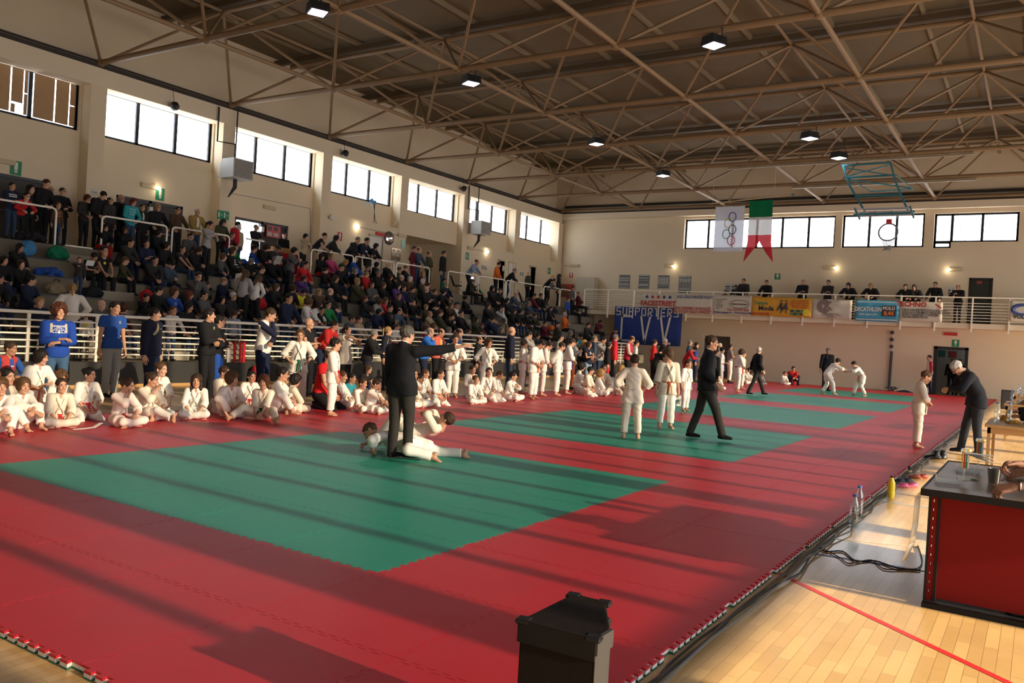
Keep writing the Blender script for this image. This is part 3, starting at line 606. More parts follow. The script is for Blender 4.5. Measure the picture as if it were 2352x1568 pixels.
def poster(u0, v0, u1, v1, axis, d, label, col, rows=0, name='poster', cat='poster'):
    a, c = hit(u0, v0, axis, d), hit(u1, v1, axis, d); t = thing(name, label, cat, tuple(a)); w_ = abs(c[1]-a[1]) if axis == 'x' else c[0]-a[0]; h_ = a[2]-c[2]
    m = MB()
    if axis == 'x': m.box(0, 0, -h_, .015, w_, 0)
    else: m.box(0, -.015, -h_, w_, 0, 0)
    m.build('sheet', col, t); rnd = random.Random(u0)
    for i in range(rows):
        m = MB(); z = -h_*(i+.5)/rows; hh = h_/rows*.33; k = rnd.choice([0, 1, 2])
        for q in range(4 if rows > 4 else 2):
            f0 = .06+q*(.9/(4 if rows > 4 else 2)); f1 = f0+(.9/(4 if rows > 4 else 2))*rnd.uniform(.6, .92)
            if axis == 'x': m.box(.015, w_*f0, z-hh, .018, w_*f1, z+hh)
            else: m.box(w_*f0, -.018, z-hh, w_*f1, -.015, z+hh, 0)
        m.build('printed_row', [mat('photo_grey', (.25, .26, .26), .5), mat('photo_dark', (.08, .09, .09), .5), mat('photo_pale', (.55, .55, .5), .5)][k], t)
    return t
pm = mat('photo_base', (.2, .2, .19), .4)
for u0, v0, u1, v1, s in [(1423, 631, 1446, 663, 'grey photo-grid poster nearest the metal cupboard'), (1468, 631, 1491, 663, 'second grey photo-grid poster on the end wall'), (1512, 632, 1536, 664, 'third grey photo-grid poster on the end wall'), (1560, 633, 1586, 673, 'largest grey photo-grid poster on the end wall')]: poster(u0, v0, u1, v1, 'y', YB, s, pm, 11)
poster(1665, 650, 1695, 672, 'y', YB, 'white notice sheet on the end wall by the child on the gallery', mat('paper', (.7, .68, .62), .7), 4, 'notice_sheet', 'notice'); poster(2177, 658, 2196, 676, 'y', YB, 'white notice sheet beside the black gallery door', mat('paper', (.7, .68, .62), .7), 3, 'notice_sheet', 'notice')
poster(209, 433, 223, 449, 'x', XL, 'white notice sheet on the pillar above the man in black', mat('paper', (.7, .68, .62), .7), 5, 'notice_sheet', 'notice')
for a in [(1107, 608, 1118, 620, 'pale notice on the wall beside the blue shirt'), (1154, 610, 1160, 623, 'narrow pale notice between the small doors'), (1193, 624, 1203, 634, 'pale notice past the white door')]: poster(*a[:4], 'x', XL, a[4], mat('paper', (.7, .68, .62), .7), 4, 'notice_sheet', 'notice')
# poster on the stall in the open doorway, its red cloth
o = poster(613, 516, 643, 548, 'x', XW+.05, 'red and white poster with six photos in the open doorway', mat('poster_red', (.6, .12, .12), .6), 2)
# convex mirror, blue papers, framed mirror poster
p = wx(893, 547, XL); t = thing('convex_mirror', 'round convex mirror on the wall above the seated crowd', 'mirror', tuple(p)); m = MB(); m.lathe((.03, 0, 0), [(.27, -.02), (.3, .0), (.28, .03)], 24, 0, (1, 0, 0)); m.build('rim', inkk, t); m = MB(); m.lathe((.03, 0, 0), [(.26, .02), (.2, .05), (.1, .07), (.02, .075)], 24, 0, (1, 0, 0)); m.build('mirror_face', mat('mirror', (.85, .9, .95), .04, 1.), t, True)
poster(900, 569, 919, 600, 'x', XL, 'shiny framed picture board under the convex mirror', mat('gloss_brown', (.35, .22, .12), .08, .6), 3, 'picture_board', 'picture')
# wall heaters with pipes
def heater(u, v, label, pu):
    p = wx(u, v, XL); t = thing('unit_heater', label, 'heater', (XL, p[1], p[2]))
    g = mat('heater_grey', (.42, .41, .38), .45); m = MB(); m.box(.25, -.42, -.33, .85, .42, .33); m.build('casing', g, t)
    m = MB(); 
    for i in range(9): m.box(.86, -.36, -.28+i*.065, .885, .36, -.25+i*.065)
    m.build('louvre', mat('heater_louvre', (.2, .18, .15), .5), t)
    m = MB(); m.box(0, -.38, -.3, .25, -.34, -.26); m.box(0, .34, -.3, .25, .38, -.26); m.box(0, -.3, -.25, .25, .1, .25); m.build('bracket', g, t)
    m = MB(); zt_ = 8.8-p[2]; m.tube([(.1, -.55, zt_), (.1, -.55, .9), (.35, .0, .9), (.35, 0, .33)], .03, 8); m.tube([(.2, .15, zt_+.1), (.2, .15, .33)], .025, 8); m.tube([(.45, 0, -.33), (.45, .0, -.6), (.25, -.1, -.95)], [.07, .07, .02], 8); m.build('pipe', black, t, True)
heater(522, 392, 'grey wall heater with black pipes on the second pillar', 0); heater(1084, 525, 'grey wall heater with black pipes on the farther pillar', 0)
for u, v, s in [(400, 243, 'small black loudspeaker on the ring beam above the nearest open window'), (792, 352, 'small black loudspeaker above the window with branches'), (1065, 433, 'small black loudspeaker nearest the far corner')]:
    p = wx(u, v, XL+.2); t = thing('wall_speaker', s, 'loudspeaker', tuple(p)); m = MB(); m.lathe((0, 0, 0), [(.05, -.1), (.13, -.06), (.15, .05), (.1, .13)], 8, 0, (.8, .5, -.4)); m.build('cone_housing', black, t, True); m = MB(); m.tube([(0, 0, .08), (-.03, -.05, .55)], .008, 5); m.tube([(-.2, -.05, .0), (0, 0, .0)], .015, 5); m.build('bracket', black, t)
def conduit(pts, label, x=XW, r=.014, axis='x'):
    m = MB(); P_ = [tuple(hit(u, v, axis, x)+np.array([.02, 0, 0] if axis == 'x' else [0, -.03, 0])) for u, v in pts]; m.tube(P_, r, 6); tag(m.build('conduit', mat('conduit_grey', (.35, .31, .25), .5), None, True), label, 'conduit')
conduit([(530, 444), (710, 478), (713, 485), (712, 560)], 'thin grey conduit over the open door')
conduit([(822, 521), (918, 541)], 'thin grey conduit from the round bulb lamp', XL); conduit([(1085, 571), (1115, 578)], 'short grey conduit to the far bulb lamp', XL); conduit([(1296, 610), (1315, 610)], 'short conduit by the corner emergency light', YB, axis='y')
m = MB(); q = wx(858, 464, XL-.2)
for k in range(3): m.tube([(q[0], q[1]+.05*k, q[2]), (q[0]+.05, q[1]+.1-.04*k, q[2]-.7), (q[0]+.1, q[1]+.3-.2*k, q[2]-1.1)], .01, 5)
tag(m.build('loose_cable', black, None, True), 'loose dark cables hanging under the window with the blue tape', 'cable')
m = MB(); m.obox(tuple(q), (.1, .25, .14)); m.obox((q[0], q[1]-.15, q[2]+.07), (.08, .18, .08), Matrix.Rotation(.6, 3, 'X')); tag(m.build('blue_bag', mat('blue_plastic', (.08, .3, .6), .4)), 'bit of blue plastic stuffed at the window sill', 'plastic bag')
m = MB(); q = hit(930, 425, 'x', XL-.1); m.tube([(q[0], q[1], q[2]+.6), (q[0]+.02, q[1]+.1, q[2]-.6), (q[0], q[1]-.1, q[2]-1.3), (q[0], q[1]-.6, q[2]-1.9)], .018, 6); tag(m.build('loose_cable', plast, None, True), 'pale cable running down the pillar past the speaker window', 'cable')
p = wx(757, 500, XL); t = thing('security_camera', 'small white dome camera on the pillar beside the walkway', 'camera', tuple(p)); m = MB(); m.lathe((.12, 0, 0), [(.03, -.1), (.09, -.06), (.1, .02), (.06, .09)], 10); m.build('dome', plast, t, True); m = MB(); m.tube([(0, 0, .1), (.12, 0, .12), (.12, 0, .06)], .012, 6); m.tube([(0, .0, .1), (.03, -.03, .22)], .006, 5); m.build('bracket', plast, t)
# cupboard and fire box on the far end of the walkway
p = hit(1343, 662, 'y', YB-.3); t = thing('metal_cupboard', 'cream two-door metal cupboard on the gallery by the far corner', 'cupboard', (-19.4, YB-.5, 3.25)); H_ = 1.9
m = MB(); m.box(0, 0, 0, 1.25, .45, H_); m.build('body', mat('cupboard_cream', (.55, .48, .36), .5), t)
for i in range(2): m = MB(); m.box(.02+.61*i, -.02, .05, .61+.61*i, 0, H_-.03); d_ = m.build('door', mat('cupboard_cream', (.55, .48, .36), .5), t); m = MB(); m.box(.56+.08*i, -.04, .9, .58+.08*i, -.02, 1.05); m.build('handle', inkk, d_)
t = thing('hose_cabinet', 'red fire hose cabinet with a brown window in the far corner', 'fire hose cabinet', (-20.6, YB-.28, 4.0)); m = MB(); m.box(0, 0, 0, .85, .25, .75); m.build('box', sred, t); m = MB(); m.box(.08, -.02, .07, .62, 0, .68); m.build('window', mat('brown_pane', (.2, .1, .05), .2), t)
# ================================================================ FLAGS, HOOP
fy = 30.0
a, c = hit(1628, 468, 'y', fy), hit(1818, 447, 'y', fy); 
t = thing('flag_pole', 'thin slanting wooden pole holding the two flags', 'pole'); m = MB(); m.tube([tuple(a), tuple(c)], .025, 8); m.build('pole', mat('pole_wood', (.55, .45, .3), .5), t, True); m = MB(); m.tube([tuple(c), tuple(c+(c-a)*.03)], .04, 8); m.build('end_cap', mat('teal_metal', (.03, .22, .26), .5), t)
for f, zz in ((.05, 9), (.8, 9)): q = a+(c-a)*f; m = MB(); m.tube([tuple(q), (q[0], q[1], zz)], .005, 4); m.build('suspension_wire', plast, t)
def cloth(poly_fn, cols, u0, v0, u1, v1, label, name, alpha=.8):
    A = hit(u0, v0, 'y', fy-.05); B = hit(u1, v1, 'y', fy-.05); t = thing(name, label, 'flag', tuple(A)); W = B[0]-A[0]; H = A[2]-B[2]
    nx, nz = 16, 24
    for ci, (f0, f1, mt) in enumerate(cols):
        m = MB(); vs = []
        for j in range(nz+1):
            g = f0+(f1-f0)*j/nz
            for i in range(nx+1):
                x, z = poly_fn(i/nx, g); vs.append((x*W, .03*sin(i/nx*11+z*3)+.02*sin(i/nx*5), -z*H))
        m.add(vs, [(j*(nx+1)+i, (j+1)*(nx+1)+i, (j+1)*(nx+1)+i+1, j*(nx+1)+i+1) for j in range(nz) for i in range(nx)]); m.build('cloth_band', mt, t, True)
    return t, W, H
def tmat(name, c, tl=.45):
    m = bpy.data.materials.new(name); m.use_nodes = True; N = m.node_tree; N.nodes.clear(); o = N.nodes.new('ShaderNodeOutputMaterial'); d = N.nodes.new('ShaderNodeBsdfDiffuse'); g = N.nodes.new('ShaderNodeBsdfTranslucent'); tr_ = N.nodes.new('ShaderNodeBsdfTransparent'); x = N.nodes.new('ShaderNodeMixShader'); x2 = N.nodes.new('ShaderNodeMixShader')
    d.inputs[0].default_value = (*c, 1); g.inputs[0].default_value = (*c, 1); x.inputs[0].default_value = .25; x2.inputs[0].default_value = tl
    tr_.inputs[0].default_value = (*[min(1, q*1.1+.1) for q in c], 1)
    N.links.new(d.outputs[0], x.inputs[1]); N.links.new(g.outputs[0], x.inputs[2]); N.links.new(x.outputs[0], x2.inputs[1]); N.links.new(tr_.outputs[0], x2.inputs[2]); N.links.new(x2.outputs[0], o.inputs[0]); return m
t, W, H = cloth(lambda f, g: (f*(1-.02*g), g+.02*(1-f)*0), [(0, 1, tmat('flag_white', (.62, .66, .74), .05))], 1644, 475, 1706, 577, 'white flag with a column of coloured rings hanging lengthwise', 'ring_flag')
for i, (x, z, cn) in enumerate([(.60, .24, (.03, .06, .3)), (.47, .38, (.6, .5, .05)), (.62, .52, (.02, .02, .02)), (.42, .62, (.1, .4, .25)), (.60, .76, (.6, .05, .06))]):
    m = MB(); m.tube([(x*W+.15*cos(a_*pi/16), -.05, -z*H+.19*sin(a_*pi/16)) for a_ in range(33)], .018, 6); m.build('ring', mat('ring_ink_%d' % i, cn, .7), t, True)
def tail(f, g):
    if g < .66: return (f*(1+.02*g), g)
    k = (g-.66)/.34; return ((f-.5)*(1+.25*k)+.5, .66+.34*k*(abs(f-.5)*2)**.9*1.0+.0*g) if k > 0 else (f, g)
cloth(tail, [(0, .27, tmat('flag_green', (.01, .16, .06), .03)), (.27, .56, tmat('flag_white2', (.60, .60, .60), .06)), (.56, 1, tmat('flag_red', (.50, .035, .045), .05))], 1722, 461, 1768, 602, 'green white and red swallow-tailed flag hanging from the pole', 'tricolour_flag')
teal = mat('teal_paint', (.02, .16, .20), .45)
t = thing('basketball_hoop', 'teal folding ceiling basketball frame with glass backboard and rim', 'basketball hoop')
hy = 27.5
def hp(u, v, y=hy): return tuple(hit(u, v, 'y', y))
m = MB()
for a_, b_ in [((1936, 378), (1948, 420)), ((1948, 420), (1990, 492)), ((2045, 373), (2058, 420)), ((2058, 420), (2089, 492)), ((1938, 380), (2046, 373)), ((1944, 408), (2052, 402)), ((1964, 450), (2070, 446)), ((1982, 481), (2084, 478))]: m.tube([hp(*a_), hp(*b_)], .035, 6)
m.build('front_arm', teal, t)
m = MB(); yb2 = 30.2
for a_, b_ in [((1950, 410), (2000, 440)), ((2058, 402), (2098, 436)), ((2000, 440), (2098, 434)), ((1940, 385), (2056, 404)), ((1944, 406), (2046, 378)), ((1950, 412), (2094, 432))]: m.tube([hp(*a_, hy), hp(*b_, yb2)], .025, 6)
m.build('brace', teal, t)
q0, q1 = hit(1988, 489, 'y', hy), hit(2086, 489, 'y', hy); bz = q0[2]; 
R = Matrix.Rotation(rad(-12), 3, 'X'); cx_ = (q0[0]+q1[0])/2
m = MB(); 
for dx, dy, sx, sy in [(0, 0, 1.8, .07), (0, -1.05, 1.8, .05), (-.88, -.5, .05, 1.05), (.88, -.5, .05, 1.05)]: m.obox((cx_+dx, hy+dy*.98, bz+dy*.2), (sx, sy, .06), R)
m.build('backboard_frame', teal, t)
m = MB(); m.obox((cx_, hy-.5, bz-.1), (1.72, 1.0, .02), R); m.build('backboard', mat('backboard_glass', (.45, .55, .6), .1, alpha=.4), t)
m = MB(); 
for dx, dy, sx, sy in [(0, -.75, .6, .04), (0, -.38, .6, .04), (-.28, -.56, .04, .38), (.28, -.56, .04, .38)]: m.obox((cx_+dx, hy+dy, bz+dy*.2-.02), (sx, sy, .01), R)
m.build('target_square', inkk, t)
rq = hit(2040, 533, 'y', hy-1.1)
m = MB(); m.tube([(rq[0]+.3*sin(a_*pi/12), rq[1]+.06*cos(a_*pi/12), rq[2]+.3*cos(a_*pi/12)) for a_ in range(25)], .028, 6); m.build('rim', mat('rim_grey', (.16, .16, .18), .4), t, True)
m = MB(); m.obox((rq[0], rq[1]+.04, rq[2]+.37), (.18, .06, .16)); m.build('rim_mount', sred, t)
m = MB()
for k in range(8): m.tube([(rq[0]-.2+.4*k/7, rq[1], rq[2]-.24), (rq[0]-.12+.24*k/7, rq[1]-.03, rq[2]-.45), (rq[0]-.16+.3*((k+3) % 8)/7, rq[1], rq[2]-.62)], .012, 4)
m.build('net', mat('net_grey', (.2, .2, .2), .8), t)
m = MB()
for v0, v1, yy in ((383, 378, 28.9), (436, 424, 33.6)):
    A = hit(1780 if v0 < 400 else 1852, v0, 'z', 8.85); m.box(-7.6 if v0 < 400 else -6.2, yy-.05, 8.84, 1.2 if v0 < 400 else 1.0, yy+.05, 8.92)
tag(m.build('support_beam', mat('olive_steel', (.30, .25, .15), .5)), 'pair of olive steel beams under the truss carrying the basketball frame', 'beam')
# ================================================================ things on the back floor
p = hit(2042, 884, 'y', YB-.15)
t = thing('volleyball_post_padding', 'black and white padded volleyball post leaning on the end wall', 'pole', (p[0], YB-.12, -.04)); m = MB(); m.tube([(0, 0, 0), (.02, 0, 1.9)], .06, 8); m.build('dark_sleeve', inkk, t); m = MB(); m.tube([(.02, 0, 1.9), (.0, 0, 2.75)], .035, 8); m.build('pale_tube', mat('pale_tube', (.5, .45, .36), .5), t)
for z in (2.12, 2.45, 2.78): m = MB(); m.lathe((0, -.02, z), [(.03, -.07), (.09, -.04), (.09, .04), (.03, .07)], 10, 0, (0, 1, 0)); m.build('clamp', inkk, t)
m = MB(); rnd = random.Random(5)
for k in range(9): a_ = hit(rnd.uniform(1998, 2060), 889, 'y', YB-.7)*np.array([1, 1, 0]); m.tube([tuple(a_+np.array([0, -.3, rnd.uniform(0, .2)])), tuple(a_+np.array([rnd.uniform(-.6, .6), -.3+rnd.uniform(-.3, .3), rnd.uniform(0, .25)]))], .03, 6, k % 2)
tag(m.build('pile_of_poles', [inkk, mat('pale_tube', (.5, .45, .36), .5)]), 'heap of dark and pale poles on the floor by the end wall', 'poles')
p = hit(2078, 893, 'y', YB-1.); m = MB(); m.lathe((p[0], YB-1.0, -.04), [(.4, 0), (.34, .06), (.15, .12), (.03, .14)], 10); tag(m.build('sports_bag', mat('navy_cloth', (.02, .03, .07), .8), None, True), 'dark crumpled bag on the mat edge left of the lower doorway', 'bag')
p = hit(2287, 915, 'z', -.04); t = thing('loudspeaker', 'tall black loudspeaker standing far behind the scoring tables', 'loudspeaker', (2.62, 30.5, -.04)); m = MB(); m.box(-.2, -.2, 0, .2, .2, .68); m.build('cabinet', mat('speaker_black', (.03, .026, .022), .7, bump=.2, bscale=80), t); m = MB(); m.box(-.17, -.215, .04, .17, -.2, .64); m.build('grille', inkk, t)
# ================================================================ PEOPLE
V3 = lambda *a: np.array(a, dtype=float)
def rotm(p=0, r=0, y=0):      # pitch forward (+), roll to the right (+), yaw to the left (+); degrees; local x right, y forward, z up
    p, r, y = rad(-p), rad(r), rad(y)
    Rx = np.array([[1, 0, 0], [0, cos(p), -sin(p)], [0, sin(p), cos(p)]]); Ry = np.array([[cos(r), 0, sin(r)], [0, 1, 0], [-sin(r), 0, cos(r)]]); Rz = np.array([[cos(y), -sin(y), 0], [sin(y), cos(y), 0], [0, 0, 1]])
    return Rz@Ry@Rx
class SDF:
    """a smooth-blended distance field on a regular grid, meshed with surface nets"""
    def __init__(s, lo, hi, h):
        s.h = h; s.lo = np.array(lo, float)-2*h; n = np.ceil((np.array(hi)-s.lo)/h).astype(int)+3
        s.F = np.full(n, .08, np.float32); s.ax = [s.lo[i]+h*np.arange(n[i]) for i in range(3)]
    def _win(s, lo, hi):
        return tuple(slice(max(0, int((lo[i]-s.lo[i])/s.h)-1), max(0, int((hi[i]-s.lo[i])/s.h)+3)) for i in range(3))
    def _pts(s, w):
        X, Y, Z = np.meshgrid(s.ax[0][w[0]], s.ax[1][w[1]], s.ax[2][w[2]], indexing='ij'); return np.stack([X, Y, Z], -1)
    def _cap(s, a, b, ra, rb, R, flat, P):
        a, b = np.asarray(a, float), np.asarray(b, float)
        if R is not None:
            P = P@R; a = a@R; b = b@R; f = np.array([1, 1/flat, 1]); P = P*f; a = a*f; b = b*f
        ab = b-a; L = ab@ab; q = P-a; t = np.clip((q@ab)/L, 0, 1) if L > 1e-12 else np.zeros(P.shape[:-1])
        d = np.sqrt(((q-t[..., None]*ab)**2).sum(-1)); return d-(ra+(rb-ra)*t)
    def cap(s, a, b, ra, rb=None, k=.02, R=None, flat=1., sub=False):
        rb = ra if rb is None else rb; m = max(ra, rb)+k+3*s.h; a, b = np.asarray(a, float), np.asarray(b, float)
        w = s._win(np.minimum(a, b)-m, np.maximum(a, b)+m)
        if s.F[w].size == 0: return
        d = s._cap(a, b, ra, rb, R, flat, s._pts(w)); f = s.F[w]
        if R is not None: d = d*(.5+.5*flat)
        if sub: d = -d; h_ = np.clip(.5-.5*(d-f)/-k*-1, 0, 1) if 0 else None; s.F[w] = np.maximum(f, d) if k < 1e-4 else -_smin(-f, -d, k)
        else: s.F[w] = _smin(f, d, k)
    def capcut(s, a, b, ra, rb, k, cut=True):      # a capsule cut off flat at b
        m = max(ra, rb)+k+3*s.h; w = s._win(np.minimum(a, b)-m, np.maximum(a, b)+m)
        if s.F[w].size == 0: return
        P = s._pts(w); d = s._cap(a, b, ra, rb, None, 1, P); n = (b-a)/np.linalg.norm(b-a)
        if s.wr: x, y, z = P[..., 0], P[..., 1], P[..., 2]; d = d+s.wr*np.sin(31*x+19*z+3*np.sin(13*z+9*y))*np.sin(23*z-17*y+2.5*np.sin(11*x))
        s.F[w] = _smin(s.F[w], np.maximum(d, (P-b)@n), k)
    wr = 0
    def ell(s, c, r, k=.01, R=None, sub=False):
        c = np.asarray(c, float); r = np.asarray(r, float); m = r.max()+k+3*s.h; w = s._win(c-m, c+m)
        if s.F[w].size == 0: return
        P = s._pts(w)-c
        if R is not None: P = P@R
        k0 = np.sqrt(((P/r)**2).sum(-1)); k1 = np.sqrt(((P/r**2)**2).sum(-1))+1e-9; d = k0*(k0-1)/k1; f = s.F[w]
        s.F[w] = -_smin(-f, d, k) if sub else _smin(f, d, k)
    def plane(s, p, n):           # keep the side n points away from
        n = np.asarray(n, float)/np.linalg.norm(n); P = s._pts((slice(None),)*3); s.F = np.maximum(s.F, ((P-p)@n).astype(np.float32))
    def mesh(s):
        F = s.F; F[0] = F[-1] = .05; F[:, 0] = F[:, -1] = .05; F[:, :, 0] = F[:, :, -1] = .05
        I = F < 0; n = np.array(F.shape)-1; c = np.zeros(tuple(n), np.uint8)
        for dx in (0, 1):
            for dy in (0, 1):
                for dz in (0, 1): c += I[dx:n[0]+dx, dy:n[1]+dy, dz:n[2]+dz]
        act = (c > 0) & (c < 8); idx = np.full(tuple(n), -1, np.int32); A = np.argwhere(act); idx[act] = np.arange(len(A))
        acc = np.zeros((len(A), 3)); cnt = np.zeros(len(A)); o = np.eye(3, dtype=int)
        for ax in range(3):
            u, v = [i for i in range(3) if i != ax]
            for du in (0, 1):
                for dv in (0, 1):
                    off = np.zeros(3, int); off[u] = du; off[v] = dv; p0 = A+off; p1 = p0+o[ax]
                    f0 = F[tuple(p0.T)]; f1 = F[tuple(p1.T)]; cr = (f0 < 0) != (f1 < 0); t = np.where(cr, f0/np.where(cr, f0-f1, 1), 0)
                    loc = off+t[:, None]*o[ax]; acc += np.where(cr[:, None], loc, 0); cnt += cr
        V = s.lo+s.h*(A+acc/cnt[:, None]); Q = []
        for ax in range(3):
            u, v = (ax+1) % 3, (ax+2) % 3; sl0 = [slice(1, -1)]*3; sl0[ax] = slice(0, -1); sl1 = [slice(1, -1)]*3; sl1[ax] = slice(1, None)
            a, b = I[tuple(sl0)], I[tuple(sl1)]; E = np.argwhere(a != b); base = E.copy(); base[:, u] += 1; base[:, v] += 1
            fl = a[tuple(E.T)]; q = []
            for du, dv in ((0, 0), (-1, 0), (-1, -1), (0, -1)):
                p = base.copy(); p[:, u] += du; p[:, v] += dv; q.append(idx[tuple(np.minimum(p, n-1).T)])
            q = np.stack(q, 1); q[~fl] = q[~fl][:, ::-1]; Q.append(q)
        Q = np.concatenate(Q); Q = Q[(Q >= 0).all(1)]; return V, Q
def _smin(a, b, k):
    if k < 1e-4: return np.minimum(a, b)
    h = np.maximum(k-np.abs(a-b), 0)/k; return (np.minimum(a, b)-h*h*k*.25).astype(np.float32)
def npmesh(name, V, Q, mats, mi=None):
    me = bpy.data.meshes.new(name); me.vertices.add(len(V)); me.vertices.foreach_set('co', np.asarray(V, np.float32).ravel())
    me.loops.add(Q.size); me.loops.foreach_set('vertex_index', Q.astype(np.int32).ravel()); me.polygons.add(len(Q)); me.polygons.foreach_set('loop_start', np.arange(0, Q.size, 4, dtype=np.int32))
    try: me.polygons.foreach_set('loop_total', np.full(len(Q), 4, np.int32))
    except Exception: pass
    for m in mats: me.materials.append(m)
    if mi is not None: me.polygons.foreach_set('material_index', np.asarray(mi, np.int32))
    me.polygons.foreach_set('use_smooth', np.ones(len(Q), bool)); me.update(calc_edges=True); return me
# ---- stock pieces, built once: heads, hands, feet, shoes, hair (adult metres)
def head_field(h, g, sub=1):
    s = SDF((-.11, -.13, -.19), (.11, .15, .14), h); w = .97 if g == 'f' else 1.
    s.ell((0, -.012, .035), (.077*w, .094, .084), .01); s.ell((0, .022, -.03), (.056*w, .068, .088), .03)
    s.cap((-.028*w, .03, -.076), (.028*w, .03, -.076), .022, k=.03); s.ell((0, .062, -.097), (.023, .02, .018), .025)
    for q in (-1, 1): s.ell((q*.036, .07, -.028), (.020, .016, .018), .02); s.cap((q*.012, .084, .028), (q*.045, .07, .026), .009, k=.012)
    for q in (-1, 1): s.ell((q*.031, .098, .006), (.017, .016, .012), .012, sub=True); s.ell((q*.030, .074, .004), (.0125, .012, .0105), .002)
    s.cap((0, .084, .016), (0, .106, -.022), .0075, .012, .012); 
    for q in (-1, 1): s.ell((q*.012, .095, -.028), (.009, .011, .008), .006)
    s.cap((-.013, .085, -.053), (.013, .085, -.053), .005, k=.006); s.cap((-.011, .083, -.061), (.011, .083, -.061), .0055, k=.006)
    for q in (-1, 1): s.ell((q*.079*w, -.008, -.005), (.010, .019, .031), .006, rotm(0, 0, q*20)); s.ell((q*.088*w, .0, -.003), (.006, .010, .018), .004, sub=True)
    s.cap((0, -.012, -.07), (0, -.03, -.165), .054 if g != 'f' else .047, .058 if g != 'f' else .05, .02)
    return s
def head_mat(V, Q):
    C = V[Q].mean(1); mi = np.zeros(len(Q), np.int32); x, y, z = C.T; ax = np.abs(x)
    mi[(np.hypot(ax-.030, (z-.004)*2.0) < .0105) & (y > .076)] = 1
    mi[(np.hypot(ax-.029, z-.004) < .0066) & (y > .076)] = 2
    mi[(ax < .018-np.abs(z+.057)*.6) & (np.abs(z+.057) < .0085) & (y > .082)] = 3
    mi[(ax > .012) & (ax < .05) & (np.abs(z-.0285+(ax-.03)**2*6) < .0042) & (y > .06)] = 4
    return mi
HEADS = {}
def get_head(g, lod):
    if (g, lod) not in HEADS:
        V, Q = head_field((.0055, .009)[lod], g).mesh(); HEADS[g, lod] = (V, Q, head_mat(V, Q))
    return HEADS[g, lod]
HANDS = {}
def get_hand(kind, lod):
    if (kind, lod) in HANDS: return HANDS[kind, lod]
    # right hand, palm down: fingers +y, thumb towards -x, back of the hand +z
    s = SDF((-.09, -.03, -.11), (.06, .2, .04), (.0042, .0065)[lod]); curl = {'relax': (22, 26, 16), 'open': (4, 5, 3), 'fist': (70, 88, 60), 'grip': (45, 60, 35)}[kind]; spread = {'open': 7}.get(kind, 2)
    for i, (x, y, r) in enumerate([(-.031, .083, .0115), (-.010, .09, .0115), (.011, .086, .011), (.030, .077, .0105)]):
        s.cap((x*.55, .004, 0), (x, y, .0), .0155, r+.001, .014)
        a = rad((i-1.5)*-spread)*-1; d = V3(sin(a), cos(a), 0); p = V3(x, y, 0); L = [(.046, .026, .021), (.050, .030, .022), (.046, .028, .021), (.036, .021, .019)][i]; ang = 0
        for j in range(3):
            ang += rad(curl[j]+i*2); dd = V3(d[0]*cos(ang), d[1]*cos(ang), -sin(ang)); q = p+dd*L[j]; s.cap(p, q, r*(.86-.06*j), r*(.82-.08*j), .002); p = q
    s.cap((-.018, .015, -.004), (-.046, .048, -.012), .0155, .012, .012); e = V3(-.056, .08, -.022) if kind != 'fist' else V3(-.025, .075, -.036)
    s.cap((-.046, .048, -.012), e, .0115, .0095, .003); s.cap(e, e+(V3(-.004, .024, -.006) if kind != 'fist' else V3(.02, .012, -.004)), .0095, .008, .002)
    s.cap((0, .01, 0), (0, -.03, 0), .022, .024, .012, np.eye(3)[[0, 2, 1]].T*1. if 0 else None)
    HANDS[kind, lod] = s.mesh(); return HANDS[kind, lod]
FEET = {}
def get_foot(kind, lod):
    if (kind, lod) in FEET: return FEET[kind, lod]
    h = (.006, .010)[lod]; s = SDF((-.08, -.09, -.09), (.08, .24, .06), h)      # ankle joint at origin, sole at z=-.075, right foot
    if kind == 'bare':
        s.cap((0, -.03, -.045), (0, .0, -.02), .031, .036, .02); s.cap((0, .0, -.02), (-.005, .12, -.055), .036, .022, .03); s.cap((.02, .0, -.05), (.025, .11, -.058), .022, .018, .03); s.cap((0, 0, 0), (0, 0, .05), .035, .036, .02)
        for i in range(5):
            x = -.032+i*.0155; y = .135-.012*i; r = .0135 if i == 0 else .0095; s.cap((x*.9, y-.02, -.060), (x, y+.028-.004*i, -.064), r, r*.95, .008)
        P = 1
    else:
        b = .0 if kind == 'sock' else .006
        s.cap((0, -.035, -.045), (0, .0, -.03), .034+b, .036+b, .02); s.cap((0, .0, -.025), (-.002, .13, -.055), .037+b, .024+b, .03); s.cap((.016, .02, -.055), (.014, .14, -.060), .026+b, .020+b, .03); s.cap((-.014, .02, -.058), (-.016, .15, -.060), .024+b, .02+b, .03); s.cap((0, 0, 0), (0, 0, .035), .040+b, .042+b, .02)
    s.plane(V3(0, 0, -.078), V3(0, 0, -1)); FEET[kind, lod] = s.mesh(); return FEET[kind, lod]
HAIR = {}
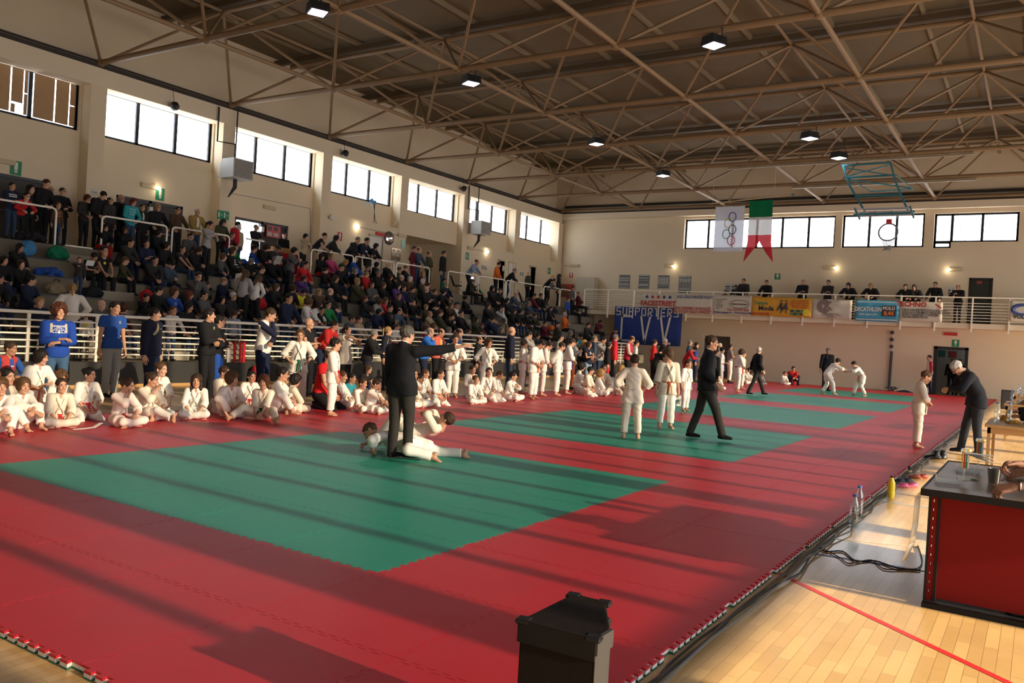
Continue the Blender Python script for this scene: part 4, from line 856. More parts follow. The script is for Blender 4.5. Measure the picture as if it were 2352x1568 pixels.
def get_hair(kind, lod=0):
    if kind in HAIR: return HAIR[kind]
    s = SDF((-.16, -.22, -.34), (.16, .16, .2), .008); e = dict(short=.010, buzz=.004, balding=.006, bob=.018, long=.017, pony=.008, bun=.008, curly=.045, beanie=.016, cap=.014, hood=.03, mop=.028).get(kind, .012)
    s.ell((0, -.014, .038), (.077+e, .093+e, .082+e), .01)
    if kind in ('bob', 'mop'): s.ell((0, -.03, -.01), (.094, .085, .10), .03)
    if kind == 'mop': s.cap((-.04, .07, .075), (.045, .075, .07), .03, k=.02)
    if kind == 'long':
        for q in (-1, 1): s.cap((q*.062, -.02, 0), (q*.082, -.0, -.20), .036, .026, .03)
        s.cap((0, -.07, 0), (0, -.085, -.26), .07, .05, .04, np.eye(3), .6)
    if kind == 'pony': s.cap((0, -.10, .055), (0, -.14, .03), .028, .026, .01); s.cap((0, -.14, .03), (.01, -.13, -.15), .026, .014, .01)
    if kind == 'bun': s.ell((0, -.115, .06), (.038, .035, .038), .006)
    if kind == 'curly':
        r_ = random.Random(3)
        for i in range(70):
            a = r_.uniform(0, 2*pi); b = r_.uniform(-.35, 1.5); s.ell((.11*cos(a)*cos(b), -.014+.12*sin(a)*cos(b), .038+.12*sin(b)), (.028,)*3, .008)
    if kind == 'hood': s.ell((0, -.04, -.04), (.115, .1, .11), .03); s.cap((0, -.05, -.12), (0, .03, -.15), .09, .06, .03)
    if kind == 'cap': s.ell((0, .115, .062), (.065, .055, .009), .008)
    if kind == 'beanie': s.ell((0, -.02, .11), (.05, .05, .03), .03)
    # the face and neck stay free
    if kind in ('short', 'buzz'): s.ell((0, .112, -.012), (.080, .085, .092), .012, sub=True); s.ell((0, .05, -.02), (.1, .045, .055), .01, sub=True); s.plane(V3(0, -.05, -.055), V3(0, -.25, -1)); s.ell((0, .05, -.13), (.16, .11, .10), .006, sub=True)
    elif kind == 'balding': s.ell((0, .03, .12), (.075, .13, .07), .01, sub=True); s.ell((0, .10, .0), (.085, .085, .13), .008, sub=True); s.plane(V3(0, -.05, -.055), V3(0, -.25, -1))
    elif kind in ('bob', 'long', 'hood', 'mop', 'curly'):
        s.ell((0, .125, -.022), (.062 if kind != 'mop' else .066, .095, .092 if kind != 'mop' else .08), .012, sub=True)
        if kind in ('bob', 'mop', 'curly'): s.plane(V3(0, 0, -.105), V3(0, -.1, -1))
    elif kind in ('pony', 'bun'): s.ell((0, .112, -.01), (.076, .085, .098), .012, sub=True); s.ell((0, .05, -.12), (.13, .13, .09), .006, sub=True)
    elif kind in ('beanie', 'cap'): s.plane(V3(0, .0, .035), V3(0, .25, -1)) 
    V, Q = s.mesh(); V = V+.003*np.sin(V@np.array([[150, 60, 40], [50, 40, -80], [170, -40, 60]]).T)+.0015*np.sin(V@np.array([[420, 30, 60], [380, 60, -50], [460, -20, 30]]).T); HAIR[kind] = (V, Q); return HAIR[kind]
def xf(V, R, t, s=1.): return (V*s)@np.asarray(R).T+t
def frame(y, z):         # columns x, y, z with y kept, z approx
    y = y/np.linalg.norm(y); x = np.cross(y, z); n = np.linalg.norm(x)
    if n < 1e-6: x = np.cross(y, V3(1, 0, .1)); n = np.linalg.norm(x)
    x /= n; return np.stack([x, y, np.cross(x, y)], 1)
def ik(a, t, l1, l2, pole):
    d = t-a; L = np.linalg.norm(d); L_ = min(max(L, abs(l1-l2)+.01), (l1+l2)*.998); d = d/max(L, 1e-6); t = a+d*L_
    p = np.asarray(pole, float); p = p-d*(p@d); n = np.linalg.norm(p); p = p/n if n > 1e-6 else V3(1, 0, 0)
    c = (l1*l1+L_*L_-l2*l2)/(2*l1*L_); s = math.sqrt(max(0, 1-c*c)); return a+d*(l1*c)+p*(l1*s), t
POSES = {}
def P(name, **k): POSES[name] = k
# hand / ankle targets in a 1.75 m body: x right, y forward, z up from the ground (or the seat level for bench poses)
P('stand', pel=(0, 0, .93), hr=(.27, .02, .80), hl=(-.27, .02, .80), ar=(.10, .01, .085), al=(-.10, -.02, .085))
P('relaxed', pel=(.02, 0, .925), rp=(0, 2, 0), sp=(3, -2, 0), hr=(.25, .08, .82), hl=(-.28, .0, .80), ar=(.13, .06, .085), al=(-.09, -.05, .085))
P('crossed', pel=(0, 0, .93), sp=(-2, 0, 0), hr=(-.01, .195, 1.18), hl=(.01, .225, 1.13), er=(1, -.1, -.9), el=(-1, -.1, -.9), ar=(.11, .0, .085), al=(-.11, .03, .085), hk='relax')
P('hips', pel=(0, 0, .93), hr=(.19, .06, 1.0), hl=(-.19, .06, 1.0), er=(1, -.5, 0), el=(-1, -.5, 0), ar=(.14, 0, .085), al=(-.14, 0, .085), hk='fist')
P('chin', pel=(0, 0, .93), sp=(6, 0, 0), hd=(12, 0, 0), hr=(.03, .17, 1.44), hl=(.10, .2, 1.08), er=(.5, .5, -1), el=(-1, 0, -.6), ar=(.11, 0, .085), al=(-.11, .03, .085), hk='fist')
P('belt', pel=(0, 0, .93), sp=(5, 0, 0), hd=(15, 0, 0), hr=(.09, .22, 1.04), hl=(-.09, .22, 1.04), er=(1, -.2, -.5), el=(-1, -.2, -.5), ar=(.1, 0, .085), al=(-.1, 0, .085), hk='grip')
P('lookdown', pel=(0, 0, .93), sp=(10, 0, 0), hd=(32, 0, 0), hr=(.10, .2, .98), hl=(-.08, .22, 1.0), er=(1, -.2, -.5), el=(-1, -.2, -.5), ar=(.1, 0, .085), al=(-.1, 0, .085), hk='grip')
P('clap', pel=(0, -.05, .92), sp=(16, 0, 0), hd=(-8, 0, 0), hr=(.06, .38, 1.10), hl=(-.06, .38, 1.10), er=(1, -.3, -.6), el=(-1, -.3, -.6), ar=(.1, .08, .085), al=(-.1, -.1, .085), hk='open')
P('phone', pel=(0, 0, .93), sp=(4, 0, 0), hd=(14, 0, 0), hr=(.06, .3, 1.3), hl=(-.06, .28, 1.27), er=(1, -.1, -.8), el=(-1, -.1, -.8), ar=(.1, 0, .085), al=(-.1, 0, .085), hk='grip')
P('back_hands', pel=(0, 0, .93), sp=(4, 0, 0), hd=(20, 0, 0), hr=(.05, -.18, .98), hl=(-.05, -.18, .98), er=(1, -.4, 0), el=(-1, -.4, 0), ar=(.1, 0, .085), al=(-.1, 0, .085), hk='relax')
P('leanrail', pel=(0, -.22, .90), rp=(18, 0, 0), sp=(22, 0, 0), hd=(-28, 0, 0), hr=(.16, .28, .98), hl=(-.16, .28, .98), er=(1, -.3, -.3), el=(-1, -.3, -.3), ar=(.12, -.22, .085), al=(-.12, -.3, .085), hk='fist')
P('handrail', pel=(0, -.12, .93), sp=(6, 0, 0), hr=(.26, .2, .97), hl=(-.26, .2, .97), er=(1, -.5, -.2), el=(-1, -.5, -.2), ar=(.12, -.12, .085), al=(-.12, -.15, .085), hk='grip')
P('point', pel=(0, 0, .93), hr=(.12, .62, 1.32), hl=(-.25, .05, .85), er=(1, 0, -1), ar=(.12, .02, .085), al=(-.1, -.05, .085), hk='open')
P('grapple', pel=(0, -.28, .86), rp=(22, 0, 0), sp=(18, 0, 0), hd=(-10, 0, 0), hr=(.16, .42, 1.10), hl=(-.16, .42, 1.08), er=(1, 0, -.4), el=(-1, 0, -.4), ar=(.15, .0, .085), al=(-.15, -.4, .085), hk='grip')
P('walk', pel=(0, 0, .90), sp=(2, 0, 4), hr=(.26, .12, .88), hl=(-.27, -.10, .86), er=(.3, -1, 0), el=(-.3, -1, 0), ar=(.09, -.32, .10), al=(-.09, .34, .085), hk='relax')
P('refout', pel=(0, 0, .93), hr=(.55, .62, 1.42), hl=(-.26, .1, .84), er=(1, 0, -1), ar=(.10, .02, .085), al=(-.10, -.02, .085), hk='open')
P('bendmed', pel=(0, -.12, .93), rp=(8, 0, 0), sp=(22, 0, 0), hd=(22, 0, 0), hr=(.10, .34, 1.12), hl=(-.06, .36, 1.12), er=(1, -.2, -.7), el=(-1, -.2, -.7), ar=(.13, .05, .085), al=(-.12, -.16, .085), hk='grip')
P('armup', pel=(0, 0, .93), hr=(-.12, .28, 1.40), hl=(-.26, .25, 1.36), er=(1, .2, .3), el=(-1, 0, -.8), hd=(-5, 0, 10), ar=(.1, 0, .085), al=(-.1, 0, .085), hk='relax')
P('cross', pel=(0, 0, .11), rp=(-4, 0, 0), sp=(16, 0, 0), hd=(-8, 0, 0), hr=(.10, .34, .16), hl=(-.10, .34, .16), er=(1, -.3, .2), el=(-1, -.3, .2), ar=(-.16, .30, .06), al=(.16, .36, .06), kr=(1, .5, .15), kl=(-1, .5, .15), fr=(-1, .3, -.2), fl=(1, .3, -.2))
P('cross2', pel=(0, 0, .11), rp=(-4, 0, 0), sp=(22, 4, 0), hd=(-14, 0, 0), hr=(.22, .38, .20), hl=(.03, .33, .52), er=(1, -.3, .2), el=(-1, 0, -.6), ar=(-.16, .30, .06), al=(.16, .36, .06), kr=(1, .5, .15), kl=(-1, .5, .15), fr=(-1, .3, -.2), fl=(1, .3, -.2), hk='fist')
P('mouth', pel=(0, 0, .11), rp=(-4, 0, 0), sp=(18, 0, 0), hd=(2, 0, 0), hr=(.02, .27, .66), hl=(-.08, .36, .22), er=(.6, .4, -1), el=(-1, -.3, .2), ar=(-.16, .30, .06), al=(.16, .36, .06), kr=(1, .5, .15), kl=(-1, .5, .15), fr=(-1, .3, -.2), fl=(1, .3, -.2), hk='relax')
P('hug', pel=(0, 0, .11), rp=(-10, 0, 0), sp=(26, 0, 0), hd=(-12, 0, 0), hr=(-.03, .50, .34), hl=(.03, .50, .36), er=(1, 0, 0), el=(-1, 0, 0), ar=(.14, .52, .085), al=(-.14, .50, .085), kr=(.35, .3, 1), kl=(-.35, .3, 1), hk='grip')
P('knee1', pel=(0, 0, .11), rp=(-6, 0, 0), sp=(20, 0, 0), hd=(-10, 0, 0), hr=(.16, .36, .30), hl=(-.02, .40, .26), er=(1, -.2, 0), el=(-1, -.2, 0), ar=(.18, .44, .085), al=(.14, .30, .06), kr=(.5, .2, 1), kl=(-1, .5, .15), fl=(1, .3, -.2), hk='grip')
P('seiza', pel=(0, 0, .24), rp=(4, 0, 0), sp=(6, 0, 0), hd=(-4, 0, 0), hr=(.14, .28, .26), hl=(-.14, .28, .26), er=(1, -.4, 0), el=(-1, -.4, 0), ar=(.10, -.06, .075), al=(-.10, -.06, .075), kr=(.35, 1, -.5), kl=(-.35, 1, -.5), fr=(0, -1, -.25), fl=(0, -1, -.25))
P('kneelup', pel=(0, 0, .52), sp=(8, 0, 0), hr=(.12, .24, .66), hl=(-.06, .26, .72), er=(1, -.3, -.3), el=(-1, -.3, -.3), ar=(.12, -.40, .07), al=(-.12, -.40, .07), kr=(0, 1, -.4), kl=(0, 1, -.4), fr=(0, -1, -.3), fl=(0, -1, -.3))
P('legsout', pel=(0, 0, .11), rp=(-8, 0, 0), sp=(14, 0, 0), hd=(-4, 0, 0), hr=(.06, .36, .12), hl=(-.06, .38, .12), er=(1, -.3, .2), el=(-1, -.3, .2), ar=(.52, .62, .07), al=(-.46, .68, .07), kr=(.2, 0, 1), kl=(-.2, 0, 1), fr=(.3, .1, 1), fl=(-.3, .1, 1))
P('oneleg', pel=(0, 0, .11), rp=(-6, 0, 0), sp=(14, 0, 0), hd=(4, 0, 0), hr=(.02, .27, .62), hl=(-.1, .36, .2), er=(.6, .4, -1), el=(-1, -.3, .2), ar=(.05, .80, .07), al=(.14, .32, .06), kr=(.2, 0, 1), kl=(-1, .5, .15), fr=(.1, .2, 1), fl=(1, .3, -.2))
P('leanhand', pel=(0, 0, .11), rp=(-6, 0, 0), sp=(20, 8, 0), hd=(-4, -6, 0), hr=(.30, .36, .03), hl=(-.05, .40, .2), er=(1, -.4, .2), el=(-1, -.3, .2), ar=(-.16, .30, .06), al=(-.10, .46, .085), kr=(1, .5, .15), kl=(-.3, .2, 1), fr=(-1, .3, -.2))
BEN = dict(ar=(.12, .46, -.36), al=(-.12, .46, -.36), kr=(.1, 1, .6), kl=(-.1, 1, .6), pel=(0, 0, .10))
P('bench', **BEN, rp=(-3, 0, 0), sp=(10, 0, 0), hr=(.10, .42, .18), hl=(-.10, .42, .18), er=(1, -.4, -.2), el=(-1, -.4, -.2), hk='grip')
P('bench_lean', **BEN, rp=(6, 0, 0), sp=(26, 0, 0), hd=(-22, 0, 0), hr=(.05, .52, .14), hl=(-.05, .52, .14), er=(1, -.2, -.2), el=(-1, -.2, -.2), hk='grip')
P('bench_arms', **BEN, rp=(-4, 0, 0), sp=(2, 0, 0), hr=(-.01, .2, .38), hl=(.01, .23, .33), er=(1, -.1, -.9), el=(-1, -.1, -.9), hk='relax')
P('bench_chin', **BEN, rp=(4, 0, 0), sp=(22, 0, 0), hd=(-10, 0, 0), hr=(.04, .34, .62), hl=(-.08, .42, .2), er=(.4, .4, -1), el=(-1, -.3, -.2), hk='fist')
P('bench_phone', **BEN, rp=(0, 0, 0), sp=(16, 0, 0), hd=(26, 0, 0), hr=(.05, .36, .30), hl=(-.05, .36, .28), er=(1, -.2, -.5), el=(-1, -.2, -.5), hk='grip')
P('bench_turn', **BEN, rp=(-3, 0, 0), sp=(10, 0, 14), hd=(0, 0, 24), hr=(.18, .40, .18), hl=(-.05, .42, .18), er=(1, -.4, -.2), el=(-1, -.4, -.2), hk='relax')
P('bench_cross', pel=(0, 0, .10), rp=(-5, 0, 0), sp=(6, 0, 10), hd=(0, 0, 5), ar=(-.02, .62, -.18), al=(-.06, .46, -.36), kr=(.1, 1, .8), kl=(-.1, 1, .6), hr=(.08, .34, .24), hl=(-.06, .36, .22), er=(1, -.4, -.2), el=(-1, -.4, -.2), hk='grip')
def skeleton(pose, H, kid=0., bend=None):
    q = dict(POSES[pose]); q.update(bend or {}); s = H/1.75; S = {}
    g = lambda n, d=None: np.array(q[n], float)*s if n in q else d
    Rp = rotm(*q.get('rp', (0, 0, 0))); Rc = Rp@rotm(*q.get('sp', (0, 0, 0))); pel = g('pel')
    S['s'] = s; S['H'] = H; S['Rp'] = Rp; S['Rc'] = Rc; S['pel'] = pel; hw = .088*s
    S['hip'] = [pel+Rp@V3(hw, 0, 0), pel+Rp@V3(-hw, 0, 0)]
    waist = pel+Rp@V3(0, 0, .15)*s; S['waist'] = waist; S['chest'] = waist+Rc@V3(0, 0, .20)*s; S['neck'] = waist+Rc@V3(0, -.005, .375)*s
    sw = (.185-.02*kid)*s; S['sh'] = [waist+Rc@V3(sw, 0, .325*s), waist+Rc@V3(-sw, 0, .325*s)]
    hs = s*(1+.24*kid); S['hs'] = hs; Rh = Rc@rotm(-.75*q.get('sp', (0, 0, 0))[0]-.75*q.get('rp', (0, 0, 0))[0] if 'hd' not in q else 0, 0, 0)@rotm(*q.get('hd', (0, 0, 0))); S['Rh'] = Rh
    S['head'] = S['neck']+Rc@V3(0, .012, .035)*s+Rh@V3(0, .022, .125)*hs*.98
    S['arm'] = []; S['leg'] = []
    for i, (h, e, sd) in enumerate((('hr', 'er', 1), ('hl', 'el', -1))):
        t = g(h, V3(.27*sd, 0, .8)*s); el, w = ik(S['sh'][i], t, .285*s, .25*s, q.get(e, (sd*.35, -1, 0))); S['arm'].append((S['sh'][i], el, w))
    for i, (h, k, sd) in enumerate((('ar', 'kr', 1), ('al', 'kl', -1))):
        t = g(h); kn, a = ik(S['hip'][i], t, .43*s, .41*s, q.get(k, (sd*.12, 1, 0))); S['leg'].append((S['hip'][i], kn, a))
    S['fd'] = [np.array(q.get('fr', (.15, 1, 0)), float), np.array(q.get('fl', (-.15, 1, 0)), float)]; S['hk'] = q.get('hk', 'relax'); return S
def bounds(S, pad):
    P_ = [S['head']+V3(0, 0, .15), S['pel'], S['neck']]+[p for a in S['arm'] for p in a]+[p for a in S['leg'] for p in a]; P_ = np.array(P_); return P_.min(0)-pad, P_.max(0)+pad
def body_mesh(S, lod, g, bare=True, build=1.):
    s = S['s']; lo, hi = bounds(S, .12*s); F = SDF(lo, hi, (.014, .022)[lod]*max(s, .6)); b = build
    F.cap(S['pel']-S['Rp']@V3(.06, 0, 0)*s, S['pel']+S['Rp']@V3(.06, 0, 0)*s, .095*s*b, k=.03, R=S['Rp'], flat=.85)
    F.cap(S['pel'], S['waist'], .12*s*b, .112*s*b, .03, S['Rp'], .75); F.cap(S['waist'], S['chest'], .112*s*b, .128*s*b, .03, S['Rc'], .75)
    F.cap(S['sh'][0]*.8+S['sh'][1]*.2-S['Rc']@V3(0, 0, .01)*s, S['sh'][1]*.8+S['sh'][0]*.2-S['Rc']@V3(0, 0, .01)*s, .062*s, k=.05*s)
    F.cap(S['neck']-S['Rc']@V3(0, 0, .04)*s, S['head']+S['Rh']@V3(0, -.02, -.1)*S['hs'], .055*S['hs'], .05*S['hs'], .03)
    for a, e, w in S['arm']: F.cap(a, e, .047*s*b, .038*s, .02); F.cap(e, w, .037*s, .024*s, .01)
    for h, k_, a in S['leg']: F.cap(h, k_, .078*s*b, .052*s, .02); m = k_*.65+a*.35; F.cap(k_, m, .05*s, .05*s, .02); F.cap(m, a, .05*s, .034*s, .02)
    V, Q = F.mesh(); VV, QQ, MM = [V], [Q], [np.zeros(len(Q), np.int32)]; n = len(V)
    def app(v, q, m, flip=False):
        nonlocal n
        VV.append(v); QQ.append((q[:, ::-1] if flip else q)+n); MM.append(m if m is not None else np.zeros(len(q), np.int32)); n += len(v)
    hv, hq, hm = get_head(g, lod); app(xf(hv, S['Rh'], S['head'], S['hs']), hq, hm)
    for i, (a, e, w) in enumerate(S['arm']):
        v, q = get_hand(S['hk'], lod); d = w-e; d = d/np.linalg.norm(d)
        up = S['Rc']@V3(1 if i == 0 else -1, .25, .15) if abs(d[2]) > .6 else V3(0, 0, 1)+V3((1 if i == 0 else -1)*.6, 0, 0)
        R = frame(d, up); 
        if i == 1: v = v*[-1, 1, 1]
        app(xf(v, R, w, s*(1.05 if s < .85 else 1)), q, None, i == 1)
    if bare:
        for i, (h, k_, a) in enumerate(S['leg']):
            v, q = get_foot('bare' if bare is True else bare, lod); R = frame(S['fd'][i]/np.linalg.norm(S['fd'][i]), V3(0, 0, 1))
            if i == 1: v = v*[-1, 1, 1]
            app(xf(v, R, a, s*1.0), q, None, i == 1)
    return np.concatenate(VV), np.concatenate(QQ), np.concatenate(MM)
def wrinkle(F, amp, sc=1.):
    P_ = F._pts((slice(None),)*3); x, y, z = P_[..., 0], P_[..., 1], P_[..., 2]
    F.F = (F.F+amp*(np.sin(31*sc*x+19*sc*z+3*np.sin(13*z+9*y))*np.sin(23*sc*z-17*sc*y+2.5*np.sin(11*x)))).astype(np.float32)
def top_mesh(S, lod, kind, b=1.):
    """kind: gi, suit, tee, polo, jumper, jacket, coat, vest"""
    s = S['s']; lo, hi = bounds(S, .2*s); F = SDF(lo, hi, (.0125, .021)[lod]*max(s, .62))
    e, es, sl, hem, wr = dict(gi=(.026, .024, .72, .17, .006), suit=(.026, .018, .94, .10, .002), tee=(.014, .02, .22, .03, .0035), polo=(.015, .022, .26, .05, .0035), jumper=(.02, .016, .97, .03, .004), jacket=(.03, .026, .98, .05, .004), coat=(.036, .028, .98, .2, .004), vest=(.03, 0, 0, .03, .004), longtee=(.02, .022, .26, .2, .0035))[kind]
    e *= s; es *= s; Rp, Rc = S['Rp'], S['Rc']
    F.cap(S['pel']+Rp@V3(-.05, 0, .03)*s, S['pel']+Rp@V3(.05, 0, .03)*s, .106*s*b+e, k=.04*s, R=Rp, flat=.88)
    F.cap(S['pel']+Rp@V3(0, 0, .04)*s, S['waist'], (.122*b+.014)*s+e, .116*s*b+e, .04*s, Rp, .82); F.cap(S['waist'], S['chest'], .116*s*b+e, .134*s*b+e, .04*s, Rc, .77)
    F.cap(S['sh'][0]*.82+S['sh'][1]*.18, S['sh'][1]*.82+S['sh'][0]*.18, .052*s+e*.6, k=.06*s)
    for q in (0, 1): F.cap(S['neck']-Rc@V3(0, 0, .0)*s, S['sh'][q]-Rc@V3(0, 0, .01)*s, .052*s+e*.4, .048*s+e*.5, .03*s)
    F.cap(S['neck']-Rc@V3(0, 0, .05)*s, S['neck']+Rc@V3(0, 0, .012)*s, .085*s, .062*s+e*.4, .03*s)
    if kind in ('jacket', 'polo', 'coat', 'suit'): F.cap(S['neck']+Rc@V3(0, -.005, .0)*s, S['neck']+Rc@V3(0, -.012, .03)*s, .068*s, .066*s, .008)
    for i, (h, k_, a) in enumerate(S['leg']):
        if hem > .04: d = (k_-h)/np.linalg.norm(k_-h); F.cap(h, h+d*(hem+.04)*s, .088*s*b+e*.8, (.094+.014*(kind == 'gi'))*s*b+e*.8, .05*s)
    ends = []
    for i, (a, el, w) in enumerate(S['arm']):
        if sl <= 0: continue
        L1 = np.linalg.norm(el-a); L2 = np.linalg.norm(w-el); tot = sl*(L1+L2); 
        def at(t): return a+(el-a)*t/L1 if t <= L1 else el+(w-el)*(t-L1)/L2
        r0, r1, r2 = .056*s*b+es, .046*s+es*1.1, (.034*s+es*(1.9 if kind == 'gi' else .9))
        ends.append((a, el, at(tot), r0, r1, r2, tot > L1))
    if wr and lod == 0: wrinkle(F, wr, 1.)
    dd = [(k_-h)/np.linalg.norm(k_-h) for h, k_, a in S['leg']]; av = dd[0]+dd[1]; av = av/max(np.linalg.norm(av), 1e-6)
    if -(av@(Rp@V3(0, 0, 1))) > .75: F.plane(S['pel']+av*(hem+(.0 if hem > .04 else .03))*s, av)
    F.wr = wr if lod == 0 else 0                       # sleeves last: open, flat-cut cuffs
    for a, el, c, r0, r1, r2, two in ends:
        if two: F.cap(a, el, r0, r1, .025*s); F.capcut(el, c, r1, r2, .012*s)
        else: F.capcut(a, c, r0, r0*.98, .025*s)
    F.cap(S['neck']+Rc@V3(0, .01, .035)*s, S['neck']+Rc@V3(0, .02, .12)*s, .058*s if kind not in ('tee', 'longtee', 'vest') else .075*s, .08*s, .004, sub=True)
    W = S['waist']
    if kind in ('gi', 'suit', 'vest', 'polo', 'tee'):
        z1, r = dict(gi=(.17, .05), suit=(.10, .05), vest=(.2, .05), polo=(.29, .03), tee=(.32, .05))[kind]
        F.cap(W+Rc@V3(0, .105, .37)*s, W+Rc@V3(0, .145, z1)*s, r*s, .006*s, .003, sub=True)
    if kind == 'gi':
        for q in (-1, 1):
            pts = [V3(.05*q, -.055, .385), V3(.074*q, .035, .37), V3(.062*q, .115, .30), V3(0.015*q, .146, .20), V3(-.05*q, .142, .08), V3(-.075*q, .135, -.03)]
            for a, c in zip(pts, pts[1:]): F.cap(W+Rc@a*s, W+Rc@c*s, (.015 if q == 1 else .012)*s, k=.004)
    if kind == 'suit':
        for q in (-1, 1):
            pts = [V3(.055*q, -.04, .385), V3(.07*q, .06, .36), V3(.062*q, .118, .26), V3(.012*q, .146, .10)]
            for a, c, r_ in zip(pts, pts[1:], (.01, .014, .013)): F.cap(W+Rc@a*s, W+Rc@c*s, r_*s, k=.004)
    return F.mesh()
def leg_mesh(S, lod, kind, b=1.):
    """kind: gi, trousers, jeans, shorts"""
    s = S['s']; lo, hi = bounds(S, .15*s); hi[2] = S['waist'][2]+.25*s; F = SDF(lo, hi, (.0125, .021)[lod]*max(s, .62)); e = dict(gi=.024, trousers=.016, jeans=.01, track=.018)[kind]*s
    F.cap(S['pel']+S['Rp']@V3(-.05, 0, .01)*s, S['pel']+S['Rp']@V3(.05, 0, .01)*s, .096*s*b+e, k=.03*s, R=S['Rp'], flat=.86); F.cap(S['pel'], S['pel']+S['Rp']@V3(0, 0, .09)*s, .116*s*b+e, k=.03*s, R=S['Rp'], flat=.8)
    ends = []
    for i, (h, k_, a) in enumerate(S['leg']):
        rk, ra = dict(gi=(.072, .066), trousers=(.064, .056), jeans=(.056, .044), track=(.066, .05))[kind]; L = np.linalg.norm(a-k_); d = (a-k_)/L; t = (L-.05*s)/L if kind == 'gi' else (L+.02*s)/L; c = k_+(a-k_)*t
        F.cap(h, k_, .082*s*b+e, rk*s+e*.4, .02*s); ends.append((k_, c, rk*s+e*.4, ra*s+e*.3))
    F.wr = (.005 if kind == 'gi' else .0028) if lod == 0 else 0
    if lod == 0: wrinkle(F, F.wr, .9)
    for q in ends: F.capcut(*q, .012*s)
    return F.mesh()
def belt_mesh(S, kind='belt'):
    s = S['s']; m = MB(); W = S['pel']+S['Rp']@V3(0, 0, .105)*s; rx, ry = .158*s, .158*.79*s; n = 28; R = S['Rp']; hgt = .022*s
    ring = []
    for k in range(n): a = 2*pi*k/n; ring.append((W+R@V3(rx*cos(a), ry*sin(a), -hgt), W+R@V3((rx+.008)*cos(a), (ry+.008)*sin(a), -hgt), W+R@V3((rx+.008)*cos(a), (ry+.008)*sin(a), hgt), W+R@V3(rx*cos(a), ry*sin(a), hgt)))
    m.add([p for q in ring for p in q], [(4*k+j, 4*((k+1) % n)+j, 4*((k+1) % n)+(j+1) % 4, 4*k+(j+1) % 4) for k in range(n) for j in range(4)])
    f = W+R@V3(0, ry+.01, 0); m.obox(f, (.05*s, .028*s, .045*s), Matrix(R.tolist()))
    g = V3(0, 0, -1) if S['pel'][2] > .5*s else V3(0, .75, -.5)
    for q in (-1, 1):
        e = f+(R@V3(.05*q, .03, 0)+g*.26)*s; mid = f+(R@V3(.035*q, .045, 0)+g*.10)*s; m.tube([f, mid, e], [.02*s]*3, 4, flat=.3)
    return m.mesh('belt', [])
MESHC = {}
def skinm(t): return mat('skin_%s' % t, dict(pale=(.62, .36, .25), mid=(.50, .27, .17), tan=(.40, .20, .12), dark=(.2, .1, .06))[t], .55, sheen=.0)
HAIRC = dict(black=(.012, .009, .008), brown=(.09, .045, .02), dkbrown=(.04, .022, .013), auburn=(.065, .02, .009), iron=(.08, .07, .06), blond=(.30, .18, .07), grey=(.17, .155, .14), white=(.48, .46, .43), ginger=(.12, .04, .015), red=(.12, .02, .015))
def hairm(c): return mat('hair_'+c, HAIRC[c], .62, bump=.2, bscale=90, spec=.25, var=.25, vscale=60)
def clothm(c, tag_='cloth'): return mat(tag_, c, .88, bump=.12, bscale=220, var=.05, vscale=9, spec=.25)
GIW = lambda t=0: clothm([(.80, .77, .70), (.74, .66, .54), (.80, .76, .72), (.78, .66, .60)][t], 'gi_cotton')
EYEW, EYED, LIP = None, None, None
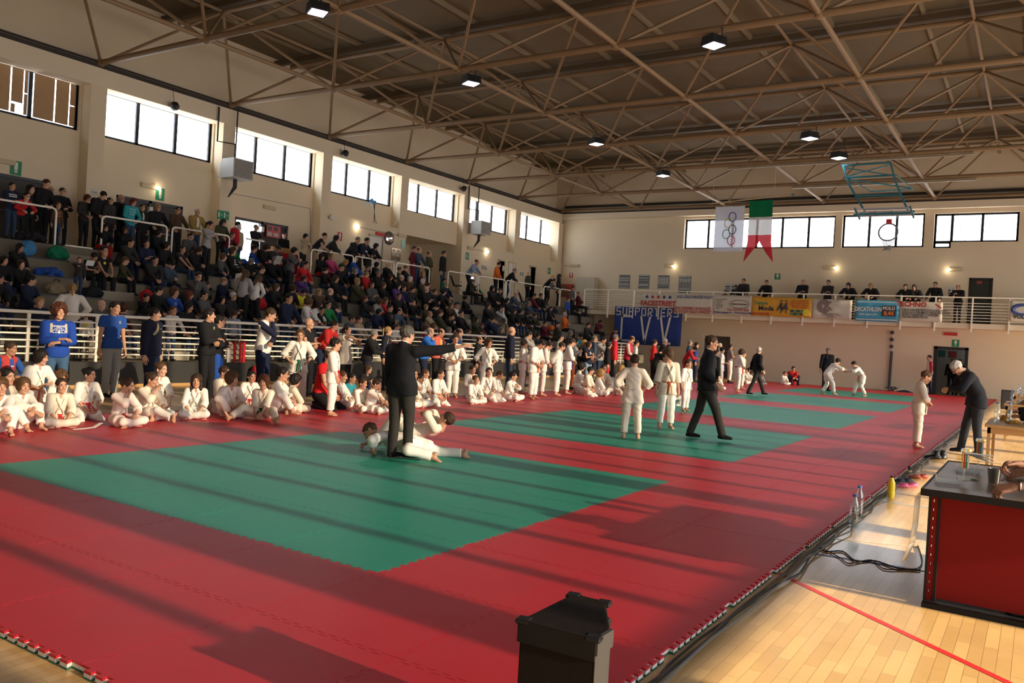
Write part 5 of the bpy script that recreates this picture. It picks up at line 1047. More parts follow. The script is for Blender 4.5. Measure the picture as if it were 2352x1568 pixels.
def person(loc, heading, H, pose, label, top='gi', topc=0, legs='gi', legc=0, hair='short', hc='brown', skin='mid', g='m', kid=0., belt=None, lod=0, shoes='bare', shoec=(.02, .02, .02), glasses=False, under=None, tie=None, group=None, build=1., bend=None, key=None, cuff=None, name='person', cap=None):
    mc = (pose, round(H, 2) if lod == 0 else (1.7 if H > 1.45 else 1.3), kid > .3, g, build, str(bend))
    if lod: Hs = 1.7 if H > 1.45 else 1.3; sc = H/Hs
    else: Hs = H; sc = 1.
    key = ('S', *mc)
    if key not in MESHC: MESHC[key] = skeleton(pose, Hs, kid, bend)
    S = MESHC[key]
    def shared(kk, fn):
        kk = (kk, *mc)
        if kk not in MESHC: MESHC[kk] = fn()
        return MESHC[kk]
    bare = {'bare': True, 'sock': False, 'shoe': False}[shoes]
    def mk_body():
        V, Q, M_ = body_mesh(S, lod, g, bare, build); return npmesh('person_body', V, Q, [None]*5, M_)
    o = link(name, shared(('b', bare), mk_body)); sm = skinm(skin)
    def setm(ob, ms):
        for i, m_ in enumerate(ms): ob.material_slots[i].link = 'OBJECT'; ob.material_slots[i].material = m_
    setm(o, [sm, mat('eye_white', (.36, .31, .27), .3), mat('eye_dark', (.02, .012, .008), .2), mat('lips_'+skin, tuple(q*w for q, w in zip(dict(pale=(.62, .36, .25), mid=(.50, .27, .17), tan=(.40, .20, .12), dark=(.2, .1, .06))[skin], (.85, .62, .62))), .5), hairm(hc if hair != 'bald' else 'dkbrown')])
    o.location = loc; o.rotation_euler = (0, 0, rad(heading-90)); o.scale = (sc,)*3
    tag(o, label, 'person', group)
    def child(nm, me, ms, M_=None):
        c = link(nm, me, o); setm(c, ms)
        if M_ is not None: c.matrix_local = M_
        return c
    def wrapQ(fn, nm): 
        def f(): V, Q = fn(); return npmesh(nm, V, Q, [None])
        return f
    Mh = Matrix.Translation(S['head']) @ Matrix(S['Rh'].tolist()).to_4x4() @ Matrix.Diagonal((S['hs'],)*3+(1,))
    if hair != 'bald':
        hk = ('hair', hair)
        if hk not in MESHC: V, Q = get_hair(hair); MESHC[hk] = npmesh('hair', V, Q, [None])
        nm = {'beanie': 'beanie', 'cap': 'cap', 'hood': 'hood'}.get(hair, 'hair'); child(nm, MESHC[hk], [clothm(cap, 'knit') if cap else hairm(hc)], Mh)
    nm_top = dict(gi='judo_jacket', suit='suit_jacket', tee='tee_shirt', polo='polo_shirt', jumper='jumper', jacket='jacket', coat='coat', vest='gilet', longtee='long_shirt')[top]
    child(nm_top, shared(('t', top), wrapQ(lambda: top_mesh(S, lod, top, build), nm_top)), [GIW(topc) if top == 'gi' else clothm(topc)])
    if under is not None:
        ut = 'tee' if top in ('gi', 'suit') else 'jumper'
        def mu():
            s = S['s']; F = SDF(S['waist']-.3*s, S['neck']+.3*s, (.013, .022)[lod]*max(s, .62)); Rc = S['Rc']; F.cap(S['waist'], S['chest'], .118*s*build, .138*s*build, .04*s, Rc, .77); F.cap(S['chest'], S['neck']+Rc@V3(0, .0, .0)*s, .12*s, .066*s, .03*s, Rc, .8)
            if top == 'suit': F.cap(S['neck']+Rc@V3(0, 0, .0)*s, S['neck']+Rc@V3(0, .002, .035)*s, .061*s, .060*s, .004)
            else: F.cap(S['neck']+Rc@V3(0, .03, .02)*s, S['neck']+Rc@V3(0, .05, .12)*s, .07*s, k=.004, sub=True)
            if top == 'vest':
                for a, el, w in S['arm']: F.cap(a, el, .064*s, .055*s, .02); F.cap(el, w, .055*s, .04*s, .01)
            V, Q = F.mesh(); return npmesh('shirt', V, Q, [None])
        child('shirt', shared(('u', top), mu), [clothm(under)])
    if tie is not None:
        def mt():
            s = S['s']; m = MB(); W = S['waist']; Rc = S['Rc']; m.tube([W+Rc@V3(0, y_, z)*s for y_, z in ((.075, .375), (.108, .33), (.128, .22), (.138, .12))], [.012*s, .015*s, .03*s, .034*s], 6, flat=.35); return m.mesh('tie', [None], True)
        child('tie', shared('tie', mt), [clothm(tie)])
    if legs: nl = dict(gi='judo_trousers', trousers='trousers', jeans='jeans', track='tracksuit_trousers')[legs]; child(nl, shared(('l', legs), wrapQ(lambda: leg_mesh(S, lod, legs, build), nl)), [GIW(legc) if legs == 'gi' else clothm(legc)])
    if belt is not None:
        def mb_(): me = belt_mesh(S); me.materials.append(None); return me
        child('belt', shared('belt', mb_), [clothm(belt, 'belt')])
    if not bare and lod == 0 or (not bare and shoes != 'none'):
        for i in range(2):
            def ms_():
                V, Q = get_foot(shoes, lod); V = V*([1, 1, 1] if i == 0 else [-1, 1, 1]); R = frame(S['fd'][i]/np.linalg.norm(S['fd'][i]), V3(0, 0, 1)); return npmesh('shoe', xf(V, R, S['leg'][i][2], S['s']), Q if i == 0 else Q[:, ::-1], [None])
            child(shoes, shared(('sh', i, shoes), ms_), [clothm(shoec, 'shoe')])
    if glasses:
        if 'gl' not in MESHC:
            m = MB()
            for q in (-1, 1): m.tube([(q*.031+.022*cos(a*pi/6), .104-.006*abs(q), .004+.017*sin(a*pi/6)) for a in range(13)], .0022, 5); m.tube([(q*.053, .103, .008), (q*.074, .07, .010), (q*.08, .0, .008)], .002, 5)
            m.tube([(-.009, .106, .008), (.009, .106, .008)], .002, 5); MESHC['gl'] = m.mesh('glasses', [None], True)
        child('glasses', MESHC['gl'], [mat('glasses_frame', (.02, .02, .02), .25)], Mh)
    return o
# ================================================================ WHO IS THERE
CC = dict(k=(.012, .012, .013), n=(.012, .018, .045), g=(.085, .085, .085), d=(.028, .027, .026), o=(.05, .05, .025), b=(.07, .04, .022), m=(.10, .012, .02), r=(.50, .02, .025), B=(.02, .07, .32), w=(.70, .67, .62), c=(.36, .28, .18), p=(.45, .06, .16), P=(.09, .04, .2), y=(.55, .5, .03), G=(.02, .2, .06), t=(.03, .3, .34), O=(.62, .13, .02), s=(.05, .075, .11), j=(.025, .045, .09), K=(.22, .17, .10), l=(.25, .3, .38), S=(.3, .29, .28), u=(.30, .20, .06))
TOPC = {'J': 'jacket', 'j': 'jumper', 't': 'tee', 'c': 'coat', 'p': 'polo', 'v': 'vest', 'l': 'longtee', 's': 'suit', 'g': 'gi'}
LEGC = {'j': 'jeans', 't': 'trousers', 'k': 'track', 'g': 'gi'}
USED = set()
def ratio(pose, kid, bend=None):
    S = skeleton(pose, 1.75, kid, bend); return (S['head'][2]+.118*S['hs'])/1.75, S['head']/1.75
def opts(f):
    d = {}
    for w_ in f.split():
        if w_[0] == '+': d[{'gl': 'glasses'}[w_[1:]]] = True
        elif '=' in w_: a, c = w_.split('='); d[a] = c
    return d
def plab(s):
    L_ = s
    if L_ in USED: print('DUP', L_)
    USED.add(L_); return L_
# ---- spectators. each line: u v(head centre) kind pose hair haircolour top legs | label
HAIRK = dict(s='short', z='buzz', b='balding', o='bald', B='bob', L='long', p='pony', u='bun', c='curly', k='beanie', q='cap', h='hood', m='mop')
HC = dict(k='black', b='brown', d='dkbrown', a='auburn', y='blond', g='grey', w='white', r='red')
PO = dict(b='bench', l='bench_lean', a='bench_arms', c='bench_chin', p='bench_phone', t='bench_turn', x='bench_cross')
CR_ = """39 568 f l L k jk jk|woman in black laughing with folded arms below the striped jumper
67 643 m b s k jn jk|man in a navy jumper sitting alone near the curly haired woman
212 590 k p s k tk kk|boy in a black tee looking down at a white tablet
222 576 K b s k tk kk|boy in a black tee with a yellow badge beside the tablet boy
284 598 k b s b jo kk|boy in an olive jumper sitting high with hands on the step
245 531 f c L k jk kr|dark haired spectator in bright red trousers
290 529 f c B d Jk jk|woman in glasses resting her cheek on her hand +gl
293 556 m l s k Jd jn|young man in a dark jacket leaning forward with bowed head
337 560 m a s k jn jn|man in a navy jumper over a pale collar with folded arms
361 535 f t B k ck jk|woman with a spotted headband and polka dot scarf
380 564 f b B k jk jk|dark bobbed woman in a black top turning to her neighbour
359 598 m l s k jd jn|bearded man in a dark shirt with clasped hands
392 609 m p s k Js jn|young person in a grey top under an open blue jacket
418 572 f b u d td jj|dark haired woman in a charcoal tee with bare forearms
436 542 m b z d jg jj|man in a grey sweatshirt seated just below the guard rail
452 575 f p L d jk jk|pale woman with long dark hair holding a small camera
511 583 k b B b jg jj|child with light brown hair in a patterned grey top
528 572 f x B d jk jk|dark haired girl in a black cardigan over striped top
538 567 K b s k jG jj|boy in a bright green jumper
456 635 m c s d jg jj|man in glasses with a grey top in the middle of the stand +gl
463 654 k b s d jk jj|small dark haired child below the man in grey
511 645 f b b y Jn jn|pale haired woman in a taupe scarf and navy jacket
361 667 m b s k Jk jj|man in dark glasses just behind the front rows +gl
364 686 k c s k jk jg|dark haired boy with his hand at his mouth
400 672 K b m b jB jj|boy with a brown fringe in a blue hooded sweatshirt
432 677 f b L r jk jj|woman with long dark red hair in a black cardigan
470 679 m a z k jg jj|shaven headed man in a grey jumper with folded arms
512 694 f b B k Jd jj|dark haired woman in a mustard yellow scarf
536 680 m a s w Jd jn|white haired man in glasses and a dark padded coat +gl
608 569 f p m d Jk jk|woman with a brown bob in a big black coat
636 572 f p k g jd jk|woman in a grey knitted hat reading a white sheet
630 598 m l s g Jk jj|grey haired man in a dark jacket just below the reader
699 608 m l s k jr jj|dark haired man in a red and navy jacket by the aisle
737 589 f b L k jk jr|dark haired woman with a bright red scarf
761 590 f b s y jp jk|short haired blond woman in a pink jacket
792 602 f p L y Jd jj|woman with long fair hair looking down beside the pink jacket
782 614 m b k d Jk jj|man in glasses and dark hat with a leather jacket +gl
667 636 f t L b jk jk|woman with long brown hair holding her hand to her face
694 640 f c B d jP jk|dark haired woman in a blue purple top
633 659 f b L b Jk jk|woman with very long brown hair and a pale lace scarf
671 663 f b c d jk jk|smiling woman with dark curly hair
687 672 K p s k jy jk|boy in a bright yellow jacket looking down
733 670 f b L y Jb jj|woman with light hair in a beige brown jacket
757 669 m b o k Jd jj|bald man in a dark green jacket on the aisle steps
706 694 f b c b jw jj|curly haired woman in a white sweatshirt with red print
731 700 f b B d jw jj|dark haired woman in white behind the printed sweatshirt
754 700 m b s k jG jj|man in sunglasses with a green top +gl
750 714 K l s k Jk jj|boy in a dark shiny puffer jacket leaning forward
720 724 k b s d js jj|small child right behind the front fence by the puffer jacket
628 731 K b s k jw jj|boy in pale grey peering over the front fence
813 593 m t z d jB jj|man in a bright blue jacket turned towards the far end
844 615 k b s d jk jj|brown haired boy below the man in the dark hooded coat
864 608 f b B k ck jj|black haired woman seated under the leaning men
890 608 m b o d ck jk|bald bearded man in a dark coat seated by the guard rail
814 622 f b B g Jk jk|grey haired woman in a dark coat behind the patterned scarf
841 630 f b s y jr jk|short blond woman in sunglasses and a red jacket +gl
869 629 m a s g Jk jn|heavy grey haired man in an open dark jacket and pale lining
916 620 K b z b Jo jj|crop haired boy in a camouflage jacket
924 614 f b b b Jk jk|woman with glasses on her head beside the camouflage jacket
895 636 f b L a jk jk|woman with long auburn hair in black
921 637 m b b w Jk jk|round faced white haired man in black
941 641 f b B w Jb jk|white haired elderly woman in a brown coat
970 632 f b L y jm jj|fair haired woman in a dark red top
970 646 f b B w Jo jk|white haired woman in a dark green coat
981 655 k b s d js jj|boy half hidden beside the green coat
820 646 f b B y Jo jk|woman in glasses with a green patterned scarf +gl
855 654 m a s k jg jj|dark haired man with grey sleeves and a blue vest
912 656 f b L k jP jk|woman with long dark hair in a plum top
926 662 f b s d Jn jj|short haired woman in a dark quilted jacket
916 680 m b s d Jk jg|man in glasses and a black coat over grey jeans +gl
980 664 m a o g jk jk|bald man in a black jumper with folded arms
999 670 f a s d jk jk|woman with glasses and red necklace beside the bald man +gl
1017 670 f b B k Jk jk|black haired woman in an open black coat
1025 654 m b z g jn jK|man with pale trousers seated just below the pushchair
1020 643 k b s k jG jj|child in a lime green top behind the pale trousers
886 688 k b L b jr jk|long haired girl in a red top
871 694 k p m b jS jB|child in a grey and lime jacket bending down
869 716 f b B k Jn jk|dark haired woman in a navy jacket with folded hands
896 707 m a s k jk jk|man in glasses with a black sweatshirt bearing white and red blocks +gl
916 714 m b b k js jk|man in a faded blue shirt looking up
979 705 k a B y Jo jK|fair haired child in a grey green blazer
992 697 k p s k jk jg|dark haired child bending behind the blazer
987 721 m b o g jc jk|bald elderly man in a beige jumper
1010 718 m b s b Jo jj|bearded man in an olive hooded jacket
1036 702 f b L b jb jk|woman with long light brown hair by the capped boy
1049 702 K b q k jw jj|boy in a dark cap and a cream jumper
1035 728 K c s k jk jj|dark haired boy in black below the cream jumper
805 733 m b s d js jj|bearded man in a pale blue jacket just behind the fence
820 734 f b u d jc jk|dark haired woman in a cream jacket beside the pale blue jacket
844 738 k b h k jo jj|child in a fur trimmed hood behind the fence
909 745 k b s b jw jr|boy in white behind the referee's shoulder
977 748 k b s a jr jj|auburn haired child in red behind the fence
994 749 f b B b jk jk|woman in glasses over the shoulder of the shouting coach +gl
1031 752 k b B g jg jj|child with ash grey hair behind the fence
1041 739 k b k g jk jj|child in a flat dark hat near the balding coach
1081 642 f b h k ck jk|person in a dark hood below the blue shirt
1099 660 k b s k jG jk|boy in a dark green jacket next to the raised phone
1131 663 f b h k Jd jk|woman in a dark headscarf with folded hands
1147 667 m b q k Jk jk|man in a dark cap sitting under the orange top
1182 676 m l o g js jj|bald man in slate bending over his knees
1224 679 m l s k jm jj|man in a maroon top leaning by the folded stroller
1241 679 f l s d Jk jj|person in a dark jacket by the last guard rails
1215 696 m b s g js jj|man in a blue grey jumper seated alone
1068 687 f x c k jk jk|curly black haired woman in glasses with crossed legs +gl
1151 708 m c s k vg tK|man in a dark waistcoat with his hand on his face
1180 714 f b L d Jk jj|woman with long dark hair in a black hood
1194 715 f b B k Jk jj|dark haired woman in black next to the long haired one
1211 721 f b c d jk jo|curly woman in sunglasses and black +gl
1229 724 f b c b jo jj|brown haired woman in an olive shirt
1298 723 f a s w jO jk|white haired woman in a bright orange red jumper
1095 734 f b B k Jo jk|dark haired woman in an olive parka near the fence
1128 734 m l s k Jn jk|man in dark navy bending forward near the fence
1152 757 f b B g jd jk|grey haired woman just above the front fence
1252 743 m b s k jm jk|person in a dark red checked shirt
1280 745 f b k k Jo jk|person in a khaki hat beside the checked shirt
1235 766 k b s d jg jj|child peeking over the front fence
1100 746 k b B r jr jj|child in red beside the olive parka
1379 739 f p B k jm jk|person in a magenta top bent over at the end of the stand
1414 759 f p s d jm jk|person in maroon sitting against the blue banner
1331 770 K p s k jt jk|person in a teal jacket bending at the end of the stand
1330 668 m a b g jm jk|man in a maroon jumper sitting by the start of the gallery
1317 690 f b L k jk jk|long haired woman behind the boy in the blue gilet
231 700 m b o g jg jj|bald man half hidden behind the young man in the blue polo shirt
278 709 f b c a jm jj|curly haired woman in glasses and a maroon jacket +gl
8 598 f x B k jk jj|person in dark clothes and grey jeans at the left edge
-6 640 m b s k Jk jj|dark seated figure at the left edge of the stand
30 606 f b L d jk jk|dark seated figure in front of the laughing woman
575 604 f p B g Jk jk|dark coated woman behind the spotted tops
598 618 m b s d jk jj|dark haired man among the coats above the red bag
655 602 f b L k Jk jk|black haired woman in black beside the grey haired man
655 690 m b s k jd jj|face half hidden behind the standing man in the navy blazer +gl
1058 720 f b s d jk jj|dark clad woman beside the cream jumper
880 655 f b L b jk jk|brown haired woman in black behind the blue vest
947 664 m b s k jd jk|dark haired man below the elderly woman in brown
838 690 m b s b jd jj|brown haired man in dark clothes behind the child in grey and lime
770 640 f b B d jk jk|dark clad woman on the steps side below the hatted man
747 625 f b s d jk jj|woman in black just below the pink jacket
950 694 m b s k jk jj|man in black above the fair haired child
1120 700 f b L d jk jj|woman in black by the black bags
1165 690 f b B k jd jk|woman in charcoal above the waistcoat man
1265 712 m b s d jd jj|man in charcoal beside the heap of dark coats
1350 745 m b s d jd jk|dark figure on the last steps of the stand
430 705 f b L k jk jj|dark haired woman behind the woman in the black tracksuit
580 690 f b B d jk jj|woman in black beside the red bag
596 560 k b s k jB jj|child in a royal blue hood below the old man in glasses
1075 760 m b s d jd jj|low seated dark figure behind the clapping row
1310 760 f b B g jg jk|grey clad figure at the far end of the front row
1360 772 k b s k jk jj|dark haired child near the far stretch of fence"""
XB = [(x, z) for x, z in LV]
def seat_place(u, v, pose, kid):
    r, hv = ratio(pose, kid); Hn = 1.66 if kid < .3 else (1.45 if kid < .8 else 1.2); best = None
    for x, z in XB+[(-18.28, 3.25), (-13.9, .9)]:
        if z == .9 and v < 720: continue
        p = hit(u, v, 'x', x-.24+hv[1]*Hn*.9); e = p[2]-(z+.035+hv[2]*Hn)
        if best is None or abs(e) < abs(best[0]): best = (e, x, z, p)
    e, x, z, p = best; return x, z, p[1], (p[2]-z-.035)/hv[2]
def used_hair(h): return HAIRK[h]
OCC = []
rs = random.Random(11)
for ln in CR_.split('\n'):
    a, lab = ln.split('|'); u, v, kd, po, h, hc, tp, lg = a.split(); gl = '+gl' in lab; lab = lab.replace(' +gl', ''); u, v = float(u), float(v)
    kid = {'k': 1., 'K': .6}.get(kd, 0.); pose = PO[po]; x, z, y, H = seat_place(u, v, pose, kid)
    Hn = 1.66 if kid < .3 else (1.45 if kid < .8 else 1.2); H = min(max(H, Hn*.86), Hn*1.14)
    if z == .9: z = .48+.35
    for _ in range(3):
        for ox, oy in OCC:
            if abs(ox-x) < .3 and abs(oy-y) < .36: y = oy+(.37 if y >= oy else -.37)
    OCC.append((x, y))
    hd = rs.choice([0, 8, 15, 20, -8]) + (20 if po == 't' else 0)
    if pose == 'bench' and rs.random() < .55: pose = 'bench_turn'
    sk = rs.choice(['mid', 'mid', 'pale', 'tan'])
    person((x-.24, y, z+.035), hd, H, pose, plab(lab), TOPC[tp[0]], CC[tp[1]], LEGC.get(lg[0], 'jeans') if lg[0] in 'jtk' else 'jeans', CC[lg[1]], HAIRK[h], HC[hc], sk, 'f' if kd == 'f' else 'm', 1. if kid else 0., None, 1, 'shoe', (.02, .02, .02), gl, (.5, .5, .5) if tp[0] in 'v' else None, group=None, cap=(.03, .03, .035) if h in 'kqh' else None, build=1.14 if not kid else 1.05)
# ---- spectators who stand: u v(top of head) x z | pose hair haircolour top legs heading
WK = """28 419 -18.55 h crossed s k jn jj 10|bearded man in a navy jumper with white stripes at the guard rail
56 441 -18.5 k leanrail s k jr jk 5|boy in glasses and a red jacket leaning on the guard rail +gl
70 424 -19.1 h stand L k jk jk 10|dark haired woman in black behind the boy in red
100 412 -19.2 h belt s a jk jk 15|tall auburn haired youth in a black top
116 427 -19.3 h stand o g Jk jk 5|bald man in glasses behind the tall auburn youth +gl
144 431 -19.4 h crossed z d Jk jk 15|man in glasses and a black jacket with folded arms by the pillar +gl
133 464 -18.6 k stand s b jb jj 10|boy in an orange striped jumper at the end of the rail
195 447 -18.9 h belt B a jd jk 15|auburn bobbed woman in a grey jumper standing in the rail gap
228 440 -18.8 h lookdown s k Jk jk 5|dark haired man in black looking down in the rail gap
253 452 -18.7 h stand b k Jd jk 20|woman with short black hair and a cream scarf
278 446 -19.1 h stand o g Jk jk 5|bald man in a dark padded jacket before the door
301 455 -18.6 h belt L r jt jj 10|woman in glasses and a turquoise patterned jumper +gl
326 468 -18.7 h stand s k Jk jk 5|dark haired youth in a black jacket over a cream shirt
365 468 -18.7 h handrail B y Jk jk -5|fair bobbed woman in glasses and a black cardigan +gl
411 474 -18.6 h handrail s k jb jk 0|bearded man in glasses with a brown gilet gripping the rail +gl
456 478 -18.6 h handrail b w Ju jj 0|bald elderly man in a mustard jacket over a white shirt
508 504 -18.7 h belt h k Ko jk 5|woman in a dark hood by the pillar signs
546 509 -19.6 h stand s k jn jj 60|dark haired youth with his back turned in the open doorway
549 518 -18.7 h stand B w jc jj 190|white haired woman carrying a red rucksack
529 533 -18.5 k leanrail s b jm jj 10|child in a maroon hat leaning by the rucksack
588 516 -18.7 h crossed z g jk tK 5|old man in glasses and khaki trousers before the bright doorway +gl
652 534 -20.3 h stand k k jk jk -10|dark haired woman behind the stall in the doorway
698 537 -18.6 h phone B k jc jk 10|woman in a checked scarf and pink top holding a camera
737 534 -18.5 h leanrail z d tk tK 40|heavy man in a black tee leaning on the rail seen from behind
764 540 -18.5 h leanrail B k Jd jk 50|black haired woman in a grey coat leaning on the rail
815 544 -18.5 h leanrail z g Jk jk 10|grey cropped man in black leaning on the rail
836 546 -18.5 h leanrail s k Jn jk 10|young man in a dark jacket leaning next to the grey cropped man
857 559 -18.5 h leanrail B k ck jk 15|woman in a long dark coat leaning on the rail
951 565 -18.7 h hips z d jm km 25|man in a maroon tracksuit with hands on hips +gl
966 568 -18.6 h handrail b d js jj 10|bald man in a blue grey jumper beside the maroon tracksuit
986 577 -18.9 h crossed b d Jo jk 20|man in a dark green jacket in front of the niche
1019 576 -18.9 h stand s d Jk jj 20|bearded man in a black leather jacket and jeans
1089 595 -18.6 h leanrail b k jl jk 15|bearded balding man in a light blue shirt leaning
1141 602 -19.0 h belt s d jO jk 20|man in an orange top holding dark coats
1176 616 -18.6 h leanrail s g Jk jj 30|grey haired man in black leaning on the rail
1214 623 -18.8 h stand o g Jo jk 60|man with his back turned draped in an olive coat
1264 630 -18.7 h leanrail o g tk jk 30|bald man in a black tee at the last guard rail
1268 640 -18.4 k leanrail s k jg jk 15|boy in a grey hooded top leaning over the rail
1284 630 -19.2 h stand h k ck jk 30|figure in a black hood before the far corner
1316 657 -17.6 2 hips s d jg jk 5|woman in a grey top with one hand on her hip
182 603 -15.9 4 point s r jd jj -20|auburn woman in a grey jumper holding out her phone
167 650 -13.95 p hips p y jw jn 150|fair haired woman in a white hooded top seen from behind
92 682 -13.8 p stand B y jn kk -10|fair haired girl with a headband behind the fence
-4 676 -13.75 p handrail s d jn jj 0|person in a starry blue jacket resting on the fence
198 716 -13.9 p stand s b jw jk 160|child in a white top with a yellow badge behind the fence
477 508 -17.6 2 phone p k jS jk 20|photographer in a pale jacket with a black camera +gl
556 612 -15.9 4 stand B d jw jk 140|child in a white top with a round yellow badge seen from behind
560 620 -15.2 5 lookdown L b jS kk 120|long haired girl in a speckled white top and grey trousers
588 632 -15.1 5 lookdown L b jw kk 110|girl in a speckled white jumper bending over
670 568 -16.7 3 phone B k jg jk 30|dark haired woman in a grey jumper taking a picture
668 675 -13.7 p handrail s k jn jj 5|young man in a navy blazer with both hands on the fence
401 703 -13.75 p handrail s b jw jj 0|small boy in white hanging onto the fence
538 712 -13.9 p stand s d jl jk 120|boy in a pale shirt behind the fence turning away
1085 643 -17.4 2 phone s b jo jk 40|heavy man in olive holding up a bright phone
1305 683 -16.7 3 stand s d jB jn 0|boy in a blue gilet with white sleeves standing on the steps"""
LVZ = {'h': 3.25, 'k': 3.25, 'p': .48, '2': LV[0][1], '3': LV[1][1], '4': LV[2][1], '5': LV[3][1]}
def standing(u, vt, x, y, z, pose, kid=0., lo=.98, hi=1.9):
    zt = zat(u, vt, x, y); r, hv = ratio(pose, kid); return min(max((zt-z)/r, lo), hi)
for ln in WK.split('\n'):
    a, lab = ln.split('|'); u, v, x, lv, pose, h, hc, tp, lg, hd = a.split(); gl = '+gl' in lab; lab = lab.replace(' +gl', ''); u, v, x = float(u), float(v), float(x); z = LVZ[lv]; y = hit(u, v, 'x', x)[1]
    kid = .8 if (lv == 'k' or any(w_ in lab for w_ in ('boy', 'girl', 'child'))) else 0.
    H = standing(u, v, x, y, z, pose, kid); mt = TOPC.get(tp[0], 'jacket')
    person((x, y, z), float(hd), H, pose, plab(lab), mt, CC[tp[1]], LEGC.get(lg[0], 'jeans'), CC[lg[1]], HAIRK[h], HC[hc], rs.choice(['mid', 'pale', 'mid']), 'f' if any(w_ in lab for w_ in ('woman', 'girl', 'her ')) else 'm', kid, None, 1, 'shoe', (.03, .03, .03), gl, cap=(.03, .03, .035) if h in 'kqh' else None)
GA = """1666 666 k hd stand s d jk jk|child's dark head just above the gallery rail
1692 655 h belt s k Jd jk 1|figure in a dark coat bending on the gallery
1708 636 h handrail s k Jd jk|man in a dark green coat leftmost at the gallery rail
1760 643 h handrail s k Jk jk|man in black with a pale collar at the gallery rail
1845 640 h crossed z g Jk jk|grey cropped man with folded arms above the orange banner
1903 643 h crossed s k jd jk|man in a grey jumper with folded arms above the round logo banner
1951 650 h leanrail B k Jk jk|dark haired woman in black leaning on the gallery rail
2002 650 h leanrail B y Jk jk|fair haired woman with a handbag leaning on the gallery rail
2082 653 h leanrail s d Jk jk|dark haired person leaning above the blue banner's right end
2102 654 h leanrail L d Jd jk|long haired woman leaning beside the dark haired person
2148 647 h handrail s k Jk jk|man in a black coat above the red titled banner
2203 654 h phone b y Jk jk|woman holding a phone near the black gallery door"""
for ln in GA.split('\n'):
    a, lab = ln.split('|'); q = a.split(); u, v = float(q[0]), float(q[1]); kid = .8 if q[2] == 'k' else 0.
    if q[2] == 'k': q.pop(3)
    pose, h, hc, tp, lg = q[3:8]; y = 37.75 if pose in ('crossed', 'stand', 'phone', 'belt') else 37.55; x = hit(u, v, 'y', y)[0]; H = standing(u, v, x, y, 3.25, pose, kid)
    person((x, y, 3.25), -95 if pose != 'phone' else -110, H, pose, plab(lab), TOPC[tp[0]], CC[tp[1]], 'jeans', CC[lg[1]], HAIRK[h], HC[hc], 'mid', 'f' if 'woman' in lab else 'm', kid, None, 1, 'shoe')
# ---- people along the mats: explicit, in full detail
def turn(pose, hd, k):
    b = dict(k.get('bend') or {})
    if 'hd' not in b and hd > -35 and hd < 45: h = POSES[pose].get('hd', (0, 0, 0)); b['hd'] = (h[0], h[1], rs.choice([12, 20, 28])); k['bend'] = b
def front(u, vt, pose, label, vf=None, uf=None, x=None, z=None, hd=0., kid=0., dx=0, **k):
    turn(pose, hd, k)
    """stand or kneel: by the feet seen on the mat (vf), else on the line x"""
    if vf is not None: p = hit(uf if uf is not None else u, vf, 'z', 0 if z is None else z); xx, yy = p[0], p[1]
    else: p = hit(u, vt, 'x', x); xx, yy = x, p[1]
    zz = z if z is not None else (0 if xx > -8.55 else -.04)
    H = standing(u, vt, xx, yy, zz, pose, kid, .95, 1.92); return person((xx, yy, zz), hd, H, pose, plab(label), kid=kid, **k)
def sit(u, vt, vb, pose, label, hd=-10., kid=1., off=.30, **k):
    turn(pose, hd, k); g_ = hit(u, vb, 'z', 0); r, hv = ratio(pose, kid); H = 1.3
    vd = np.array([CP[0]-g_[0], CP[1]-g_[1]]); vd /= np.linalg.norm(vd)
    for _ in range(3):
        s = H/1.75; f = np.array([cos(rad(hd)), sin(rad(hd))]); c = g_[:2]-vd*off*s*1.2-f*off*.3*s; H = min(max((zat(u, vt, c[0]+f[0]*hv[1]*H, c[1]+f[1]*hv[1]*H))/r, 1.0), 1.7)
        # put the head on its own line of sight
        t_ = ray(u, vt); nrm = np.array([t_[1], -t_[0]]); nrm /= np.linalg.norm(nrm); e = ((c+f*hv[1]*H)-CP[:2])@nrm; c = c-nrm*e
    return person((c[0], c[1], 0), hd, H, pose, plab(label), kid=kid, **k)
orange, red, navy, green, white, yellow, dk = (.62, .13, .02), (.55, .02, .03), (.02, .03, .12), (.01, .12, .05), (.75, .72, .66), (.6, .42, .04), (.012, .012, .014)
W_ = (.78, .76, .72)
sit(2, 868, 1000, 'hug', 'child in white judo uniform hugging both knees at the left end of the row', -20, hair='mop', hc='brown', topc=2, legc=2)
sit(-14, 845, 985, 'cross', 'brown haired child cut by the frame behind the knee hugging child', -20, hair='short', hc='brown')
sit(55, 867, 990, 'hug', 'bob haired child hugging one knee, second in the seated row', 5, hair='bob', hc='brown', g='f', under=W_, belt=None, bend=dict(hd=(-10, 0, -10)))
front(86, 803, 'kneelup', 'dark fringed girl kneeling upright in an orange belt', x=-8.2, z=0, hd=5, kid=.8, hair='bob', hc='black', g='f', top='gi', belt=orange, under=W_)
sit(18, 846, 975, 'cross', 'dark haired child behind the knee hugging children', -10, hair='short', hc='black', topc=1)
sit(142, 868, 984, 'cross', 'ponytailed girl in cream uniform holding her crossed ankles', -20, hair='pony', hc='dkbrown', g='f', topc=1, legc=1, belt=red)
sit(140, 854, 965, 'seiza', 'curly fair child half hidden behind the ponytailed girl', -5, hair='curly', hc='brown', g='f')
sit(206, 844, 968, 'seiza', 'dark haired girl kneeling back in white uniform with a red belt', -5, hair='bun', hc='black', g='f', belt=red, under=W_)
sit(292, 867, 983, 'mouth', 'girl cross legged with her hand at her mouth and a red belt', 8, hair='bun', hc='dkbrown', g='f', belt=red, topc=3, legc=3)
sit(350, 855, 968, 'oneleg', 'girl covering her mouth with one leg stretched out and an orange belt', 8, hair='bun', hc='dkbrown', g='f', topc=1, belt=orange)
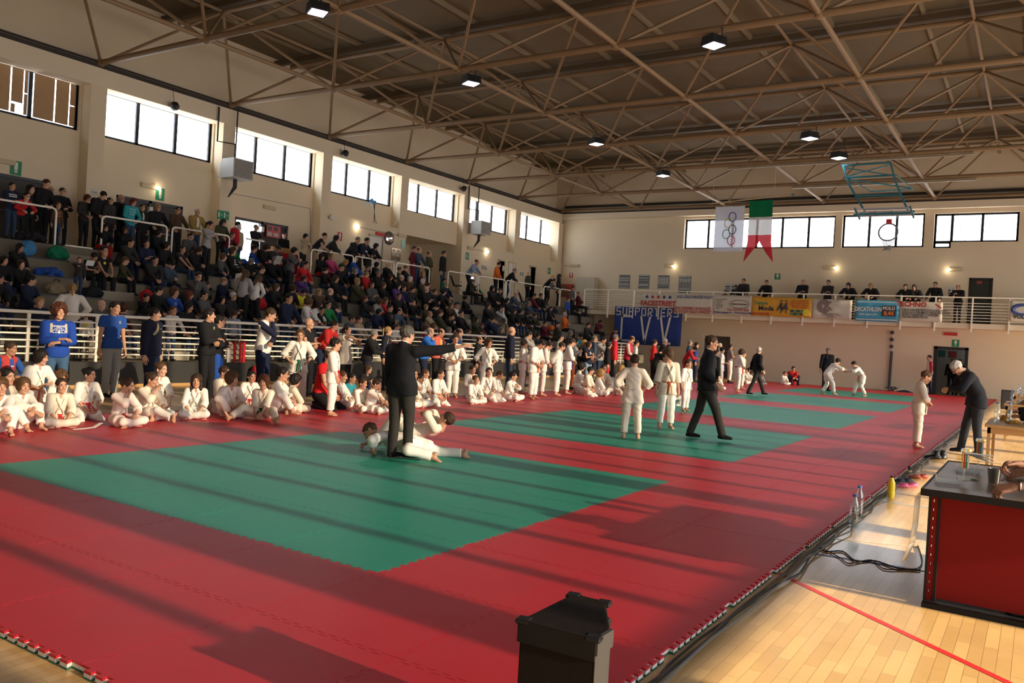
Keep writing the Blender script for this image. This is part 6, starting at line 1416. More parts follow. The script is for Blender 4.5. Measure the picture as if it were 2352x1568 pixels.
sit(371, 832, 955, 'seiza', 'fair skinned girl with tied hair behind the girl covering her mouth', 5, hair='bun', hc='brown', g='f', skin='pale')
sit(452, 859, 964, 'cross', 'long haired girl sitting cross legged alone with a white belt', -40, hair='long', hc='dkbrown', g='f', belt=W_, under=W_)
sit(516, 841, 950, 'seiza', 'boy seen behind the fringed boy with blue shoulder marks', 10, hair='short', hc='dkbrown', topc=1, belt=red)
sit(534, 854, 962, 'knee1', 'boy with a long brown fringe and one knee raised', -10, hair='mop', hc='brown', topc=3, legc=3, belt=orange)
sit(578, 852, 950, 'seiza', 'dark haired boy sitting back between two others in white', -30, hair='short', hc='black', skin='tan', belt=red)
sit(606, 862, 968, 'legsout', 'auburn haired child with both legs spread and a green belt', -55, hair='mop', hc='auburn', topc=1, legc=1, belt=green, under=W_)
sit(650, 843, 952, 'knee1', 'boy in glasses with yellow lettering on his jacket', 30, hair='short', hc='black', glasses=True, belt=None)
sit(680, 860, 950, 'cross', 'child in cream behind the boy in glasses, looking away', 60, hair='mop', hc='black', topc=1, legc=1)
sit(787, 852, 938, 'cross', 'small boy turned to the mats beside the standing red belt boy', 20, hair='short', hc='brown')
sit(809, 857, 932, 'cross', 'boy in a turquoise top among the white uniforms', 10, hair='short', hc='black', top='tee', topc=(.02, .25, .32), skin='tan')
sit(838, 868, 949, 'leanhand', 'short haired boy leaning on one hand with an orange belt', -5, hair='short', hc='dkbrown', belt=orange)
sit(866, 870, 952, 'mouth', 'boy with his fist at his mouth next to the dark suited referee', 15, hair='short', hc='dkbrown', belt=red)
sit(846, 836, 925, 'seiza', 'girl in black glasses and dark top behind the boys', 10, kid=.4, hair='long', hc='dkbrown', g='f', glasses=True, top='tee', topc=dk)
sit(952, 846, 938, 'cross2', 'dark haired boy with crossed hands just past the referee', -5, hair='short', hc='black', under=None, skin='tan')
sit(938, 845, 930, 'cross', 'auburn child peeping from behind the referee', -10, hair='short', hc='auburn')
sit(965, 858, 937, 'cross', 'boy in cream with dark shoulder stripes holding his foot', 10, hair='short', hc='black', topc=1, legc=1, skin='tan')
sit(978, 848, 925, 'seiza', 'child hidden behind the boy with shoulder stripes', 0, hair='short', hc='brown')
sit(1012, 848, 933, 'seiza', 'boy kneeling with an orange belt below the boy holding his belt', -5, hair='short', hc='dkbrown', belt=orange)
sit(1086, 839, 915, 'seiza', 'boy in a yellow belt kneeling behind the boy with crossed hands', -25, hair='short', hc='dkbrown', belt=yellow)
sit(1093, 862, 929, 'cross', 'boy looking over his shoulder, cross legged with a white belt', -30, hair='short', hc='brown', under=(.1, .06, .05), bend=dict(hd=(-6, 0, 20)))
sit(1124, 844, 923, 'seiza', 'straight backed boy kneeling with hands on his thighs', -45, hair='short', hc='dkbrown')
sit(1148, 852, 923, 'seiza', 'light brown haired boy kneeling in profile', 25, hair='short', hc='brown', bend=dict(hd=(0, 0, -10)))
sit(1180, 853, 922, 'cross2', 'dark haired boy leaning forward with folded forearms', 10, hair='short', hc='black')
sit(1336, 833, 905, 'seiza', 'black haired boy kneeling in glaring white past the standing pair', 30, hair='mop', hc='black')
sit(1357, 842, 911, 'seiza', 'boy in cream with a dark red belt supporting himself on one arm', 10, hair='short', hc='black', topc=1, belt=(.35, .02, .03))
sit(1380, 851, 910, 'cross', 'curly fair child sitting low in white', 20, hair='curly', hc='blond')
sit(1388, 836, 902, 'cross', 'boy with a red belt behind the fair child', -40, hair='short', hc='dkbrown', topc=1, belt=red)
sit(1406, 852, 902, 'cross', 'black haired child turned away from the viewer', 90, hair='mop', hc='black')
sit(1428, 838, 908, 'seiza', 'long haired child crouching in cream uniform', 30, hair='bob', hc='blond', g='f', topc=1)
sit(1651, 857, 896, 'cross', 'small boy seated on the mat behind the walking referee', -30, hair='short', hc='brown')
sit(1712, 845, 882, 'mouth', 'child with hand at the face sitting by the far wall', -10, hair='short', hc='dkbrown')
sit(1722, 844, 881, 'cross', 'second child sitting close by the far wall', -10, hair='short', hc='dkbrown')
sit(1750, 862, 884, 'cross', 'child seated behind the farther walking referee', -40, hair='short', hc='brown')
sit(1803, 853, 884, 'cross', 'small child in uniform at the foot of the end wall', -30, hair='short', hc='brown')
sit(1823, 836, 884, 'bench_chin' if 0 else 'hug', 'person in a red tracksuit top crouching against the end wall', -60, kid=0., hair='short', hc='black', top='jacket', topc=CC['r'], legs='track', legc=CC['n'], shoes='shoe')
# adults and children standing behind the row
front(14, 784, 'kneelup', 'bearded man in blue tee and red and white jacket crouching at the left edge', x=-9.2, z=-.04, hd=20, hair='short', hc='dkbrown', top='vest', topc=(.45, .05, .05), under=(.02, .08, .3), legs='track', legc=CC['n'], shoes='shoe', skin='tan')
front(136, 701, 'crossed', 'curly haired woman in a blue hooded sweatshirt with arms crossed', x=-9.6, hd=-20, g='f', hair='curly', hc='auburn', top='jumper', topc=(.015, .06, .33), legs='jeans', legc=(.05, .11, .2), shoes='shoe', build=1.12)
front(246, 692, 'stand', 'young man in a blue polo shirt and grey tracksuit trousers', vf=912, uf=250, z=-.04, hd=5, hair='short', hc='black', top='polo', topc=(.02, .075, .30), legs='track', legc=(.30, .30, .29), shoes='sock', shoec=dk, build=1.02)
front(352, 706, 'stand', 'heavy man in a navy tracksuit with a beige shoulder strap', x=-9.9, hd=30, hair='short', hc='black', top='jacket', topc=(.008, .01, .025), legs='track', legc=(.008, .012, .035), shoes='shoe', build=1.22)
front(480, 710, 'crossed', 'young woman in a black printed tracksuit with arms crossed', x=-9.8, hd=20, g='f', hair='bun', hc='black', top='jacket', topc=dk, legs='track', legc=dk, shoes='shoe')
front(504, 724, 'crossed', 'boy in glasses half hidden behind the woman in the black tracksuit', x=-10.2, hd=40, kid=.4, hair='short', hc='black', glasses=True, top='jumper', topc=dk, legs='track', legc=(.02, .08, .35), shoes='shoe')
front(609, 706, 'chin', 'man in a white shirt with navy sleeves resting chin on fist', x=-9.7, hd=25, hair='short', hc='dkbrown', top='vest', topc=W_, under=(.012, .015, .04), legs='track', legc=(.01, .016, .045), shoes='shoe')
front(674, 754, 'hips', 'girl standing with hands on hips in white uniform and green belt', vf=930, uf=680, hd=-40, kid=.6, hair='bun', hc='brown', g='f', belt=green, under=W_, bend=dict(hd=(14, 0, 0)), build=1.05)
front(710, 731, 'crossed', 'bald man in a black tee with thick crossed arms', x=-10.3, hd=15, hair='bald', top='tee', topc=dk, legs='track', legc=dk, shoes='shoe', build=1.22)
front(757, 727, 'leanrail', 'man in a red hooded top leaning against the fence', x=-12.6, hd=20, hair='buzz', hc='dkbrown', top='jumper', topc=(.42, .02, .02), legs='jeans', legc=CC['n'], shoes='shoe', build=1.1)
front(727, 800, 'seiza', 'balding man in a red tee kneeling beside the standing boy', vf=938, uf=735, hd=25, kid=0., hair='balding', hc='dkbrown', top='tee', topc=(.58, .015, .02), legs='track', legc=dk, shoes='sock', shoec=dk, build=1.2)
front(759, 776, 'stand', 'boy standing in profile in white uniform with a red belt', vf=955, uf=758, hd=30, kid=.9, hair='short', hc='black', belt=red, bend=dict(hr=(.12, .14, .86)))
front(797, 748, 'armup', 'woman in a long white shirt raising her forearm', x=-10.6, hd=-5, g='f', hair='pony', hc='dkbrown', top='longtee', topc=(.62, .56, .48), legs='track', legc=dk, shoes='shoe')
front(851, 757, 'clap', 'grey haired man in glasses and black jacket clapping', x=-10.0, hd=25, hair='short', hc='grey', glasses=True, top='jacket', topc=dk, legs='jeans', legc=CC['n'], shoes='shoe', build=1.08)
front(890, 750, 'stand', 'fair ponytailed woman in a navy and yellow tracksuit', x=-10.6, hd=25, g='f', hair='pony', hc='blond', top='jacket', topc=(.012, .015, .03), legs='track', legc=dk, shoes='shoe')
front(980, 752, 'clap', 'shouting man in glasses and a bright blue jacket', x=-9.9, hd=25, hair='balding', hc='grey', glasses=True, top='jacket', topc=(.02, .13, .50), legs='track', legc=CC['n'], shoes='shoe', build=1.05, bend=dict(hr=(.06, .2, 1.36)))
front(1006, 754, 'belt', 'man in a red yellow and white jacket behind the boy holding his belt', x=-10.4, hd=10, hair='balding', hc='dkbrown', top='jacket', topc=(.55, .12, .08), legs='track', legc=dk, shoes='shoe')
front(1046, 744, 'leanrail', 'balding man in navy with a yellow collar leaning over the fence', x=-12.3, hd=25, hair='balding', hc='dkbrown', top='jacket', topc=(.015, .04, .14), legs='track', legc=CC['n'], shoes='shoe')
front(1041, 766, 'belt', 'boy standing and holding his untied white belt', vf=914, uf=1036, hd=-40, kid=.8, hair='short', hc='dkbrown', belt=W_, skin='tan')
front(1100, 772, 'stand', 'bald older man in a long black coat', x=-9.6, hd=25, hair='balding', hc='dkbrown', top='coat', topc=dk, legs='trousers', legc=dk, shoes='shoe', skin='tan')
front(1121, 778, 'hips', 'boy with hands on hips and a white belt behind the seated row', x=-8.3, z=0, hd=-45, kid=.8, hair='mop', hc='brown', belt=W_, bend=dict(hd=(0, 0, 30)))
front(1174, 750, 'stand', 'bald man with sunglasses on his head in a navy and red tracksuit', x=-9.3, hd=40, hair='bald', top='jacket', topc=(.012, .015, .03), legs='jeans', legc=CC['j'], shoes='shoe', build=1.1)
front(1208, 760, 'chin', 'man in glasses behind the red belt boys', x=-10.3, hd=30, hair='short', hc='black', glasses=True, top='jacket', topc=CC['S'], legs='jeans', legc=CC['k'], shoes='shoe')
front(1199, 780, 'stand', 'boy in white with a broad red belt behind the orange belt boy', vf=903, uf=1196, hd=35, kid=.7, hair='short', hc='dkbrown', belt=red, skin='tan', bend=dict(hr=(.1, .16, .95), hl=(-.1, .16, .95)))
front(1236, 779, 'lookdown', 'stocky boy looking down at his orange belt', vf=917, uf=1222, hd=0, kid=.6, hair='short', hc='black', belt=orange, skin='tan', build=1.15)
front(1248, 783, 'lookdown', 'child in pinkish white uniform behind the stocky boy', vf=909, uf=1243, hd=30, kid=.6, hair='short', hc='dkbrown', topc=3, legc=3)
front(1287, 766, 'stand', 'man in glasses with a purple lanyard and grey top', x=-9.9, hd=15, hair='short', hc='black', glasses=True, top='jumper', topc=CC['S'], legs='jeans', legc=CC['k'], shoes='shoe')
front(1293, 786, 'back_hands', 'boy with hands clasped behind his back in a white belt', vf=909, uf=1276, hd=20, kid=.7, hair='short', hc='dkbrown', belt=W_)
front(1301, 776, 'belt', 'taller boy in white beside the boy with clasped hands', vf=905, uf=1299, hd=35, kid=.5, hair='short', hc='dkbrown', belt=navy, topc=2)
front(1315, 776, 'phone', 'woman with long black hair in a grey jumper and orange trousers', x=-9.0, hd=10, g='f', hair='long', hc='black', top='jumper', topc=CC['S'], legs='track', legc=(.5, .1, .03), shoes='shoe')
front(1336, 780, 'belt', 'woman with wavy fair hair and a black top', x=-9.4, hd=10, g='f', hair='long', hc='blond', top='jumper', topc=dk, legs='jeans', legc=dk, shoes='shoe')
front(1353, 784, 'crossed', 'girl in a dark tee with a round white crest', x=-9.1, hd=-10, g='f', hair='bob', hc='dkbrown', top='tee', topc=(.012, .015, .03), legs='jeans', legc=(.2, .3, .4), shoes='shoe', skin='tan')
front(1365, 771, 'stand', 'older man in glasses behind the girl in the dark tee', x=-10.8, hd=20, hair='short', hc='grey', glasses=True, top='jacket', topc=CC['s'], legs='jeans', legc=CC['n'], shoes='shoe')
front(1380, 773, 'chin', 'man in a grey hooded jacket covering his face with a hand', x=-9.6, hd=0, hair='short', hc='black', top='jacket', topc=CC['S'], legs='jeans', legc=CC['j'], shoes='shoe')
front(1397, 783, 'stand', 'dark haired girl in a black jacket and red tracksuit trousers', x=-8.9, hd=30, g='f', hair='bob', hc='black', top='jacket', topc=dk, legs='track', legc=(.5, .02, .03), shoes='shoe', kid=.4)
front(1413, 767, 'stand', 'grey haired man in a red tracksuit top', x=-9.2, hd=30, hair='short', hc='grey', top='jacket', topc=(.5, .02, .03), legs='track', legc=CC['d'], shoes='shoe', build=1.08)
front(1445, 771, 'belt', 'bald man in a red varsity jacket with cream sleeves', x=-9.0, hd=10, hair='balding', hc='dkbrown', top='vest', topc=(.42, .02, .04), under=(.55, .48, .4), legs='track', legc=dk, shoes='shoe', build=1.08)
front(1461, 781, 'stand', 'dark haired boy beside the varsity jacket', x=-9.6, hd=30, kid=.3, hair='short', hc='black', top='jumper', topc=W_, legs='track', legc=dk, shoes='shoe')
front(1503, 779, 'stand', 'short haired man in a red sweatshirt', x=-8.9, hd=25, hair='short', hc='dkbrown', top='jumper', topc=(.5, .02, .02), legs='track', legc=dk, shoes='shoe')
front(1521, 777, 'chin', 'white haired man in a dark jacket with his hand at his mouth', x=-9.4, hd=30, hair='short', hc='white', top='jacket', topc=dk, legs='track', legc=dk, shoes='shoe')
front(1511, 801, 'bendmed', 'man in a black tee with a yellow collar bending towards a child', x=-7.6, z=0, hd=60, hair='short', hc='black', top='tee', topc=dk, legs='track', legc=dk, shoes='sock', shoec=dk)
front(1584, 781, 'stand', 'grey haired man behind the red hooded top', x=-10.2, hd=20, hair='short', hc='grey', top='jacket', topc=CC['s'], legs='track', legc=dk, shoes='shoe')
front(1583, 795, 'bendmed', 'person in a red hooded top leaning forward', x=-8.2, z=0, hd=20, hair='short', hc='black', top='jumper', topc=(.42, .02, .03), legs='track', legc=CC['r'], shoes='shoe')
front(1599, 786, 'stand', 'dark haired youth in navy and white near the black opening', x=-9.3, hd=20, hair='short', hc='black', top='jacket', topc=(.03, .06, .2), legs='track', legc=CC['n'], shoes='shoe')
front(1637, 787, 'stand', 'balding man in a bright red top past the walking referee', x=-8.8, hd=15, hair='bald', top='jumper', topc=(.52, .02, .02), legs='track', legc=CC['r'], shoes='shoe')
front(1653, 788, 'stand', 'white haired man before the black opening', x=-9.8, hd=10, hair='short', hc='white', top='jumper', topc=CC['S'], legs='track', legc=dk, shoes='shoe')
front(1654, 797, 'stand', 'youth in a white uniform with blue shoulder patches', vf=893, uf=1652, hd=30, kid=.3, hair='short', hc='black', topc=2, belt=navy, bend=dict(hr=(.1, .2, 1.1)))
front(1673, 790, 'crossed', 'bearded man in a grey tee and blue uniform trousers', vf=880, uf=1673, hd=30, hair='buzz', hc='black', top='tee', topc=(.2, .2, .21), legs='gi', legc=0, shoes='shoe', skin='tan')
front(1694, 802, 'belt', 'long fringed boy in white with a red belt facing the far end', vf=901, uf=1692, hd=35, kid=.5, hair='mop', hc='dkbrown', belt=red)
front(1700, 806, 'stand', 'child hidden behind the long fringed boy', vf=893, uf=1702, hd=20, kid=.5, hair='short', hc='brown', topc=1)
front(1757, 795, 'crossed', 'man in a black jacket standing against the end wall', x=-9.3, hd=-60, hair='buzz', hc='grey', top='jacket', topc=dk, legs='track', legc=CC['o'], shoes='shoe', build=1.1)
# referees, contestants, officials
refk = dict(top='suit', topc=(.010, .010, .013), legs='trousers', legc=(.030, .027, .024), under=(.75, .72, .66), tie=(.015, .015, .02), shoes='sock', shoec=(.006, .006, .007))
front(922, 747, 'refout', 'referee in a dark suit with his back turned and one arm held out', vf=1052, uf=914, hd=100, hair='short', hc='iron', build=1.14, bend=dict(hr=(.70, .24, 1.50), hd=(8, 0, -18), ar=(.10, .06, .085), al=(-.07, -.05, .085), fr=(.9, .5, 0), fl=(.3, .9, 0)), **refk)
front(1617, 770, 'walk', 'referee in a dark suit and tie striding across the second green square', vf=1008, uf=1615, hd=20, hair='short', hc='dkbrown', skin='tan', glasses=True, build=1.1, bend=dict(ar=(.09, .30, .085), al=(-.09, -.22, .085), hr=(.25, .16, .93), hd=(0, 0, -4)), **refk)
front(1741, 797, 'walk', 'white haired referee walking on the third green square', vf=908, uf=1735, hd=40, hair='short', hc='white', build=1.05, **refk)
front(1897, 799, 'stand', 'referee facing the far pair with arms at his sides', vf=898, uf=1896, hd=-60, hair='short', hc='grey', build=1.12, **refk)
front(1634, 800, 'stand', 'suited figure mostly hidden behind the striding referee', vf=930, uf=1636, hd=50, hair='short', hc='dkbrown', build=1.0, **refk)
front(1465, 814, 'hips', 'boy in cream uniform with hands on hips seen from behind', vf=1009, uf=1447, hd=118, kid=.7, hair='short', hc='dkbrown', topc=1, legc=1, belt=(.55, .47, .36), build=1.1, bend=dict(ar=(.16, .02, .085), al=(-.14, -.04, .085)))
front(1540, 801, 'stand', 'boy with an orange belt facing his opponent on the second square', vf=985, uf=1527, hd=-50, kid=.7, hair='mop', hc='brown', topc=1, legc=0, belt=(.55, .12, .03), bend=dict(hd=(18, 0, -45), hr=(.28, .06, .84), ar=(.15, .04, .085), al=(-.12, .0, .085)))
front(1563, 825, 'stand', 'child in white standing behind the orange belt boy', vf=945, uf=1572, hd=-20, kid=.8, hair='short', hc='dkbrown')
sit(1566, 905, 932, 'seiza', 'child bent double on the third square showing a bare waist', 200, hair='short', hc='brown', kid=.8, off=.1, bend=dict(sp=(60, 0, 0), rp=(35, 0, 0), hd=(10, 0, 0), hr=(.2, .7, .1), hl=(-.2, .7, .1)))
front(1930, 823, 'grapple', 'contestant with a white belt gripping the sleeves on the far square', vf=906, uf=1912, hd=33, kid=.7, hair='short', hc='black', belt=W_)
front(1951, 829, 'grapple', 'contestant with a long orange belt on the far square', vf=909, uf=1964, hd=213, kid=.7, hair='short', hc='black', belt=orange)
front(2132, 815, 'relaxed', 'man in a white top with red sleeves beside the lower doorway', vf=906, uf=2132, z=-.04, hd=200, hair='buzz', hc='dkbrown', top='vest', topc=W_, under=(.45, .03, .04), legs='jeans', legc=CC['n'], shoes='shoe')
for u, s in ((2186, 'dark figure standing inside the lower doorway'), (2205, 'second dark figure inside the lower doorway')):
    x = hit(u, 850, 'y', YB+1.2)[0]; person((x, YB+1.2, -.04), -90, 1.72, 'stand', plab(s), 'jumper', CC['k'], 'jeans', CC['k'], 'buzz', 'dkbrown', lod=1, shoes='shoe')
front(2114, 850, 'belt', 'crop haired boy in cream uniform waiting at the edge of the mats', vf=1028, uf=2103, hd=15, kid=.9, hair='buzz', hc='brown', topc=1, legc=1, skin='mid', belt=(.6, .52, .4), bend=dict(hd=(18, 0, 0)))
OFF = front(2218, 830, 'bendmed', 'white haired official in a dark blazer bending his head over his hands', vf=1044, uf=2218, z=-.04, hd=200, hair='short', hc='white', glasses=True, top='suit', topc=(.012, .014, .02), legs='trousers', legc=(.025, .03, .04), under=(.7, .62, .5), tie=(.02, .02, .025), shoes='shoe', shoec=dk, build=1.22)
# the pair fighting on the ground
POSES['prone'] = dict(pel=(0, 0, .19), rp=(78, 0, 0), sp=(6, 0, 8), hd=(-35, 12, 20), hr=(.30, .80, .09), hl=(-.28, .55, .08), er=(1, 0, -.2), el=(-1, .2, 0), ar=(.16, -.80, .07), al=(-.42, -.42, .07), kr=(.5, -.2, -.6), kl=(-1, .3, 0), fr=(0, -1, -.4), fl=(-.3, -1, -.2), hk='fist')
POSES['supine'] = dict(pel=(0, 0, .14), rp=(-84, 0, 0), sp=(10, 0, 0), hd=(35, 0, 0), hr=(.02, -.22, .50), hl=(-.0, -.30, .48), er=(1, 0, .3), el=(-1, 0, .3), ar=(.30, .72, .62), al=(-.36, .46, .085), kr=(.5, .2, 1), kl=(-.5, .2, 1), fr=(0, .3, 1), fl=(0, 1, 0), hk='grip')
p = hit(948, 1018, 'z', .15); person((p[0], p[1], 0), 208, 1.42, 'prone', plab('fighting child lying face down with a blue belt, head towards the left'), 'gi', 0, 'gi', 0, 'short', 'brown', kid=.8, belt=navy)
p = hit(930, 984, 'z', .15); person((p[0]+.1, p[1]+.05, 0), 200, 1.42, 'supine', plab('fighting child on the back with one foot in the air, mostly hidden'), 'gi', 1, 'gi', 1, 'short', 'dkbrown', kid=.8)
# officials at the tables
POSES['desk'] = dict(BEN, rp=(2, 0, 0), sp=(20, 0, 0), hd=(8, 0, 0), hr=(.20, .62, .40), hl=(-.25, .60, .36), er=(1, -.2, -.6), el=(-1, -.2, -.6), hk='relax')
TB = [(4.08, 2.28, 'seated official with bare forearms and a watch reaching over the nearest table', dict(hr=(-.06, .66, .50), hl=(-.30, .66, .375), hk='grip'), 'tee', (.02, .02, .022)), (4.15, 3.05, 'seated official in a dark sleeve beside the watch wearer', dict(hr=(.2, .62, .39), hl=(-.12, .66, .38), hk='relax'), 'jumper', dk), (3.95, 9.75, 'seated official reaching over the second table', dict(hr=(.05, .64, .48), hl=(-.16, .6, .42)), 'jacket', dk), (4.0, 16.5, 'official seated at the third table', dict(), 'jacket', dk)]
for x, y, s, bd_, tp, c in TB: person((x, y, .43), 180, 1.76, 'desk', plab(s), tp, c, 'trousers', (.02, .03, .06), 'short', 'grey', 'tan', bend=bd_, shoes='shoe', build=1.12)

# ---- prints and marks on clothing, laid onto the cloth surface
from mathutils.bvhtree import BVHTree
BY = {o['label']: o for o in COL.objects if o.get('category') == 'person'}
def decal(label, flat, m_, name='print', dx=0., dz=0., back=False):
    """flat: mesh in x,z metres around the chest centre"""
    o = BY[label]; c = [k for k in o.children if k.name.split('.')[0] in ('jumper', 'polo_shirt', 'jacket', 'tee_shirt', 'gilet', 'long_shirt', 'judo_jacket')][0]
    S = next(v for k, v in MESHC.items() if k[0] == 'S' and any(MESHC.get((('b', q), *k[1:])) == o.data for q in (True, False)))
    T = BVHTree.FromPolygons([v.co.copy() for v in c.data.vertices], [tuple(p.vertices) for p in c.data.polygons]); s = S['s']; Rc = S['Rc']; W = S['waist']; me = flat.copy(); sg = -1 if back else 1
    for v in me.vertices:
        X_ = -sg*v.co.x+dx; a = W+Rc@V3(X_, .6*sg, .22+v.co.y+dz)*s; h = T.ray_cast(Vector(a), Vector(Rc@V3(0, -sg, 0)))
        v.co = (h[0]+Vector(Rc@V3(0, sg*.004, 0))) if h[0] is not None and h[3] < .62*s else Vector(W+Rc@V3(X_, sg*.14, .22+v.co.y+dz)*s)
    me.materials.clear(); me.materials.append(m_); d = link(name, me, o); return d
def flat_text(t_, size):
    c = bpy.data.curves.new('t', 'FONT'); c.body = t_; c.size = size; c.offset = size*.03; c.align_x = 'CENTER'; c.align_y = 'CENTER'; o = bpy.data.objects.new('t', c); me = bpy.data.meshes.new_from_object(o); bpy.data.objects.remove(o); return me
def flat_disc(r, n=16, ring=None):
    m = MB(); 
    if ring: m.add([(q*cos(2*pi*k/n), q*sin(2*pi*k/n), 0) for q in (ring, r) for k in range(n)], [(k, (k+1) % n, (k+1) % n+n, k+n) for k in range(n)])
    else: m.add([(0, 0, 0)]+[(r*cos(2*pi*k/n), r*sin(2*pi*k/n), 0) for k in range(n)], [(0, k+1, (k+1) % n+1) for k in range(n)])
    return m.mesh('d', [])
def flat_lines(segs, w):
    m = MB()
    for a, c in segs:
        for i in range(6):
            p = Vector(a).lerp(Vector(c), i/6); q = Vector(a).lerp(Vector(c), (i+1)/6); d = (q-p).normalized(); n = Vector((-d.y, d.x))*w/2; m.add([(*(p+n), 0), (*(p-n), 0), (*(q-n), 0), (*(q+n), 0)], [(0, 1, 2, 3)])
    return m.mesh('l', [])
pw, pr, pb, py_, pk, pg = [mat('print_'+n, c, .7) for n, c in (('white', (.7, .68, .62)), ('red', (.55, .03, .03)), ('blue', (.05, .12, .45)), ('yellow', (.7, .6, .03)), ('black', (.01, .01, .01)), ('lime', (.3, .6, .08)))]
L1 = 'curly haired woman in a blue hooded sweatshirt with arms crossed'
decal(L1, flat_text('GENMARESE', .040), pw, 'chest_lettering', 0, .085)
gl = [((-.09+.18*0, -.02), (.09, -.02)), ((0, -.02), (0, .06)), ((-.065, .022), (.065, .022))]+[((.09*cos(a), -.02+.085*sin(a)), (.09*cos(a+pi/8), -.02+.085*sin(a+pi/8))) for a in np.arange(0, pi-.01, pi/8)]+[((.045*cos(a)*1, -.02+.085*sin(a)), (.045*cos(a+pi/8), -.02+.085*sin(a+pi/8))) for a in np.arange(0, pi-.01, pi/8)]
decal(L1, flat_lines(gl, .007), pw, 'globe_print'); decal(L1, flat_disc(.022), pw, 'globe_ball', 0, -.01)
for q in (-1, 1): decal(L1, flat_lines([((.105*q, .13), (.11*q, -.02))], .035), mat('scarf_ivory', (.5, .45, .36), .8), 'hanging_ribbon')
decal('young man in a blue polo shirt and grey tracksuit trousers', flat_disc(.026, 14, .018), pw, 'chest_emblem', -.085, .06); decal('young man in a blue polo shirt and grey tracksuit trousers', flat_disc(.009), pr, 'chest_emblem', -.085, .06)
L2 = 'heavy man in a navy tracksuit with a beige shoulder strap'
decal(L2, flat_lines([((.02, .15), (-.14, -.05))], .045), mat('strap_beige', (.28, .22, .13), .8), 'shoulder_strap'); decal(L2, flat_lines([((.045, .05), (.06, .075)), ((.06, .05), (.068, .065)), ((.045, .05), (.075, .05))], .008), pw, 'chest_emblem')
decal('young woman in a black printed tracksuit with arms crossed', flat_lines([((.05, .06), (.03, .1)), ((.02, .06), (.06, .06))], .012), pg, 'chest_emblem'); decal('young woman in a black printed tracksuit with arms crossed', flat_disc(.022, 14, .01), pw, 'chest_emblem', -.08, .09); decal('young woman in a black printed tracksuit with arms crossed', flat_disc(.01), pr, 'chest_emblem', -.08, .09)
L3 = 'bald man in a black tee with thick crossed arms'; decal(L3, flat_disc(.014), pr, 'chest_emblem', -.07, .08); decal(L3, flat_disc(.016), pb, 'chest_emblem', -.085, .055)
decal('man in a red hooded top leaning against the fence', flat_text('fk', .04), pw, 'chest_lettering', -.05, .05)
L4 = 'balding man in a red tee kneeling beside the standing boy'; decal(L4, flat_text('WALLCANDIRM', .024), pw, 'chest_lettering', 0, -.06); decal(L4, flat_text('D', .03), pw, 'chest_lettering', .02, .04); decal(L4, flat_text('G', .03), pw, 'chest_lettering', .02, -.01); decal(L4, flat_lines([((-.01, .03), (-.04, -.01)), ((-.02, .015), (-.03, .03))], .014), pk, 'bird_print')
decal('bearded man in blue tee and red and white jacket crouching at the left edge', flat_lines([((0, .14), (0, -.15))], .09), mat('tee_blue', (.02, .07, .28), .8), 'tee_front'); decal('bearded man in blue tee and red and white jacket crouching at the left edge', flat_text('SAR', .035), pw, 'chest_lettering', 0, .02)
for l_ in ('child in a white top with a round yellow badge seen from behind', 'child in a white top with a yellow badge behind the fence'): decal(l_, flat_disc(.075), py_, 'yellow_badge', 0, 0, True)
decal('boy in a black tee with a yellow badge beside the tablet boy', flat_disc(.035), py_, 'yellow_badge', 0, .03)
L5 = 'man in glasses with a black sweatshirt bearing white and red blocks'; decal(L5, flat_lines([((.06, 0), (.06, .001))], .1), pw, 'chest_block') if 0 else None
for q, m_ in ((.05, pw), (-.055, pr)): decal(L5, flat_lines([((q-.045, -.0), (q+.045, 0))], .09), m_, 'chest_block', 0, .02)
decal('curly haired woman in a white sweatshirt with red print', flat_text('GAP', .06), pr, 'chest_lettering', 0, .0)
decal('boy with a brown fringe in a blue hooded sweatshirt', flat_disc(.03, 12, .02), pw, 'chest_emblem', 0, .03)
decal('girl in a dark tee with a round white crest', flat_disc(.05, 16, .03), pw, 'chest_crest', 0, 0)
decal('boy in glasses with yellow lettering on his jacket', flat_text('NLD', .07), py_, 'chest_lettering', 0, -.14)
decal('bearded man in a navy jumper with white stripes at the guard rail', flat_lines([((-.13, .06), (.13, .06)), ((-.13, -.0), (.13, -.0))], .03), pw, 'white_stripe')
decal('dark haired girl in a black cardigan over striped top', flat_lines([((-.05, z), (.05, z)) for z in (-.12, -.06, 0, .06)], .028), pw, 'white_stripe')
decal('boy in an orange striped jumper at the end of the rail', flat_lines([((-.12, z), (.12, z)) for z in (-.1, -.02, .06)], .03), mat('print_orange', (.5, .14, .03), .8), 'orange_stripe')
decal('woman in glasses and a turquoise patterned jumper', flat_lines([((-.12, z), (.12, z)) for z in (-.08, 0, .08)], .012), pw, 'jumper_pattern')
decal('dark haired youth in a black jacket over a cream shirt', flat_lines([((0, .13), (0, -.12))], .06), mat('print_cream', (.55, .48, .36), .8), 'shirt_front'); decal('bald elderly man in a mustard jacket over a white shirt', flat_lines([((0, .13), (0, -.16))], .07), pw, 'shirt_front')
decal('balding man in navy with a yellow collar leaning over the fence', flat_lines([((-.06, .14), (.06, .14))], .03), py_, 'yellow_collar') if 0 else None
decal('fair ponytailed woman in a navy and yellow tracksuit', flat_lines([((.13, .12), (.15, -.02)), ((-.13, .12), (-.15, -.02))], .03), mat('print_amber', (.65, .38, .03), .8), 'yellow_panel')
decal('man in a red yellow and white jacket behind the boy holding his belt', flat_lines([((-.04, .12), (-.04, -.18))], .05), mat('print_amber', (.65, .38, .03), .8), 'yellow_panel'); decal('man in a red yellow and white jacket behind the boy holding his belt', flat_lines([((.02, .12), (.02, -.18))], .06), pw, 'white_panel')
